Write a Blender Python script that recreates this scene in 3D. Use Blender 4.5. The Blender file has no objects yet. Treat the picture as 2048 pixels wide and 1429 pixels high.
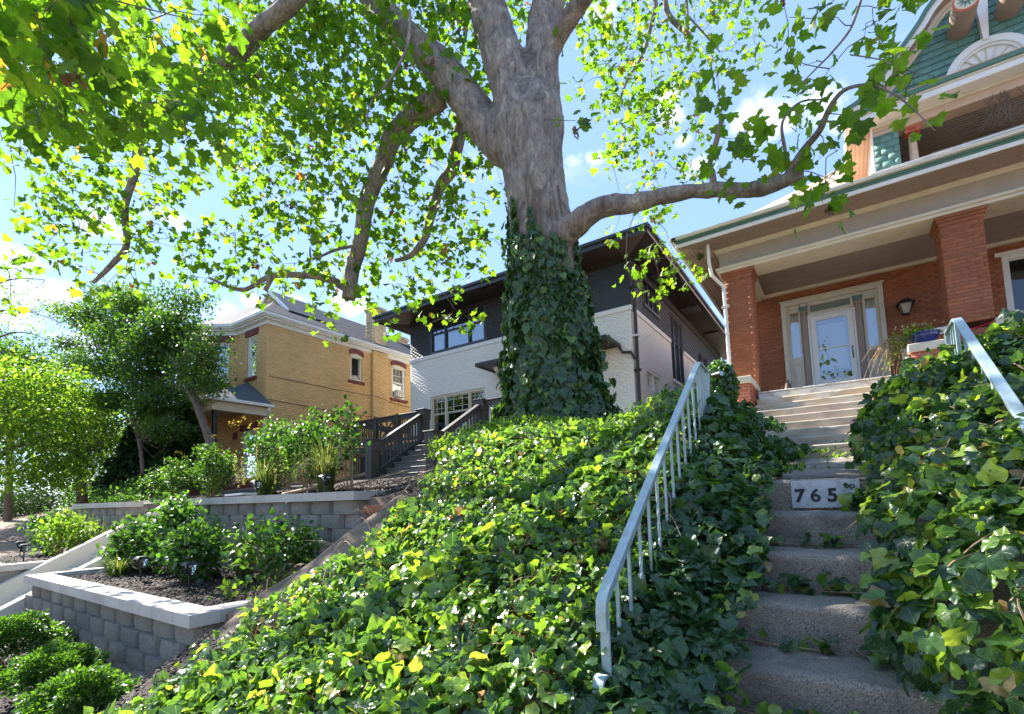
import bpy, math, random
import numpy as np
from mathutils import Matrix, Vector

# ------------------------------------------------------------------ camera, world, sun, exposure
scene = bpy.context.scene
E = 1.553                                   # eye height above the pavement
YAW, PIT, ROL = 0.59361, 0.094425, -0.026418
F, CX, CY = 973.28, 1024.0, 904.98          # calibrated for a 2048 x 1429 frame
def cam_axes():
    fw = np.array([-math.sin(YAW)*math.cos(PIT), math.cos(YAW)*math.cos(PIT), math.sin(PIT)])
    r = np.array([math.cos(YAW), math.sin(YAW), 0.0]); u = np.cross(r, fw)
    c, s = math.cos(ROL), math.sin(ROL)
    return np.array([c*r+s*u, -s*r+c*u, -fw])
AX = cam_axes()
EYE = np.array([0.0, 0.0, E])
cd = bpy.data.cameras.new('camera'); cam = bpy.data.objects.new('camera', cd)
scene.collection.objects.link(cam); scene.camera = cam
m4 = Matrix([[AX[0][i], AX[1][i], AX[2][i], EYE[i]] for i in range(3)] + [[0, 0, 0, 1]])
cam.matrix_world = m4
cd.sensor_fit = 'HORIZONTAL'; cd.sensor_width = 36.0; cd.lens = F/2048*36
cd.shift_x = 0.0; cd.shift_y = (CY-714.5)/2048
cd.clip_start = 0.05; cd.clip_end = 2000

SUN_AZ, SUN_EL = math.radians(88), math.radians(41)      # azimuth measured to the left of +Y
scene.view_settings.view_transform = 'Standard'
scene.view_settings.look = 'None'
scene.view_settings.exposure = 2.08
scene.view_settings.gamma = 1.0
scene.view_settings.use_curve_mapping = False
w = bpy.data.worlds.new('World'); scene.world = w; w.use_nodes = True
nt = w.node_tree; nt.nodes.clear()
def wn(t): return nt.nodes.new(t)
sky = wn('ShaderNodeTexSky'); sky.sky_type = 'NISHITA'; sky.sun_disc = False
sky.sun_elevation = SUN_EL; sky.sun_rotation = -SUN_AZ; sky.air_density = 1.0; sky.dust_density = 0.15; sky.ozone_density = 1.6
sky.altitude = 1300
tc = wn('ShaderNodeTexCoord'); mp = wn('ShaderNodeMapping'); mp.inputs['Scale'].default_value = (1.0, 1.0, 2.6)
mp.inputs['Location'].default_value = (0.3, 1.1, 0.0)
ns = wn('ShaderNodeTexNoise'); ns.inputs['Scale'].default_value = 3.1; ns.inputs['Detail'].default_value = 7.0; ns.inputs['Roughness'].default_value = 0.55
cr = wn('ShaderNodeValToRGB'); cr.color_ramp.elements[0].position = 0.56; cr.color_ramp.elements[1].position = 0.74
cr.color_ramp.elements[0].color = (0, 0, 0, 1); cr.color_ramp.elements[1].color = (0.8, 0.8, 0.8, 1)
mx = wn('ShaderNodeMix'); mx.data_type = 'RGBA'; mx.inputs['B'].default_value = (3.2, 3.3, 3.6, 1)
bg = wn('ShaderNodeBackground'); bg.inputs['Strength'].default_value = 0.125; ow = wn('ShaderNodeOutputWorld')
L = nt.links.new
def wmath(op, a, b=None, c=None):
    q = wn('ShaderNodeMath'); q.operation = op
    for i, v in enumerate((a, b, c)):
        if v is None: continue
        if isinstance(v, (int, float)): q.inputs[i].default_value = v
        else: L(v, q.inputs[i])
    return q.outputs[0]
def cloud_dir(px, py):
    d = AX.T @ np.array([(px-CX)/F, -(py-CY)/F, -1.0]); return d/np.linalg.norm(d)
# small cumulus puffs, each at its own bearing; a fine noise frays them
fine = wn('ShaderNodeTexNoise'); fine.inputs['Scale'].default_value = 13.0; fine.inputs['Detail'].default_value = 8.0; fine.inputs['Roughness'].default_value = .6
L(tc.outputs['Generated'], fine.inputs['Vector']); total = None
for px, py, r in ((1500, 232, .075), (1560, 222, .085), (1625, 205, .07), (1150, 320, .05), (1185, 316, .04), (1330, 190, .04), (1345, 232, .035), (1365, 285, .03), (455, 622, .07), (520, 612, .07), (600, 600, .06), (700, 610, .06), (80, 590, .10), (20, 640, .07), (150, 690, .07), (60, 520, .06), (200, 442, .07), (330, 432, .05), (1400, 330, .05), (1210, 20, .06), (1700, 235, .04)):
    sb = wn('ShaderNodeVectorMath'); sb.operation = 'SUBTRACT'; L(tc.outputs['Generated'], sb.inputs[0]); sb.inputs[1].default_value = tuple(cloud_dir(px, py))
    ml = wn('ShaderNodeVectorMath'); ml.operation = 'MULTIPLY'; L(sb.outputs[0], ml.inputs[0]); ml.inputs[1].default_value = (1/r, 1/r, 1.9/r)
    le = wn('ShaderNodeVectorMath'); le.operation = 'LENGTH'; L(ml.outputs[0], le.inputs[0])
    v = wmath('SUBTRACT', 1.0, le.outputs['Value']); total = v if total is None else wmath('MAXIMUM', total, v)
puff = wn('ShaderNodeMapRange'); puff.interpolation_type = 'SMOOTHSTEP'
L(wmath('ADD', total, wmath('MULTIPLY', wmath('SUBTRACT', fine.outputs['Fac'], .5), 2.6)), puff.inputs['Value'])
puff.inputs['From Min'].default_value = .25; puff.inputs['From Max'].default_value = .95; puff.inputs['To Max'].default_value = .7
L(tc.outputs['Generated'], mp.inputs['Vector']); L(mp.outputs['Vector'], ns.inputs['Vector']); L(ns.outputs['Fac'], cr.inputs['Fac'])
soft = wn('ShaderNodeMix'); soft.data_type = 'RGBA'; soft.inputs['Factor'].default_value = .76; soft.inputs['B'].default_value = (.86, 1.36, 2.45, 1)
L(sky.outputs['Color'], soft.inputs['A']); L(soft.outputs['Result'], mx.inputs['A']); L(wmath('MAXIMUM', wmath('MULTIPLY', cr.outputs['Color'], .5), puff.outputs['Result']), mx.inputs['Factor'])
L(mx.outputs['Result'], bg.inputs['Color']); L(bg.outputs['Background'], ow.inputs['Surface'])
sl = bpy.data.lights.new('sun', 'SUN'); sl.energy = 4.0; sl.angle = math.radians(0.5); sl.color = (1.0, 0.95, 0.87)
sun = bpy.data.objects.new('sun', sl); scene.collection.objects.link(sun)
SD = Vector((-math.sin(SUN_AZ)*math.cos(SUN_EL), math.cos(SUN_AZ)*math.cos(SUN_EL), math.sin(SUN_EL)))
sun.rotation_euler = (-SD).to_track_quat('-Z', 'Y').to_euler(); sun.location = (-20, 10, 30)

# ------------------------------------------------------------------ helpers
rng = np.random.default_rng(7)
random.seed(7)
V3 = lambda *a: np.array(a, float)
Zv = V3(0, 0, 1)
C = scene.collection.objects
ROOTLOC = {}
def ray(px, py): return AX.T @ np.array([(px-CX)/F, -(py-CY)/F, -1.0])
def at(px, py, D=None, X=None, Y=None, Z=None):
    d = ray(px, py)
    if D is not None: return EYE + d*D
    if X is not None: return EYE + d*(X/d[0])
    if Y is not None: return EYE + d*(Y/d[1])
    return EYE + d*((Z-E)/d[2])
def proj(P):
    v = (np.asarray(P, float)-EYE) @ AX.T
    return np.stack([CX - F*v[..., 0]/v[..., 2], CY + F*v[..., 1]/v[..., 2]], -1), -v[..., 2]
def in_frame(P, m=10):
    q, d = proj(P); return (d > .1) & (q[..., 0] > -m) & (q[..., 0] < 2048+m) & (q[..., 1] > -m) & (q[..., 1] < 1429+m)
def tag(o, label=None, cat=None, group=None, kind=None):
    for k, v in (('label', label), ('category', cat), ('group', group), ('kind', kind)):
        if v: o[k] = v
    return o
def thing(name, loc, label, cat, group=None):
    o = bpy.data.objects.new(name, None); o.empty_display_size = 0.2; C.link(o); o.location = loc
    ROOTLOC[o.name] = Vector(loc); return tag(o, label, cat, group)
def attach(o, parent):
    if parent is None: return
    o.parent = parent
    if parent.name in ROOTLOC: o.matrix_parent_inverse = Matrix.Translation(-ROOTLOC[parent.name])
def fast_mesh(name, V, Fc, mat, rnd=None, uv=None, smooth=False):
    V = np.asarray(V, np.float32); Fc = np.asarray(Fc, np.int32); k = Fc.shape[1]
    me = bpy.data.meshes.new(name)
    me.vertices.add(len(V)); me.vertices.foreach_set('co', V.ravel())
    me.loops.add(Fc.size); me.loops.foreach_set('vertex_index', Fc.ravel())
    me.polygons.add(len(Fc)); me.polygons.foreach_set('loop_start', np.arange(len(Fc), dtype=np.int32)*k)
    if smooth: me.polygons.foreach_set('use_smooth', np.ones(len(Fc), bool))
    if uv is not None:
        l = me.uv_layers.new(name='UVMap'); l.data.foreach_set('uv', np.asarray(uv, np.float32)[Fc.ravel()].ravel())
    if rnd is not None:
        a = me.attributes.new('rnd', 'FLOAT', 'POINT'); a.data.foreach_set('value', np.asarray(rnd, np.float32))
    me.update(calc_edges=True)
    if mat: me.materials.append(mat)
    return me
def link(name, me, parent=None, mw=None):
    o = bpy.data.objects.new(name, me); C.link(o); attach(o, parent)
    if mw is not None: o.matrix_basis = mw
    return o
class MB:
    def __init__(s): s.v = []; s.f = []
    def add(s, vs, fs):
        b = len(s.v); s.v += [tuple(map(float, p)) for p in vs]; s.f += [tuple(b+i for i in f) for f in fs]; return s
    def para(s, O, A, B, D):
        O, A, B, D = map(np.asarray, (O, A, B, D))
        vs = [O, O+A, O+A+B, O+B, O+D, O+A+D, O+A+B+D, O+B+D]
        fs = [(0, 3, 2, 1), (4, 5, 6, 7), (0, 1, 5, 4), (1, 2, 6, 5), (2, 3, 7, 6), (3, 0, 4, 7)]
        if np.dot(np.cross(A, B), D) < 0: fs = [f[::-1] for f in fs]
        return s.add(vs, fs)
    def box(s, x0, x1, y0, y1, z0, z1):
        return s.para(V3(x0, y0, z0), V3(x1-x0, 0, 0), V3(0, y1-y0, 0), V3(0, 0, z1-z0))
    def quad(s, *p): return s.add(p, [tuple(range(len(p)))])
    def beam(s, a, b, w, h, up=Zv):
        a = np.asarray(a, float); b = np.asarray(b, float); d = b-a; sd = np.cross(d, up); sd /= np.linalg.norm(sd)
        u = np.cross(sd, d); u /= np.linalg.norm(u)
        return s.para(a-sd*w/2-u*h/2, d, sd*w, u*h)
    def tube(s, pts, rad, n=8, cap=True, jit=0.0, twist=0.0):
        pts = [np.asarray(p, float) for p in pts]; m = len(pts)
        rad = [rad]*m if np.isscalar(rad) else list(rad)
        b = len(s.v); ref = V3(0.3, 0.9, 0.1)
        for i, p in enumerate(pts):
            t = pts[min(i+1, m-1)]-pts[max(i-1, 0)]; t = t/(np.linalg.norm(t)+1e-9)
            a = np.cross(t, ref)
            if np.linalg.norm(a) < .1: a = np.cross(t, V3(1, 0, 0))
            a /= np.linalg.norm(a); c = np.cross(t, a)
            for k in range(n):
                th = 2*math.pi*k/n + twist*i
                r = rad[i]*(1+(random.uniform(-jit, jit) if jit else 0))
                s.v.append(tuple(p + (a*math.cos(th)+c*math.sin(th))*r))
        for i in range(m-1):
            for k in range(n):
                s.f.append((b+i*n+k, b+i*n+(k+1) % n, b+(i+1)*n+(k+1) % n, b+(i+1)*n+k))
        if cap: s.f.append(tuple(b+k for k in range(n))[::-1]); s.f.append(tuple(b+(m-1)*n+k for k in range(n)))
        return s
    def lathe(s, c, prof, n=20):
        b = len(s.v); m = len(prof)
        for r, z in prof:
            for k in range(n):
                th = 2*math.pi*k/n; s.v.append((c[0]+r*math.cos(th), c[1]+r*math.sin(th), c[2]+z))
        for i in range(m-1):
            for k in range(n): s.f.append((b+i*n+k, b+i*n+(k+1) % n, b+(i+1)*n+(k+1) % n, b+(i+1)*n+k))
        return s
    def prism(s, pts, D):
        pts = [np.asarray(p, float) for p in pts]; D = np.asarray(D, float); n = len(pts)
        q = [p+D for p in pts]
        return s.add(pts+q, [tuple(range(n))[::-1], tuple(range(n, 2*n))]+[(i, (i+1) % n, n+(i+1) % n, n+i) for i in range(n)])
    def build(s, name, mat, parent=None, smooth=False, bevel=0.0, kind=None, label=None, seg=1):
        me = bpy.data.meshes.new(name); me.from_pydata(s.v, [], s.f)
        if mat: me.materials.append(mat)
        if smooth: me.polygons.foreach_set('use_smooth', [True]*len(me.polygons))
        me.update(); o = link(name, me, parent)
        if bevel:
            b = o.modifiers.new('bevel', 'BEVEL'); b.width = bevel; b.segments = seg; b.limit_method = 'ANGLE'; b.angle_limit = math.radians(40)
        if kind: o['kind'] = kind
        if label: o['label'] = label
        return o

# ------------------------------------------------------------------ materials
def new_mat(name):
    m = bpy.data.materials.new(name); m.use_nodes = True; t = m.node_tree; t.nodes.clear()
    o = t.nodes.new('ShaderNodeOutputMaterial'); return m, t, o
def rnd_node(t):
    a = t.nodes.new('ShaderNodeAttribute'); a.attribute_name = 'rnd'
    oi = t.nodes.new('ShaderNodeObjectInfo'); ad = t.nodes.new('ShaderNodeMath'); ad.operation = 'ADD'
    fr = t.nodes.new('ShaderNodeMath'); fr.operation = 'FRACT'
    t.links.new(a.outputs['Fac'], ad.inputs[0]); t.links.new(oi.outputs['Random'], ad.inputs[1]); t.links.new(ad.outputs[0], fr.inputs[0])
    return fr.outputs[0]
def ramp(t, fac, cols):
    r = t.nodes.new('ShaderNodeValToRGB'); e = r.color_ramp.elements
    while len(e) < len(cols): e.new(0.5)
    for i, (p, c) in enumerate(cols): e[i].position = p; e[i].color = (*c, 1)
    t.links.new(fac, r.inputs['Fac']); return r.outputs['Color']
def noise(t, vec, scale, detail=4, rough=.55, dist=0.0):
    n = t.nodes.new('ShaderNodeTexNoise'); n.inputs['Scale'].default_value = scale; n.inputs['Detail'].default_value = detail
    n.inputs['Roughness'].default_value = rough; n.inputs['Distortion'].default_value = dist
    if vec is not None: t.links.new(vec, n.inputs['Vector'])
    return n.outputs['Fac']
def mix(t, f, a, b, mode='MIX'):
    m = t.nodes.new('ShaderNodeMix'); m.data_type = 'RGBA'; m.blend_type = mode
    for k, v in (('Factor', f), ('A', a), ('B', b)):
        if isinstance(v, (int, float)): m.inputs[k].default_value = v
        elif isinstance(v, tuple): m.inputs[k].default_value = (*v[:3], 1)
        else: t.links.new(v, m.inputs[k])
    return m.outputs['Result']
def surf(name, col, rough=.6, var=.12, scale=2.0, piece=0.0, bump=.15, bscale=60, stain=None, stain_amt=.5, stain_scale=1.5, metal=0, spec=.5, coat=0, stretch=None, speck=None, bdist=.01):
    """painted or mineral surface: large tone drift, per-piece tone, fine relief, stains"""
    m, t, o = new_mat(name); g = t.nodes.new('ShaderNodeNewGeometry'); pos = g.outputs['Position']
    if stretch:
        mpn = t.nodes.new('ShaderNodeMapping'); mpn.inputs['Scale'].default_value = stretch; t.links.new(pos, mpn.inputs['Vector']); pos = mpn.outputs['Vector']
    c = np.array(col)
    base = ramp(t, noise(t, pos, scale, 5), [(.3, tuple(c*(1-var))), (.7, tuple(np.minimum(c*(1+var), .95)))])
    if piece:
        r = rnd_node(t); v = ramp(t, r, [(0, (1-piece,)*3), (.5, (1, 1-.1*piece, 1-.15*piece)), (1, (1+piece*.6,)*3)])
        base = mix(t, 1.0, base, v, 'MULTIPLY')
    if stain:
        s = ramp(t, noise(t, pos, stain_scale, 8, .65, .4), [(.48, (0, 0, 0)), (.68, (stain_amt,)*3)])
        base = mix(t, s, base, stain)
    if speck:
        s2 = ramp(t, noise(t, pos, 170, 3, .7), [(.47, (0, 0, 0)), (.60, (.8,)*3)]); base = mix(t, s2, base, speck)
    b = t.nodes.new('ShaderNodeBsdfPrincipled'); b.inputs['Roughness'].default_value = rough; b.inputs['Metallic'].default_value = metal
    b.inputs['Specular IOR Level'].default_value = spec; b.inputs['Coat Weight'].default_value = coat
    t.links.new(base, b.inputs['Base Color'])
    if bump:
        bp = t.nodes.new('ShaderNodeBump'); bp.inputs['Strength'].default_value = bump; bp.inputs['Distance'].default_value = bdist
        t.links.new(noise(t, pos, bscale, 6, .6), bp.inputs['Height']); t.links.new(bp.outputs['Normal'], b.inputs['Normal'])
    t.links.new(b.outputs['BSDF'], o.inputs['Surface']); return m
def leaf_mat(name, cols, trans, amt=.45, rough=.45, spec=.4, vein=0.0, veincol=(.25, .35, .12)):
    m, t, o = new_mat(name); r = rnd_node(t)
    base = ramp(t, r, cols)
    g = t.nodes.new('ShaderNodeNewGeometry')
    n = noise(t, g.outputs['Position'], 14, 3); base = mix(t, 1.0, base, ramp(t, n, [(.3, (.75,)*3), (.7, (1.2,)*3)]), 'MULTIPLY')
    if vein:
        uv = t.nodes.new('ShaderNodeUVMap'); sx = t.nodes.new('ShaderNodeSeparateXYZ'); t.links.new(uv.outputs['UV'], sx.inputs[0])
        def mth(op, a, b=None):
            q = t.nodes.new('ShaderNodeMath'); q.operation = op
            for i, v in enumerate((a, b)):
                if v is None: continue
                if isinstance(v, (int, float)): q.inputs[i].default_value = v
                else: t.links.new(v, q.inputs[i])
            return q.outputs[0]
        ang = mth('ARCTAN2', mth('SUBTRACT', sx.outputs['X'], .5), mth('SUBTRACT', sx.outputs['Y'], .12))
        rad = mth('SQRT', mth('ADD', mth('POWER', mth('SUBTRACT', sx.outputs['X'], .5), 2.0), mth('POWER', mth('SUBTRACT', sx.outputs['Y'], .12), 2.0)))
        wob = mth('ABSOLUTE', mth('SINE', mth('MULTIPLY', ang, 4.2)))
        lw = mth('LESS_THAN', mth('MULTIPLY', wob, rad), .022)
        base = mix(t, mth('MULTIPLY', lw, vein), base, veincol)
    b = t.nodes.new('ShaderNodeBsdfPrincipled'); b.inputs['Roughness'].default_value = rough; b.inputs['Specular IOR Level'].default_value = spec
    t.links.new(base, b.inputs['Base Color'])
    tr = t.nodes.new('ShaderNodeBsdfTranslucent')
    tcol = mix(t, 1.0, base, tuple(trans), 'MULTIPLY'); t.links.new(tcol, tr.inputs['Color'])
    ms = t.nodes.new('ShaderNodeMixShader'); ms.inputs[0].default_value = amt
    t.links.new(b.outputs['BSDF'], ms.inputs[1]); t.links.new(tr.outputs['BSDF'], ms.inputs[2]); t.links.new(ms.outputs[0], o.inputs['Surface'])
    return m
def glass_mat(name, tint=(.9, .95, 1), base=.12, gain=1.0):
    m, t, o = new_mat(name)
    fr = t.nodes.new('ShaderNodeFresnel'); fr.inputs['IOR'].default_value = 1.55
    ad = t.nodes.new('ShaderNodeMath'); ad.operation = 'MULTIPLY_ADD'; ad.inputs[1].default_value = gain; ad.inputs[2].default_value = base; ad.use_clamp = True
    t.links.new(fr.outputs[0], ad.inputs[0])
    gl = t.nodes.new('ShaderNodeBsdfGlossy'); gl.inputs['Roughness'].default_value = .01; gl.inputs['Color'].default_value = (*tint, 1)
    g = t.nodes.new('ShaderNodeNewGeometry'); bp = t.nodes.new('ShaderNodeBump'); bp.inputs['Strength'].default_value = .25; bp.inputs['Distance'].default_value = .01
    t.links.new(noise(t, g.outputs['Position'], 3.0, 1), bp.inputs['Height']); t.links.new(bp.outputs[0], gl.inputs['Normal'])
    tp = t.nodes.new('ShaderNodeBsdfTransparent'); tp.inputs['Color'].default_value = (.85, .9, .9, 1)
    ms = t.nodes.new('ShaderNodeMixShader'); t.links.new(ad.outputs[0], ms.inputs[0]); t.links.new(tp.outputs[0], ms.inputs[1]); t.links.new(gl.outputs[0], ms.inputs[2])
    t.links.new(ms.outputs[0], o.inputs['Surface']); return m

M = {}
M['red_brick'] = surf('red_brick', (.33, .110, .042), .75, .22, 1.2, piece=.18, bump=.5, bscale=90, stain=(.28, .15, .11), stain_amt=.3)
M['red_mortar'] = surf('red_mortar', (.26, .11, .07), .85, .2, 8, bump=.4)
M['new_brick'] = surf('new_brick', (.46, .12, .055), .7, .15, 3, piece=.22, bump=.4, bscale=90)
M['pale_mortar'] = surf('pale_mortar', (.50, .40, .33), .9, .2, 10, bump=.5)
M['yellow_brick'] = surf('yellow_brick', (.72, .46, .19), .7, .10, .8, piece=.12, bump=.4, bscale=80, stain=(.45, .27, .12), stain_amt=.25, stain_scale=.9)
M['yellow_mortar'] = surf('yellow_mortar', (.46, .28, .12), .8, .2, 5, bump=.3)
M['tan_brick'] = surf('tan_brick', (.68, .50, .28), .8, .12, 2, piece=.25, bump=.5, bscale=70)
M['oxblood'] = surf('oxblood_stone', (.165, .04, .032), .7, .2, 4, bump=.6, bscale=40)
M['white_brick'] = surf('white_brick', (.80, .78, .71), .6, .04, 1.0, piece=.03, bump=.2, bscale=70)
M['white_mortar'] = surf('white_mortar', (.72, .70, .64), .7, .05, 4, bump=.2)
M['char_brick'] = surf('charcoal_brick', (.040, .045, .052), .48, .10, 1.5, piece=.14, bump=.5, bscale=70)
M['char_mortar'] = surf('charcoal_mortar', (.022, .025, .03), .6, .1, 4, bump=.2)
M['char_paint'] = surf('charcoal_paint', (.042, .048, .058), .42, .12, 3, bump=.12, bscale=40)
M['brown_soffit'] = surf('dark_brown_boards', (.030, .022, .019), .5, .25, 3, bump=.2)
M['bronze'] = surf('bronze_gutter', (.035, .027, .022), .35, .1, 4, metal=.2, bump=.05)
M['white_paint'] = surf('white_paint', (.78, .77, .72), .45, .05, 4, bump=.15, bscale=30)
M['cream'] = surf('cream_trim', (.66, .60, .46), .5, .08, 4, bump=.15, stain=(.45, .38, .28), stain_amt=.25)
M['cream_frame'] = surf('cream_door_frame', (.60, .55, .44), .5, .07, 6, bump=.12)
M['beige'] = surf('beige_frieze', (.40, .34, .27), .6, .08, 3, bump=.2)
M['mauve'] = surf('mauve_boards', (.33, .25, .20), .6, .08, 3, piece=.06, bump=.12)
M['peach'] = surf('peach_boards', (.60, .42, .29), .6, .07, 3, piece=.07, bump=.12)
M['green_trim'] = surf('green_trim', (.085, .19, .145), .5, .12, 6, bump=.15)
M['teal_shingle'] = surf('teal_shingle', (.12, .25, .215), .65, .12, 3, piece=.18, bump=.4, bscale=50)
M['orange_paint'] = surf('orange_paint', (.55, .13, .06), .5, .1, 6)
M['concrete'] = surf('old_concrete', (.50, .44, .36), .9, .16, 2.2, piece=.05, bump=1.0, bscale=150, stain=(.13, .115, .095), stain_amt=.75, stain_scale=3.4, speck=(.13, .11, .095), bdist=.02)
M['worn_step'] = surf('worn_painted_step', (.44, .37, .29), .8, .12, 2.5, bump=.5, bscale=80, stain=(.2, .165, .13), stain_amt=.7, stain_scale=2.2, stretch=(1, 1, 2))
M['peel_step'] = surf('peeling_step', (.50, .40, .28), .7, .1, 2.5, bump=.5, bscale=60, stain=(.62, .60, .55), stain_amt=1.0, stain_scale=3.2, stretch=(1, 1, 2))
M['peel_white'] = surf('peeling_white', (.70, .68, .63), .6, .07, 3, bump=.4, stain=(.32, .25, .19), stain_amt=.85, stain_scale=5.5, stretch=(1, 1, 3))
M['smooth_conc'] = surf('smooth_concrete', (.60, .55, .46), .8, .05, 1.5, bump=.25, bscale=90)
M['block'] = surf('split_block', (.41, .37, .31), .92, .10, 2, piece=.22, bump=1.0, bscale=95, speck=(.15, .14, .13), stain=(.24, .21, .18), stain_amt=.5, stain_scale=4, bdist=.03)
M['capstone'] = surf('cap_stone', (.56, .52, .46), .85, .07, 2, piece=.16, bump=.5, bscale=110, speck=(.38, .35, .30), stain=(.40, .36, .30), stain_amt=.45, stain_scale=5)
M['slate'] = surf('roof_shingle', (.060, .072, .090), .85, .14, 1.0, piece=.25, bump=.5, bscale=60, stain=(.13, .12, .12), stain_amt=.4, stain_scale=.5)
M['tan_roof'] = surf('tan_shingle', (.46, .32, .24), .85, .14, 4, bump=.5, bscale=60)
M['dirt'] = surf('soil', (.20, .14, .095), .95, .3, 3, bump=1.0, bscale=35, stain=(.28, .21, .15), stain_amt=.6, stain_scale=6)
M['mulch'] = surf('mulch_chip', (.050, .034, .025), .8, .3, 9, piece=.6, bump=.6, bscale=70)
M['mulch_bed'] = surf('mulch_bed', (.028, .019, .014), .9, .4, 20, bump=1.0, bscale=45)
M['pavement'] = surf('pavement_concrete', (.42, .39, .35), .9, .1, .6, bump=.3, speck=(.28, .26, .23))
M['deck'] = surf('deck_paint', (.062, .056, .048), .5, .14, 4, piece=.12, bump=.25, bscale=35)
M['tread'] = surf('grey_tread', (.17, .155, .135), .55, .1, 5, piece=.1, bump=.3)
M['rail_blue'] = surf('pale_blue_rail', (.34, .44, .44), .42, .06, 6, bump=.12, bscale=50, stain=(.24, .15, .09), stain_amt=.35, stain_scale=22, coat=.1)
def bark_mat():
    m, t, o = new_mat('sycamore_bark'); g = t.nodes.new('ShaderNodeNewGeometry'); mpn = t.nodes.new('ShaderNodeMapping'); mpn.inputs['Scale'].default_value = (1, 1, .38); t.links.new(g.outputs['Position'], mpn.inputs['Vector']); v = mpn.outputs['Vector']
    a = noise(t, v, 5.5, 8, .7, 1.2); b_ = noise(t, v, 26, 8, .7, .6); c = noise(t, g.outputs['Position'], 2.2, 4)
    col = ramp(t, a, [(.34, (.12, .105, .095)), (.46, (.25, .22, .19)), (.56, (.33, .30, .26)), (.68, (.50, .47, .40))])
    col = mix(t, 1.0, col, ramp(t, b_, [(.35, (.62, .60, .58)), (.6, (1.12, 1.1, 1.08))]), 'MULTIPLY'); col = mix(t, 1.0, col, ramp(t, c, [(.35, (.85, .82, .85)), (.65, (1.1, 1.08, 1.0))]), 'MULTIPLY')
    s = t.nodes.new('ShaderNodeBsdfPrincipled'); s.inputs['Roughness'].default_value = .85; t.links.new(col, s.inputs['Base Color'])
    ad = t.nodes.new('ShaderNodeMath'); ad.operation = 'MULTIPLY_ADD'; ad.inputs[1].default_value = .45; t.links.new(b_, ad.inputs[0]); t.links.new(a, ad.inputs[2])
    bp = t.nodes.new('ShaderNodeBump'); bp.inputs['Strength'].default_value = 1.0; bp.inputs['Distance'].default_value = .05; t.links.new(ad.outputs[0], bp.inputs['Height']); t.links.new(bp.outputs[0], s.inputs['Normal'])
    t.links.new(s.outputs[0], o.inputs['Surface']); return m
M['bark'] = bark_mat()
M['bark_dark'] = surf('dark_bark', (.13, .095, .07), .9, .3, 6, bump=.8, bscale=30)
M['twig'] = surf('twig', (.16, .115, .08), .85, .2, 6, bump=.3)
M['stem'] = surf('woody_stem', (.30, .20, .12), .8, .2, 8, bump=.3)
M['black_metal'] = surf('black_metal', (.022, .022, .022), .4, .1, 6, metal=.3, bump=.05)
M['blue_glaze'] = surf('blue_glaze', (.012, .02, .16), .12, .3, 5, bump=.05, coat=.8, stain=(.03, .06, .3), stain_amt=.5)
M['iron'] = surf('rusty_iron', (.07, .05, .04), .6, .3, 20, metal=.5, bump=.4)
M['interior'] = surf('dark_interior', (.03, .026, .022), .9, .3, 1, bump=0)
M['curtain'] = surf('lace_curtain', (.55, .52, .46), .9, .25, 22, bump=.4, bscale=50, stretch=(3, 3, .3))
M['blind'] = surf('window_blind', (.45, .40, .30), .8, .1, 2, bump=.1)
M['blue_shade'] = surf('blue_shade', (.22, .36, .48), .7, .15, 2, bump=.1)
M['glass'] = glass_mat('window_glass', base=.22)
M['glass_dark'] = glass_mat('dark_window_glass', base=.05, gain=.7)
M['lamp_glass'] = glass_mat('lamp_glass', base=.25)
M['digit'] = surf('black_stencil', (.035, .032, .03), .8, .2, 30, bump=.2)
M['number_white'] = surf('chalky_white', (.56, .57, .58), .85, .05, 5, bump=.6, bscale=110, stain=(.30, .28, .26), stain_amt=.75, stain_scale=26)
M['red_string'] = surf('red_string', (.7, .03, .07), .6, .1, 5)
M['wood'] = surf('bare_wood', (.42, .27, .15), .7, .15, 8, bump=.2)
M['tan_wood'] = surf('tan_clapboard', (.62, .42, .22), .7, .1, 3, piece=.15, bump=.2)
M['leaf_syc'] = leaf_mat('sycamore_leaf', [(0, (.030, .075, .010)), (.45, (.055, .125, .014)), (.9, (.095, .17, .02)), (.985, (.12, .16, .03)), (1, (.22, .10, .04))], (4.1, 3.9, 1.0), .50, .5, .3, vein=.35, veincol=(.16, .22, .06))
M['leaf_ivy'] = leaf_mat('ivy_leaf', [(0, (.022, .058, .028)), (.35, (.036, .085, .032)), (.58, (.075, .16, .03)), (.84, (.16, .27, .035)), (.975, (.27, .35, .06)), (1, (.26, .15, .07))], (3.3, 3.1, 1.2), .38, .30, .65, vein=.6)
M['leaf_ivy_dark'] = leaf_mat('ivy_leaf_dark', [(0, (.022, .058, .022)), (.5, (.036, .085, .026)), (.88, (.06, .13, .028)), (1, (.13, .22, .035))], (2.6, 2.7, 1.0), .25, .36, .6, vein=.5, veincol=(.14, .22, .1))  # trunk ivy and bank foliage; on the bank the dark tone paints in shade
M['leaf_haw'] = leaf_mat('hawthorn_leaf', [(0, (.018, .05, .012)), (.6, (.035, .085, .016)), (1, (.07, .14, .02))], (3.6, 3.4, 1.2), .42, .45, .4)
M['leaf_light'] = leaf_mat('light_leaf', [(0, (.04, .095, .015)), (.5, (.09, .17, .022)), (1, (.17, .26, .035))], (3.2, 3.1, 1.3), .48, .5, .3)
M['leaf_shrub'] = leaf_mat('shrub_leaf', [(0, (.022, .06, .014)), (.55, (.04, .10, .02)), (1, (.09, .18, .03))], (3.0, 3.0, 1.1), .38, .32, .6)
M['leaf_box'] = leaf_mat('box_leaf', [(0, (.030, .08, .012)), (.6, (.06, .14, .016)), (1, (.11, .21, .03))], (2.8, 2.8, 1.0), .35, .35, .6)
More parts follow.
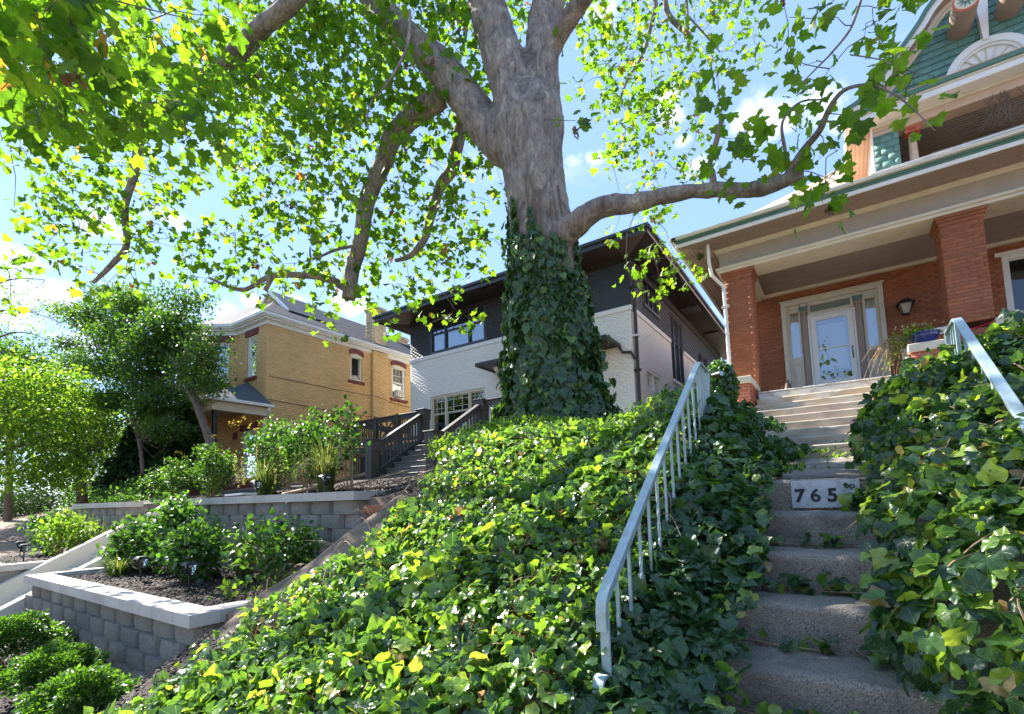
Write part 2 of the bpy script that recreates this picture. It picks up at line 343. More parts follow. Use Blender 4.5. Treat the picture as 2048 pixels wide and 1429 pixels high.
M['leaf_conifer'] = leaf_mat('conifer_leaf', [(0, (.016, .040, .014)), (1, (.035, .075, .022))], (2, 2, 1), .2, .6, .2)
M['grass'] = leaf_mat('grass_blade', [(0, (.06, .10, .02)), (.6, (.10, .15, .04)), (1, (.24, .21, .10))], (2.4, 2.4, 1.2), .4, .5, .3)
M['dry'] = leaf_mat('dry_leaf', [(0, (.14, .085, .05)), (.6, (.24, .15, .09)), (1, (.36, .26, .18))], (1.6, 1.3, .9), .3, .7, .2)
M['yellow_petal'] = leaf_mat('yellow_petal', [(0, (.75, .5, .05)), (1, (.8, .62, .12))], (1.1, 1.1, .8), .4, .5, .3)
M['white_petal'] = leaf_mat('white_petal', [(0, (.7, .62, .5)), (1, (.8, .75, .62))], (1, 1, 1), .4, .5, .3)
M['plaster'] = surf('pale_side_wall', (.7, .69, .64), .7, .05, 1)
# ------------------------------------------------------------------ masonry, walls, windows
PIECE = {}
def frustums(name, O, u, n, rects, proud, inset, mat, parent, kind=None):
    """many small raised blocks on one plane, as one mesh; rects = (x0, x1, z0, z1)"""
    R = np.asarray(rects, float)
    if not len(R): return None
    O, u, n = map(np.asarray, (O, u, n)); k = len(R)
    pr = proud + rng.normal(0, proud*.12, k)
    def P(x, z, d): return O + x[:, None]*u + z[:, None]*Zv + d[:, None]*n
    z0 = np.zeros(k); x0, x1, a, b = R.T; i = inset
    vs = np.stack([P(x0, a, z0), P(x1, a, z0), P(x1, b, z0), P(x0, b, z0), P(x0+i, a+i, pr), P(x1-i, a+i, pr), P(x1-i, b-i, pr), P(x0+i, b-i, pr)], 1).reshape(-1, 3)
    f = np.array([(4, 5, 6, 7), (0, 1, 5, 4), (1, 2, 6, 5), (2, 3, 7, 6), (3, 0, 4, 7)])
    if np.dot(np.cross(u, Zv), n) < 0: f = f[:, ::-1]
    Fc = (f[None] + 8*np.arange(k)[:, None, None]).reshape(-1, 4)
    me = fast_mesh(name, vs, Fc, mat, rnd=np.repeat(rng.random(k), 8)); o = link(name, me, parent)
    if kind: o['kind'] = kind
    return o
def cut(x0, x1, z0, z1, ops, pad=0.0):
    iv = [(x0, x1)]
    for (a, b, c, d) in ops:
        if z1 > c+.012 and z0 < d-.012:
            nv = []
            for p, q in iv:
                if a-pad >= q or b+pad <= p: nv.append((p, q)); continue
                if a-pad > p: nv.append((p, a-pad))
                if b+pad < q: nv.append((b+pad, q))
            iv = nv
    return [(p, q) for p, q in iv if q-p > .025]
def bricks(parent, O, u, n, W, H, mat, ops=(), bw=.203, bh=.058, mj=.010, proud=.006, nparts=0, name='brick', inset=.002, z_from=0.0, clip=None):
    O, u, n = map(np.asarray, (O, u, n)); rects = []; full = []
    rows = int(math.ceil((H-z_from)/(bh+mj)))
    for j in range(rows):
        z0 = z_from+j*(bh+mj); z1 = min(z0+bh, H)
        if z1-z0 < .015: continue
        off = 0 if j % 2 else -(bw+mj)/2
        x = off
        while x < W:
            p, q = max(x, 0), min(x+bw, W)
            if q-p > .02 and (clip is None or clip((p+q)/2, (z0+z1)/2)):
                for a, b in cut(p, q, z0, z1, ops):
                    (full if (b-a > bw-.001 and z1-z0 > bh-.001) else rects).append((a, b, z0, z1))
            x += bw+mj
    if nparts and full:
        P = np.array([O+u*(a+b)/2+Zv*(c+d)/2 for a, b, c, d in full]); dist = np.linalg.norm(P-EYE, axis=1); dist[~in_frame(P, 0)] = 1e9
        order = np.argsort(dist)[:nparts]; pick = set(int(i) for i in order if dist[i] < 1e8)
        key = (round(bw, 4), round(bh, 4), round(proud, 4), mat.name)
        if key not in PIECE:
            i = inset; vs = [(0, 0, 0), (bw, 0, 0), (bw, 0, bh), (0, 0, bh), (i, -proud, i), (bw-i, -proud, i), (bw-i, -proud, bh-i), (i, -proud, bh-i)]
            f = [(4, 5, 6, 7), (0, 1, 5, 4), (1, 2, 6, 5), (2, 3, 7, 6), (3, 0, 4, 7)]
            me = bpy.data.meshes.new(name); me.from_pydata(vs, [], f); me.materials.append(mat); PIECE[key] = me
        for k in pick:
            a, b, c, d = full[k]; p = O+u*a+Zv*c; s = 1+random.uniform(-.12, .12)
            yy = -n*s
            mw = Matrix(((u[0], yy[0], 0, p[0]), (u[1], yy[1], 0, p[1]), (u[2], yy[2], 1, p[2]), (0, 0, 0, 1)))
            link(name, PIECE[key], parent, mw)
        full = [f for k, f in enumerate(full) if k not in pick]
    frustums(name+'work', O, u, n, rects+full, proud, inset, mat, parent, kind='stuff')
def wall_sheet(parent, O, u, n, W, H, mat, ops=(), reveal=.1, name='wall', rmat=None):
    O, u, n = map(np.asarray, (O, u, n)); b = MB(); r = MB()
    xs = sorted(set([0, W]+[max(0, min(W, v)) for o in ops for v in o[:2]])); zs = sorted(set([0, H]+[max(0, min(H, v)) for o in ops for v in o[2:]]))
    fl = np.dot(np.cross(u, Zv), n) < 0
    def q(m, *p): m.quad(*(p[::-1] if fl else p))
    for i in range(len(xs)-1):
        for j in range(len(zs)-1):
            cx_, cz_ = (xs[i]+xs[i+1])/2, (zs[j]+zs[j+1])/2
            if any(a < cx_ < b2 and c < cz_ < d for a, b2, c, d in ops): continue
            P = lambda x, z: O+u*x+Zv*z
            q(b, P(xs[i], zs[j]), P(xs[i+1], zs[j]), P(xs[i+1], zs[j+1]), P(xs[i], zs[j+1]))
    for a, b2, c, d in ops:
        P = lambda x, z, y: O+u*x+Zv*z-n*y
        q(r, P(a, c, reveal), P(a, d, reveal), P(a, d, 0), P(a, c, 0)); q(r, P(b2, c, 0), P(b2, d, 0), P(b2, d, reveal), P(b2, c, reveal))
        q(r, P(a, d, 0), P(a, d, reveal), P(b2, d, reveal), P(b2, d, 0)); q(r, P(a, c, reveal), P(a, c, 0), P(b2, c, 0), P(b2, c, reveal))
    o = b.build(name, mat, parent)
    if r.v: r.build('reveal', rmat or mat, parent)
    return o
def window(parent, O, u, n, w, h, fm, fr=.06, rec=.06, rails=(.5,), munt=(), sashes=None, glass='glass', curtain=None, cfrac=(0, 1), sill=None, label=None, smat=None, deep=.6, mt=.016, cgap=.05):
    """O = lower left corner of the opening on the wall plane. parts: window_frame > sash, glass_pane, muntin, curtain, room"""
    O, u, n = map(np.asarray, (O, u, n)); b = MB(); d = .05
    def bx(m, x0, x1, z0, z1, y0, y1): m.para(O+u*x0+Zv*z0-n*y1, u*(x1-x0), Zv*(z1-z0), n*(y1-y0))
    bx(b, 0, fr, 0, h, rec-.03, rec+d); bx(b, w-fr, w, 0, h, rec-.03, rec+d); bx(b, fr, w-fr, 0, fr, rec-.03, rec+d); bx(b, fr, w-fr, h-fr, h, rec-.03, rec+d)
    f = b.build('window', M[fm], parent, bevel=.004)
    if label: f['label'] = label
    cols = sashes or [(0, 1)]
    smat = smat or fm
    for (sa, sb) in cols:
        xa, xb = fr+(w-2*fr)*sa, fr+(w-2*fr)*sb
        s = MB(); sw = .035
        zz = [fr]+[fr+(h-2*fr)*r for r in rails]+[h-fr]
        if sb < .999: bx(b := MB(), xb-.035, xb+.035, fr, h-fr, rec-.025, rec+d); b.build('mullion', M[fm], f)
        if sa > 0: xa += .035
        if sb < .999: xb -= .035
        for k in range(len(zz)-1):
            z0, z1 = zz[k], zz[k+1]; y = rec+.012+.02*(k == 0)
            bx(s, xa, xa+sw, z0, z1, y, y+.03); bx(s, xb-sw, xb, z0, z1, y, y+.03); bx(s, xa+sw, xb-sw, z0, z0+sw, y, y+.03); bx(s, xa+sw, xb-sw, z1-sw, z1, y, y+.03)
            g = MB(); P = lambda x, z: O+u*x+Zv*z-n*(y+.018)
            g.quad(P(xa+sw, z0+sw), P(xb-sw, z0+sw), P(xb-sw, z1-sw), P(xa+sw, z1-sw)); g.build('glass_pane', M[glass], f)
            if munt and k == len(zz)-2:
                mm = MB()
                for (p, q_, hv) in munt:   # fractions inside this sash; hv 'v' at x=p, 'h' at z=p
                    gx0, gx1, gz0, gz1 = xa+sw, xb-sw, z0+sw, z1-sw
                    if hv == 'v': xx = gx0+(gx1-gx0)*p; bx(mm, xx-mt/2, xx+mt/2, gz0, gz1, y-.002, y+.014)
                    else: zq = gz0+(gz1-gz0)*p; bx(mm, gx0, gx1, zq-mt/2, zq+mt/2, y, y+.012)
                mm.build('muntin', M[smat], f)
        s.build('sash', M[smat], f, bevel=.003)
    if curtain:
        nx = 40; xs = np.linspace(fr, w-fr, nx); z0, z1 = h*cfrac[0]+.01, h*cfrac[1]-.01; cmb = MB()
        for i in range(nx-1):
            ya, yb = [rec+.09+cgap+.018*math.sin(x*70)+.008*math.sin(x*23) for x in (xs[i], xs[i+1])]
            P = lambda x, z, y: O+u*x+Zv*z-n*y
            cmb.quad(P(xs[i], z0, ya), P(xs[i+1], z0, yb), P(xs[i+1], z1, yb), P(xs[i], z1, ya))
        cmb.build('curtain', M[curtain], f)
    rm = MB(); P = lambda x, z, y: O+u*x+Zv*z-n*y; e = .0
    y0, y1 = rec+d, rec+d+deep
    rm.quad(P(e, 0, y1), P(w, 0, y1), P(w, h, y1), P(e, h, y1)); rm.quad(P(e, 0, y0), P(e, 0, y1), P(e, h, y1), P(e, h, y0)); rm.quad(P(w, 0, y1), P(w, 0, y0), P(w, h, y0), P(w, h, y1))
    rm.quad(P(e, h, y1), P(w, h, y1), P(w, h, y0), P(e, h, y0)); rm.quad(P(e, 0, y0), P(w, 0, y0), P(w, 0, y1), P(e, 0, y1)); rm.build('dark_room', M['interior'], f)
    if sill:
        sb_ = MB(); bx(sb_, -.08, w+.08, -.11, 0, -.05, .06); sb_.build('sill', M[sill], f, bevel=.006)
    return f
def boards(parent, polys, mat, name='board', kind='stuff', gap=.006, th=.012):
    """polys: list of quads (p0,p1,p2,p3) seen from below; p0-p1 and p3-p2 are the board's long edges"""
    vs = []; fs = []; rn = []
    for q in polys:
        p = [np.asarray(x, float) for x in q]; up = V3(0, 0, th)
        e = (p[3]-p[0]); L_ = np.linalg.norm(e)+1e-9; e2 = (p[2]-p[1]); g0 = e/L_*gap/2; g1 = e2/(np.linalg.norm(e2)+1e-9)*gap/2
        lo = [p[0]+g0, p[1]+g1, p[2]-g1, p[3]-g0]; hi = [p[0]+up, p[1]+up, p[2]+up, p[3]+up]; b = len(vs)
        vs += lo+hi; r = random.random(); rn += [r]*8
        fs += [(b, b+3, b+2, b+1), (b, b+1, b+5, b+4), (b+2, b+3, b+7, b+6), (b+1, b+2, b+6, b+5), (b+3, b, b+4, b+7)]
    me = fast_mesh(name, np.array(vs), np.array(fs), mat, rnd=rn); o = link(name, me, parent)
    if kind: o['kind'] = kind
    return o
# ------------------------------------------------------------------ foliage
def tpl(out, mids, fold=.25, curl=.12, wave=0.0):
    """leaf template: half outline (x>=0, y up) mirrored, a midrib, fan triangles; returns V, F(tri), UV"""
    h = np.array(out, float); r = list(map(tuple, h)); l = [(-x, y) for x, y in r[1:-1]][::-1]
    ring = r+l; m = len(ring); V = ring+[(0, y) for y in mids]; Fc = []
    Vn = np.array(V, float)
    for i in range(m):
        j = (i+1) % m; ym = (ring[i][1]+ring[j][1])/2
        k = int(np.argmin([abs(ym-y) for y in mids])); Fc.append((m+k, i, j))
    for k in range(len(mids)-1):
        # close gaps between fans
        for side in (1, -1):
            best = min((i for i in range(m) if ring[i][0]*side > .05), key=lambda i: abs(ring[i][1]-(mids[k]+mids[k+1])/2))
            Fc.append((m+k, best, m+k+1) if side > 0 else (m+k+1, best, m+k))
    x, y = Vn[:, 0], Vn[:, 1]; z = fold*np.abs(x) - curl*(y-.3)**2 + wave*np.sin(x*9+y*7)*np.abs(x)
    P = np.stack([x, y, z], 1); uv = np.stack([x*.8+.5, y*.85+.12], 1)
    return P, np.array(Fc), uv
T_IVY = [tpl([(0, .03), (.18, -.12), (.42, -.10), (.47, .14), (.60, .34), (.40, .54), (.22, .78), (0, 1.0)], (.25,), fo, cu, .25) for fo, cu in ((.18, .25), (.32, .1), (.08, .4), (.42, .35))]
T_IVYR = [tpl([(0, .02), (.16, -.08), (.34, -.05), (.45, .12), (.46, .34), (.34, .58), (.17, .80), (0, .97)], (.3,), fo, cu, .2) for fo, cu in ((.15, .3), (.35, .15))]
T_SYC = [tpl([(0, .0), (.26, -.10), (.58, -.02), (.46, .15), (.60, .30), (.66, .58), (.48, .53), (.30, .60), (.30, .80), (0, 1.06)], (.22,), fo, cu, .3) for fo, cu in ((.12, .25), (.3, .1), (.4, .3), (-.1, .35))]
T_OV = [tpl([(0, .0), (.22, .12), (.33, .36), (.22, .68), (0, 1.0)], (.45,), fo, cu) for fo, cu in ((.3, .3), (.5, .15), (.15, .5))]
T_SM = [tpl([(0, 0), (.30, .45), (0, 1.0)], (.5,), .3, .2)]
def tpl_hi(out, nseg=3, rings=(.45, .8, 1.0), fold=.2, curl=.2, quilt=.05, ph=0.0):
    """detailed leaf: spline outline, concentric rings, quilted between the veins"""
    r = [np.array([x, y, 0.0]) for x, y in out]; l = [np.array([-x, y, 0.0]) for x, y in out[1:-1]][::-1]; ring = r+l+[r[0]]; pts = []
    for i in range(len(ring)-1):
        for k in range(nseg): pts.append(ring[i]+(ring[i+1]-ring[i])*k/nseg)
    pts = np.array(pts); m = len(pts); sm = (np.roll(pts, 1, 0)+np.roll(pts, -1, 0)+2*pts)/4; tipi = np.arange(0, m, nseg); pts = sm*.6+pts*.4
    c = np.array([0, .27, 0]); V = [c]; Fc = []
    for q in rings: V += list(c+(pts-c)*q)
    for i in range(m): Fc.append((0, 1+i, 1+(i+1) % m))
    for a in range(len(rings)-1):
        for i in range(m):
            j = (i+1) % m; p0, p1, p2, p3 = 1+a*m+i, 1+a*m+j, 1+(a+1)*m+j, 1+(a+1)*m+i; Fc += [(p0, p3, p2), (p0, p2, p1)]
    V = np.array(V); x, y = V[:, 0], V[:, 1]; ang = np.arctan2(x, y-.02); rad = np.sqrt(x*x+(y-.02)**2)
    V[:, 2] = fold*np.abs(x)*.8-curl*(y-.3)**2-.10*x*x+quilt*np.abs(np.sin(ang*4.2))*rad*1.4+.04*np.sin(x*8+ph)*np.cos(y*7+ph*2)
    return V, np.array(Fc), np.stack([x*.8+.5, y*.85+.12], 1)
O_IVY = [(0, .03), (.18, -.12), (.42, -.10), (.47, .14), (.60, .34), (.40, .54), (.22, .78), (0, 1.0)]
O_IVY2 = [(0, .04), (.22, -.10), (.46, -.02), (.44, .20), (.50, .42), (.34, .60), (.18, .82), (0, 1.0)]
O_IVY3 = [(0, .02), (.20, -.14), (.36, -.12), (.50, .06), (.66, .30), (.42, .46), (.20, .68), (0, .96)]
T_IVY_HI = [tpl_hi(o, 3, (.45, .8, 1.0), fo, cu, .06, ph) for o, fo, cu, ph in ((O_IVY, .12, .25, 0), (O_IVY2, .25, .1, 1), (O_IVY3, .05, .35, 2), (O_IVY, .3, .3, 3), (O_IVY2, .0, .15, 4))]
T_IVY_MID = [tpl_hi(o, 2, (.55, 1.0), fo, cu, .06, ph) for o, fo, cu, ph in ((O_IVY, .12, .25, 0), (O_IVY2, .25, .1, 1), (O_IVY3, .05, .35, 2), (O_IVY, .3, .3, 3))]
O_SYC = [(0, .0), (.14, -.06), (.28, -.10), (.42, -.02), (.60, -.04), (.56, .08), (.47, .16), (.56, .24), (.62, .36), (.74, .50), (.60, .56), (.46, .54), (.31, .58), (.33, .72), (.24, .86), (.12, .92), (0, 1.08)]
T_SYC_HI = [tpl_hi(O_SYC, 2, (.5, 1.0), fo, cu, .05, ph) for fo, cu, ph in ((.1, .25, 0), (.3, .1, 1), (.35, .3, 2), (-.1, .3, 3))]
def basis(tip, nrm):
    y = tip/(np.linalg.norm(tip, axis=1, keepdims=True)+1e-9)
    z = nrm-(nrm*y).sum(1, keepdims=True)*y; z /= (np.linalg.norm(z, axis=1, keepdims=True)+1e-9)
    x = np.cross(y, z); return x, y, z
def scatter(name, parent, tpls, P, tip, nrm, size, mat, kind='stuff', nparts=0, pname='leaf', label=None, rnd=None, hi=None, mid=None, nmid=0):
    P = np.asarray(P, float); N = len(P)
    if N == 0: return
    x, y, z = basis(np.asarray(tip, float), np.asarray(nrm, float)); size = np.broadcast_to(size, (N,)).astype(float)
    rn = rng.random(N) if rnd is None else np.asarray(rnd)
    which = rng.integers(0, len(tpls), N); keep = np.ones(N, bool)
    if nparts:
        q, d = proj(P); vis = in_frame(P, -5); sc = np.where(vis, size/np.maximum(d, .1), 0)
        idx = np.argsort(-sc)[:nparts]; idx = idx[sc[idx] > 0]; keep[idx] = False
        tp = hi or tpls; ms = [fast_mesh(pname, t[0], t[1], mat, uv=t[2], smooth=True) for t in tp]
        for i in idx:
            s = size[i]; mw = Matrix([[x[i][k]*s, y[i][k]*s, z[i][k]*s, P[i][k]] for k in range(3)]+[[0, 0, 0, 1]])
            link(pname, ms[(which[i]*7+i) % len(ms)], parent, mw)
    if mid and nmid:
        q, d = proj(P); sc = np.where(in_frame(P, -5) & keep, size/np.maximum(d, .1), 0); idx = np.argsort(-sc)[:nmid]; idx = idx[sc[idx] > 0]; mk = np.zeros(N, bool); mk[idx] = True
        scatter(name, parent, mid, P[mk], tip[mk], nrm[mk], size[mk], mat, kind=kind, rnd=rn[mk]); keep &= ~mk
    vs = []; fs = []; rs = []; us = []; b = 0
    for w_, t in enumerate(tpls):
        id_ = np.nonzero((which == w_) & keep)[0]
        if not len(id_): continue
        T, Fc, uv = t; k = len(T); s = size[id_][:, None, None]
        W = P[id_][:, None, :] + s*(T[None, :, 0:1]*x[id_][:, None, :]+T[None, :, 1:2]*y[id_][:, None, :]+T[None, :, 2:3]*z[id_][:, None, :])
        vs.append(W.reshape(-1, 3)); fs.append((Fc[None]+k*np.arange(len(id_))[:, None, None]).reshape(-1, 3)+b); rs.append(np.repeat(rn[id_], k)); us.append(np.tile(uv, (len(id_), 1)))
        b += k*len(id_)
    if not vs: return
    me = fast_mesh(name, np.concatenate(vs), np.concatenate(fs), mat, rnd=np.concatenate(rs), uv=np.concatenate(us), smooth=True)
    o = link(name, me, parent)
    if kind: o['kind'] = kind
    if label: o['label'] = label
    return o
def unit(a): a = np.asarray(a, float); return a/(np.linalg.norm(a, axis=-1, keepdims=True)+1e-9)
def rand_unit(n): return unit(rng.normal(size=(n, 3)))
def smooth_path(pts, m=6):
    pts = [np.asarray(p, float) for p in pts]; out = []
    for i in range(len(pts)-1):
        p0, p1, p2, p3 = pts[max(i-1, 0)], pts[i], pts[i+1], pts[min(i+2, len(pts)-1)]
        for k in range(m):
            t = k/m; out.append(.5*((2*p1)+(-p0+p2)*t+(2*p0-5*p1+4*p2-p3)*t*t+(-p0+3*p1-3*p2+p3)*t**3))
    out.append(pts[-1]); return out
def limb(parent, pts, r, mat, name='branch', n=12, m=6, jit=.04, label=None):
    sp = smooth_path(pts, m); K = len(sp)
    rr = np.interp(np.linspace(0, 1, K), np.linspace(0, 1, len(r)), r)
    o = MB().tube(sp, rr, n=n, jit=jit).build(name, mat, parent, smooth=True)
    if label: o['label'] = label
    return sp
def crown(parent, blobs, nclus, per, lsize, tpls, mat, spread=.25, name='foliage', origin=None, twigmat='twig', twigr=.006, up=.5, shell=.35, nparts=0):
    """clustered leaves inside ellipsoid blobs (centre, radii), thin twigs lead to each cluster"""
    vol = np.array([b[1][0]*b[1][1]*b[1][2] for b in blobs])**.8; vol = vol/vol.sum(); Pc = []
    for (c, r), v in zip(blobs, vol):
        k = max(1, int(round(nclus*v))); d = rand_unit(k); rad = rng.random(k)**shell
        Pc.append(np.array(c)+d*rad[:, None]*np.array(r))
    Pc = np.concatenate(Pc); N = len(Pc)*per
    ci = np.repeat(np.arange(len(Pc)), per)
    P = Pc[ci]+rng.normal(size=(N, 3))*spread*np.array([1, 1, .6])
    tip = rng.normal(size=(N, 3))*.8+np.array([0, 0, -.35]); nrm = rng.normal(size=(N, 3))*.6+np.array([0, 0, up])
    scatter(name, parent, tpls, P, tip, nrm, lsize*rng.uniform(.6, 1.2, N), mat, nparts=nparts)
    if origin is not None:
        tw = MB(); og = [np.asarray(o) for o in origin]
        sel = rng.choice(len(Pc), min(len(Pc), 260), replace=False)
        for i in sel:
            p = Pc[i]; q = min(og, key=lambda o: np.linalg.norm(o-p)); mid = (p+q)/2+rng.normal(size=3)*.12*np.linalg.norm(p-q)
            tw.tube(smooth_path([q, mid, p], 2), [twigr*2, twigr*1.6, twigr, twigr*.8, twigr*.5][:5], n=4, cap=False)
        tw.build('twigs', M[twigmat], parent, kind='stuff')
    return Pc
# ------------------------------------------------------------------ ground
def S(Y): return np.clip(.55*(Y-.55), 0, None)*(Y < 3.9)+(Y >= 3.9)*(1.8425+.07*np.clip(Y-3.9, 0, 9))
def ramp01(v, a, b): return np.clip((v-a)/(b-a), 0, 1)
def wob(X, Y): return np.sin(X*2.1+Y*1.3)*.5+np.sin(X*4.7-Y*3.9+1.2)*.3+np.sin(X*9.1+Y*8.3)*.2
def G(X, Y):
    X = np.asarray(X, float); Y = np.asarray(Y, float)
    terr = .07+(.70-.07)*ramp01(Y, 1.88, 1.96)+(1.62-.70)*np.where(X < -13.45, ramp01(Y, 3.3, 7.5), ramp01(Y, 3.48, 3.56))+.107*np.clip(Y-3.56, 0, 6.5)
    slope = S(Y)+.05*wob(X, Y)*ramp01(Y, .6, 1.2)
    t = ramp01(X, -4.35, -3.75); t = t*t*(3-2*t)
    g = terr*(1-t)+slope*t
    g = np.where(X > .85, g+.30*ramp01(X, .85, 1.6)*ramp01(Y, .7, 1.8), g)
    trench = (X > -.74) & (X < .66) & (Y > .6) & (Y < 11.2)
    g = np.where(trench, g-.42, g)
    st2 = (X < -8.64) & (X > -10.60) & (Y > 1.0) & (Y < 4.9); g = np.where(st2, np.minimum(g, .02), g)
    far = ramp01(-X, 22, 60)+ramp01(Y, 25, 80)
    return g*(1-np.clip(far, 0, 1))+np.clip(far, 0, 1)*.6
xs = np.unique(np.concatenate([np.linspace(-160, -22, 18), np.linspace(-22, -11, 34), np.arange(-11, -4.5, .16), np.arange(-4.5, 2.0, .07), [-10.61, -10.59, -8.65, -8.63, -.745, -.735, .655, .665], np.linspace(2, 12, 18), np.linspace(12, 160, 14)]))
ys = np.unique(np.concatenate([np.linspace(-80, .5, 20), np.arange(.5, 4.6, .07), [1.88, 1.96, 3.48, 3.56, .6, .601], np.linspace(4.6, 14, 42), np.linspace(14, 30, 14), np.linspace(30, 200, 14)]))
XX, YY = np.meshgrid(xs, ys); ZZ = G(XX, YY)-.02
nx, ny = len(xs), len(ys); idx = np.arange(nx*ny).reshape(ny, nx)
Fg = np.stack([idx[:-1, :-1], idx[:-1, 1:], idx[1:, 1:], idx[1:, :-1]], -1).reshape(-1, 4)
gme = fast_mesh('ground', np.stack([XX, YY, ZZ], -1).reshape(-1, 3), Fg, M['dirt'], smooth=False)
tag(link('ground', gme), kind='structure')
sb = MB().box(-40, 40, -2.2, .45, -.1, .035); o = sb.build('sidewalk', M['pavement']); o['kind'] = 'structure'
sb = MB()
for i in range(-26, 27): sb.box(i*1.5+.006, i*1.5+1.494, -2.2, .449, .0352, .042)
tag(sb.build('sidewalk_slabs', M['pavement'], bevel=.005), kind='structure')
sb = MB().box(-160, 160, -14, -3.6, -.12, -.03); tag(sb.build('road', surf('asphalt', (.055, .055, .056), .9, .15, 3, bump=.4)), kind='structure')
# mulch on the beds
def mulch(name, pts_fn, n, smin=.012, smax=.035, label=None):
    P = pts_fn(n); N = len(P)
    a = rng.random(N)*6.28; el = rng.normal(0, .35, N)
    tip = np.stack([np.cos(a), np.sin(a), el], 1); nrm = rng.normal(size=(N, 3))*.45+np.array([0, 0, 1])
    T = [(np.array([(-.28, 0, 0), (.28, .05, 0), (.22, 1, 0), (-.18, .9, 0), (0, .5, .22)]), np.array([(4, 0, 1), (4, 1, 2), (4, 2, 3), (4, 3, 0)]), np.zeros((5, 2)))]
    o = scatter(name, None, T, P, tip, nrm, rng.uniform(smin, smax, N), M['mulch']); return tag(o, kind='stuff')
def area(x0, x1, y0, y1, dz=.0):
    def f(n):
        X = rng.uniform(x0, x1, n); Y = rng.uniform(y0, y1, n); return np.stack([X, Y, G(X, Y)+dz+rng.random(n)*.012], 1)
    return f
mulch('mulch', area(-8.3, -4.2, 2.0, 3.42), 11000)
mulch('mulch', area(-13.4, -10.6, 1.9, 3.42), 5000)
mulch('mulch', area(-8.7, -3.3, 3.5, 9.0), 12000, .02, .06)
mulch('mulch', area(-7.5, -2.9, .45, 1.75), 9000)
for (x0, x1, y0, y1, z) in ((-8.4, -4.30, 1.97, 3.47, None), (-14, -10.5, 1.97, 3.47, None), (-14, -3.45, 3.57, 9.5, None), (-12, -3.4, .452, 1.76, None)):
    gx = np.arange(x0, x1+.01, .12); gy = np.arange(y0, y1+.01, .12); A, B = np.meshgrid(gx, gy); i2 = np.arange(A.size).reshape(A.shape)
    Fq = np.stack([i2[:-1, :-1], i2[:-1, 1:], i2[1:, 1:], i2[1:, :-1]], -1).reshape(-1, 4)
    tag(link('mulch_bed', fast_mesh('mulch_bed', np.stack([A, B, G(A, B)-.012+.006*rng.random(A.shape)], -1).reshape(-1, 3), Fq, M['mulch_bed'])), kind='structure')

# ------------------------------------------------------------------ retaining walls of split-face blocks
def block_mesh(name, w, h, d, seed, round_=.05):
    r = np.random.default_rng(seed); nx, nz = 10, 3; vs = []; fs = []
    for j in range(nz+1):
        for i in range(nx+1):
            x = w*i/nx; z = h*j/nz; e = min(i, nx-i)
            y = (.060, .018, .004, 0, 0, 0)[e] + r.normal(0, .0022)*(1 if 0 < e else .2) + (.005 if j in (0, nz) else 0)
            vs.append((x if 0 < i < nx else (.004 if i == 0 else w-.004), y, z))
    for j in range(nz):
        for i in range(nx): a = j*(nx+1)+i; fs.append((a, a+1, a+nx+2, a+nx+1))
    b = len(vs); vs += [(0.03, d, 0), (w-.03, d, 0), (w-.03, d, h), (0.03, d, h)]
    top = [nz*(nx+1)+i for i in range(nx+1)]; bot = list(range(nx+1))
    fs.append(tuple(top+[b+2, b+3])); fs.append(tuple(bot[::-1]+[b, b+1])); L0 = [j*(nx+1) for j in range(nz+1)]; R0 = [j*(nx+1)+nx for j in range(nz+1)]
    fs.append(tuple(L0[::-1]+[b, b+3][::1])[::1]); fs.append(tuple(R0+[b+2, b+1]))
    me = bpy.data.meshes.new(name); me.from_pydata(vs, [], fs); me.materials.append(M['block']); me.update(); return me
BLK = [block_mesh('block', .400, .149, .26, s) for s in range(5)]
def cap_mesh(w, h=.095, d=.22):
    me = bpy.data.meshes.new('cap_block'); b = MB().box(0, w, 0, d, 0, h); me.from_pydata(b.v, [], b.f); me.materials.append(M['capstone']); me.update(); return me
CAPM = {w: cap_mesh(w) for w in (.285, .385)}
def place(name, me, parent, p, ang, s=1):
    o = link(name, me, parent, Matrix.Translation(Vector(p)) @ Matrix.Rotation(ang, 4, 'Z')); return o
def course(parent, x0, x1, y, z, k, ang=0, step=.406):
    """a course of blocks along +X (ang 0) from x0 to x1 with front at y"""
    off = (k % 2)*step/2; x = x1-step+off*0-(0 if k % 2 == 0 else step/2)
    while x > x0-step*.6:
        place('block', BLK[random.randrange(5)], parent, (x+.003, y+random.uniform(-.004, .004), z), ang); x -= step
def cap_row(parent, x0, x1, y, z, ang=0, dx=V3(1, 0, 0), seq=(.285, .385, .385, .285, .385)):
    k = 0; t = 0; Lh = x1-x0
    while t < Lh-.05:
        w_ = seq[k % len(seq)]; o = place('cap_block', CAPM[w_ if w_ in CAPM else .385], parent, tuple(V3(x1, y, z)-dx*(t+w_)) if ang == 0 else tuple(V3(x0, y, z)+dx*t), ang)
        b = o; t += w_+.003; k += 1
up_ = thing('retaining_wall', (-8.7, 3.34, .72), 'grey split face block wall behind the planted bed, taller one with pale caps', 'retaining wall', 'grey block retaining walls')
for k in range(6):
    z = 1.58-.152*(k+1)
    course(up_, -8.78, -4.36, 3.385-.010*k, z, k); course(up_, -13.3, -10.45, 3.385-.010*k, z, k)
    place('block', BLK[k % 5], up_, (-4.34, 3.42, z), math.radians(90))
cap_row(up_, -8.78, -4.29, 3.34, 1.58); cap_row(up_, -13.33, -10.42, 3.34, 1.58)
place('cap_block', CAPM[.385], up_, (-4.29, 3.562, 1.58), math.radians(90))
lo_ = thing('retaining_wall', (-6.3, 1.7, 0), 'low grey block wall with wide pale cap stones at the front bed', 'retaining wall', 'grey block retaining walls')
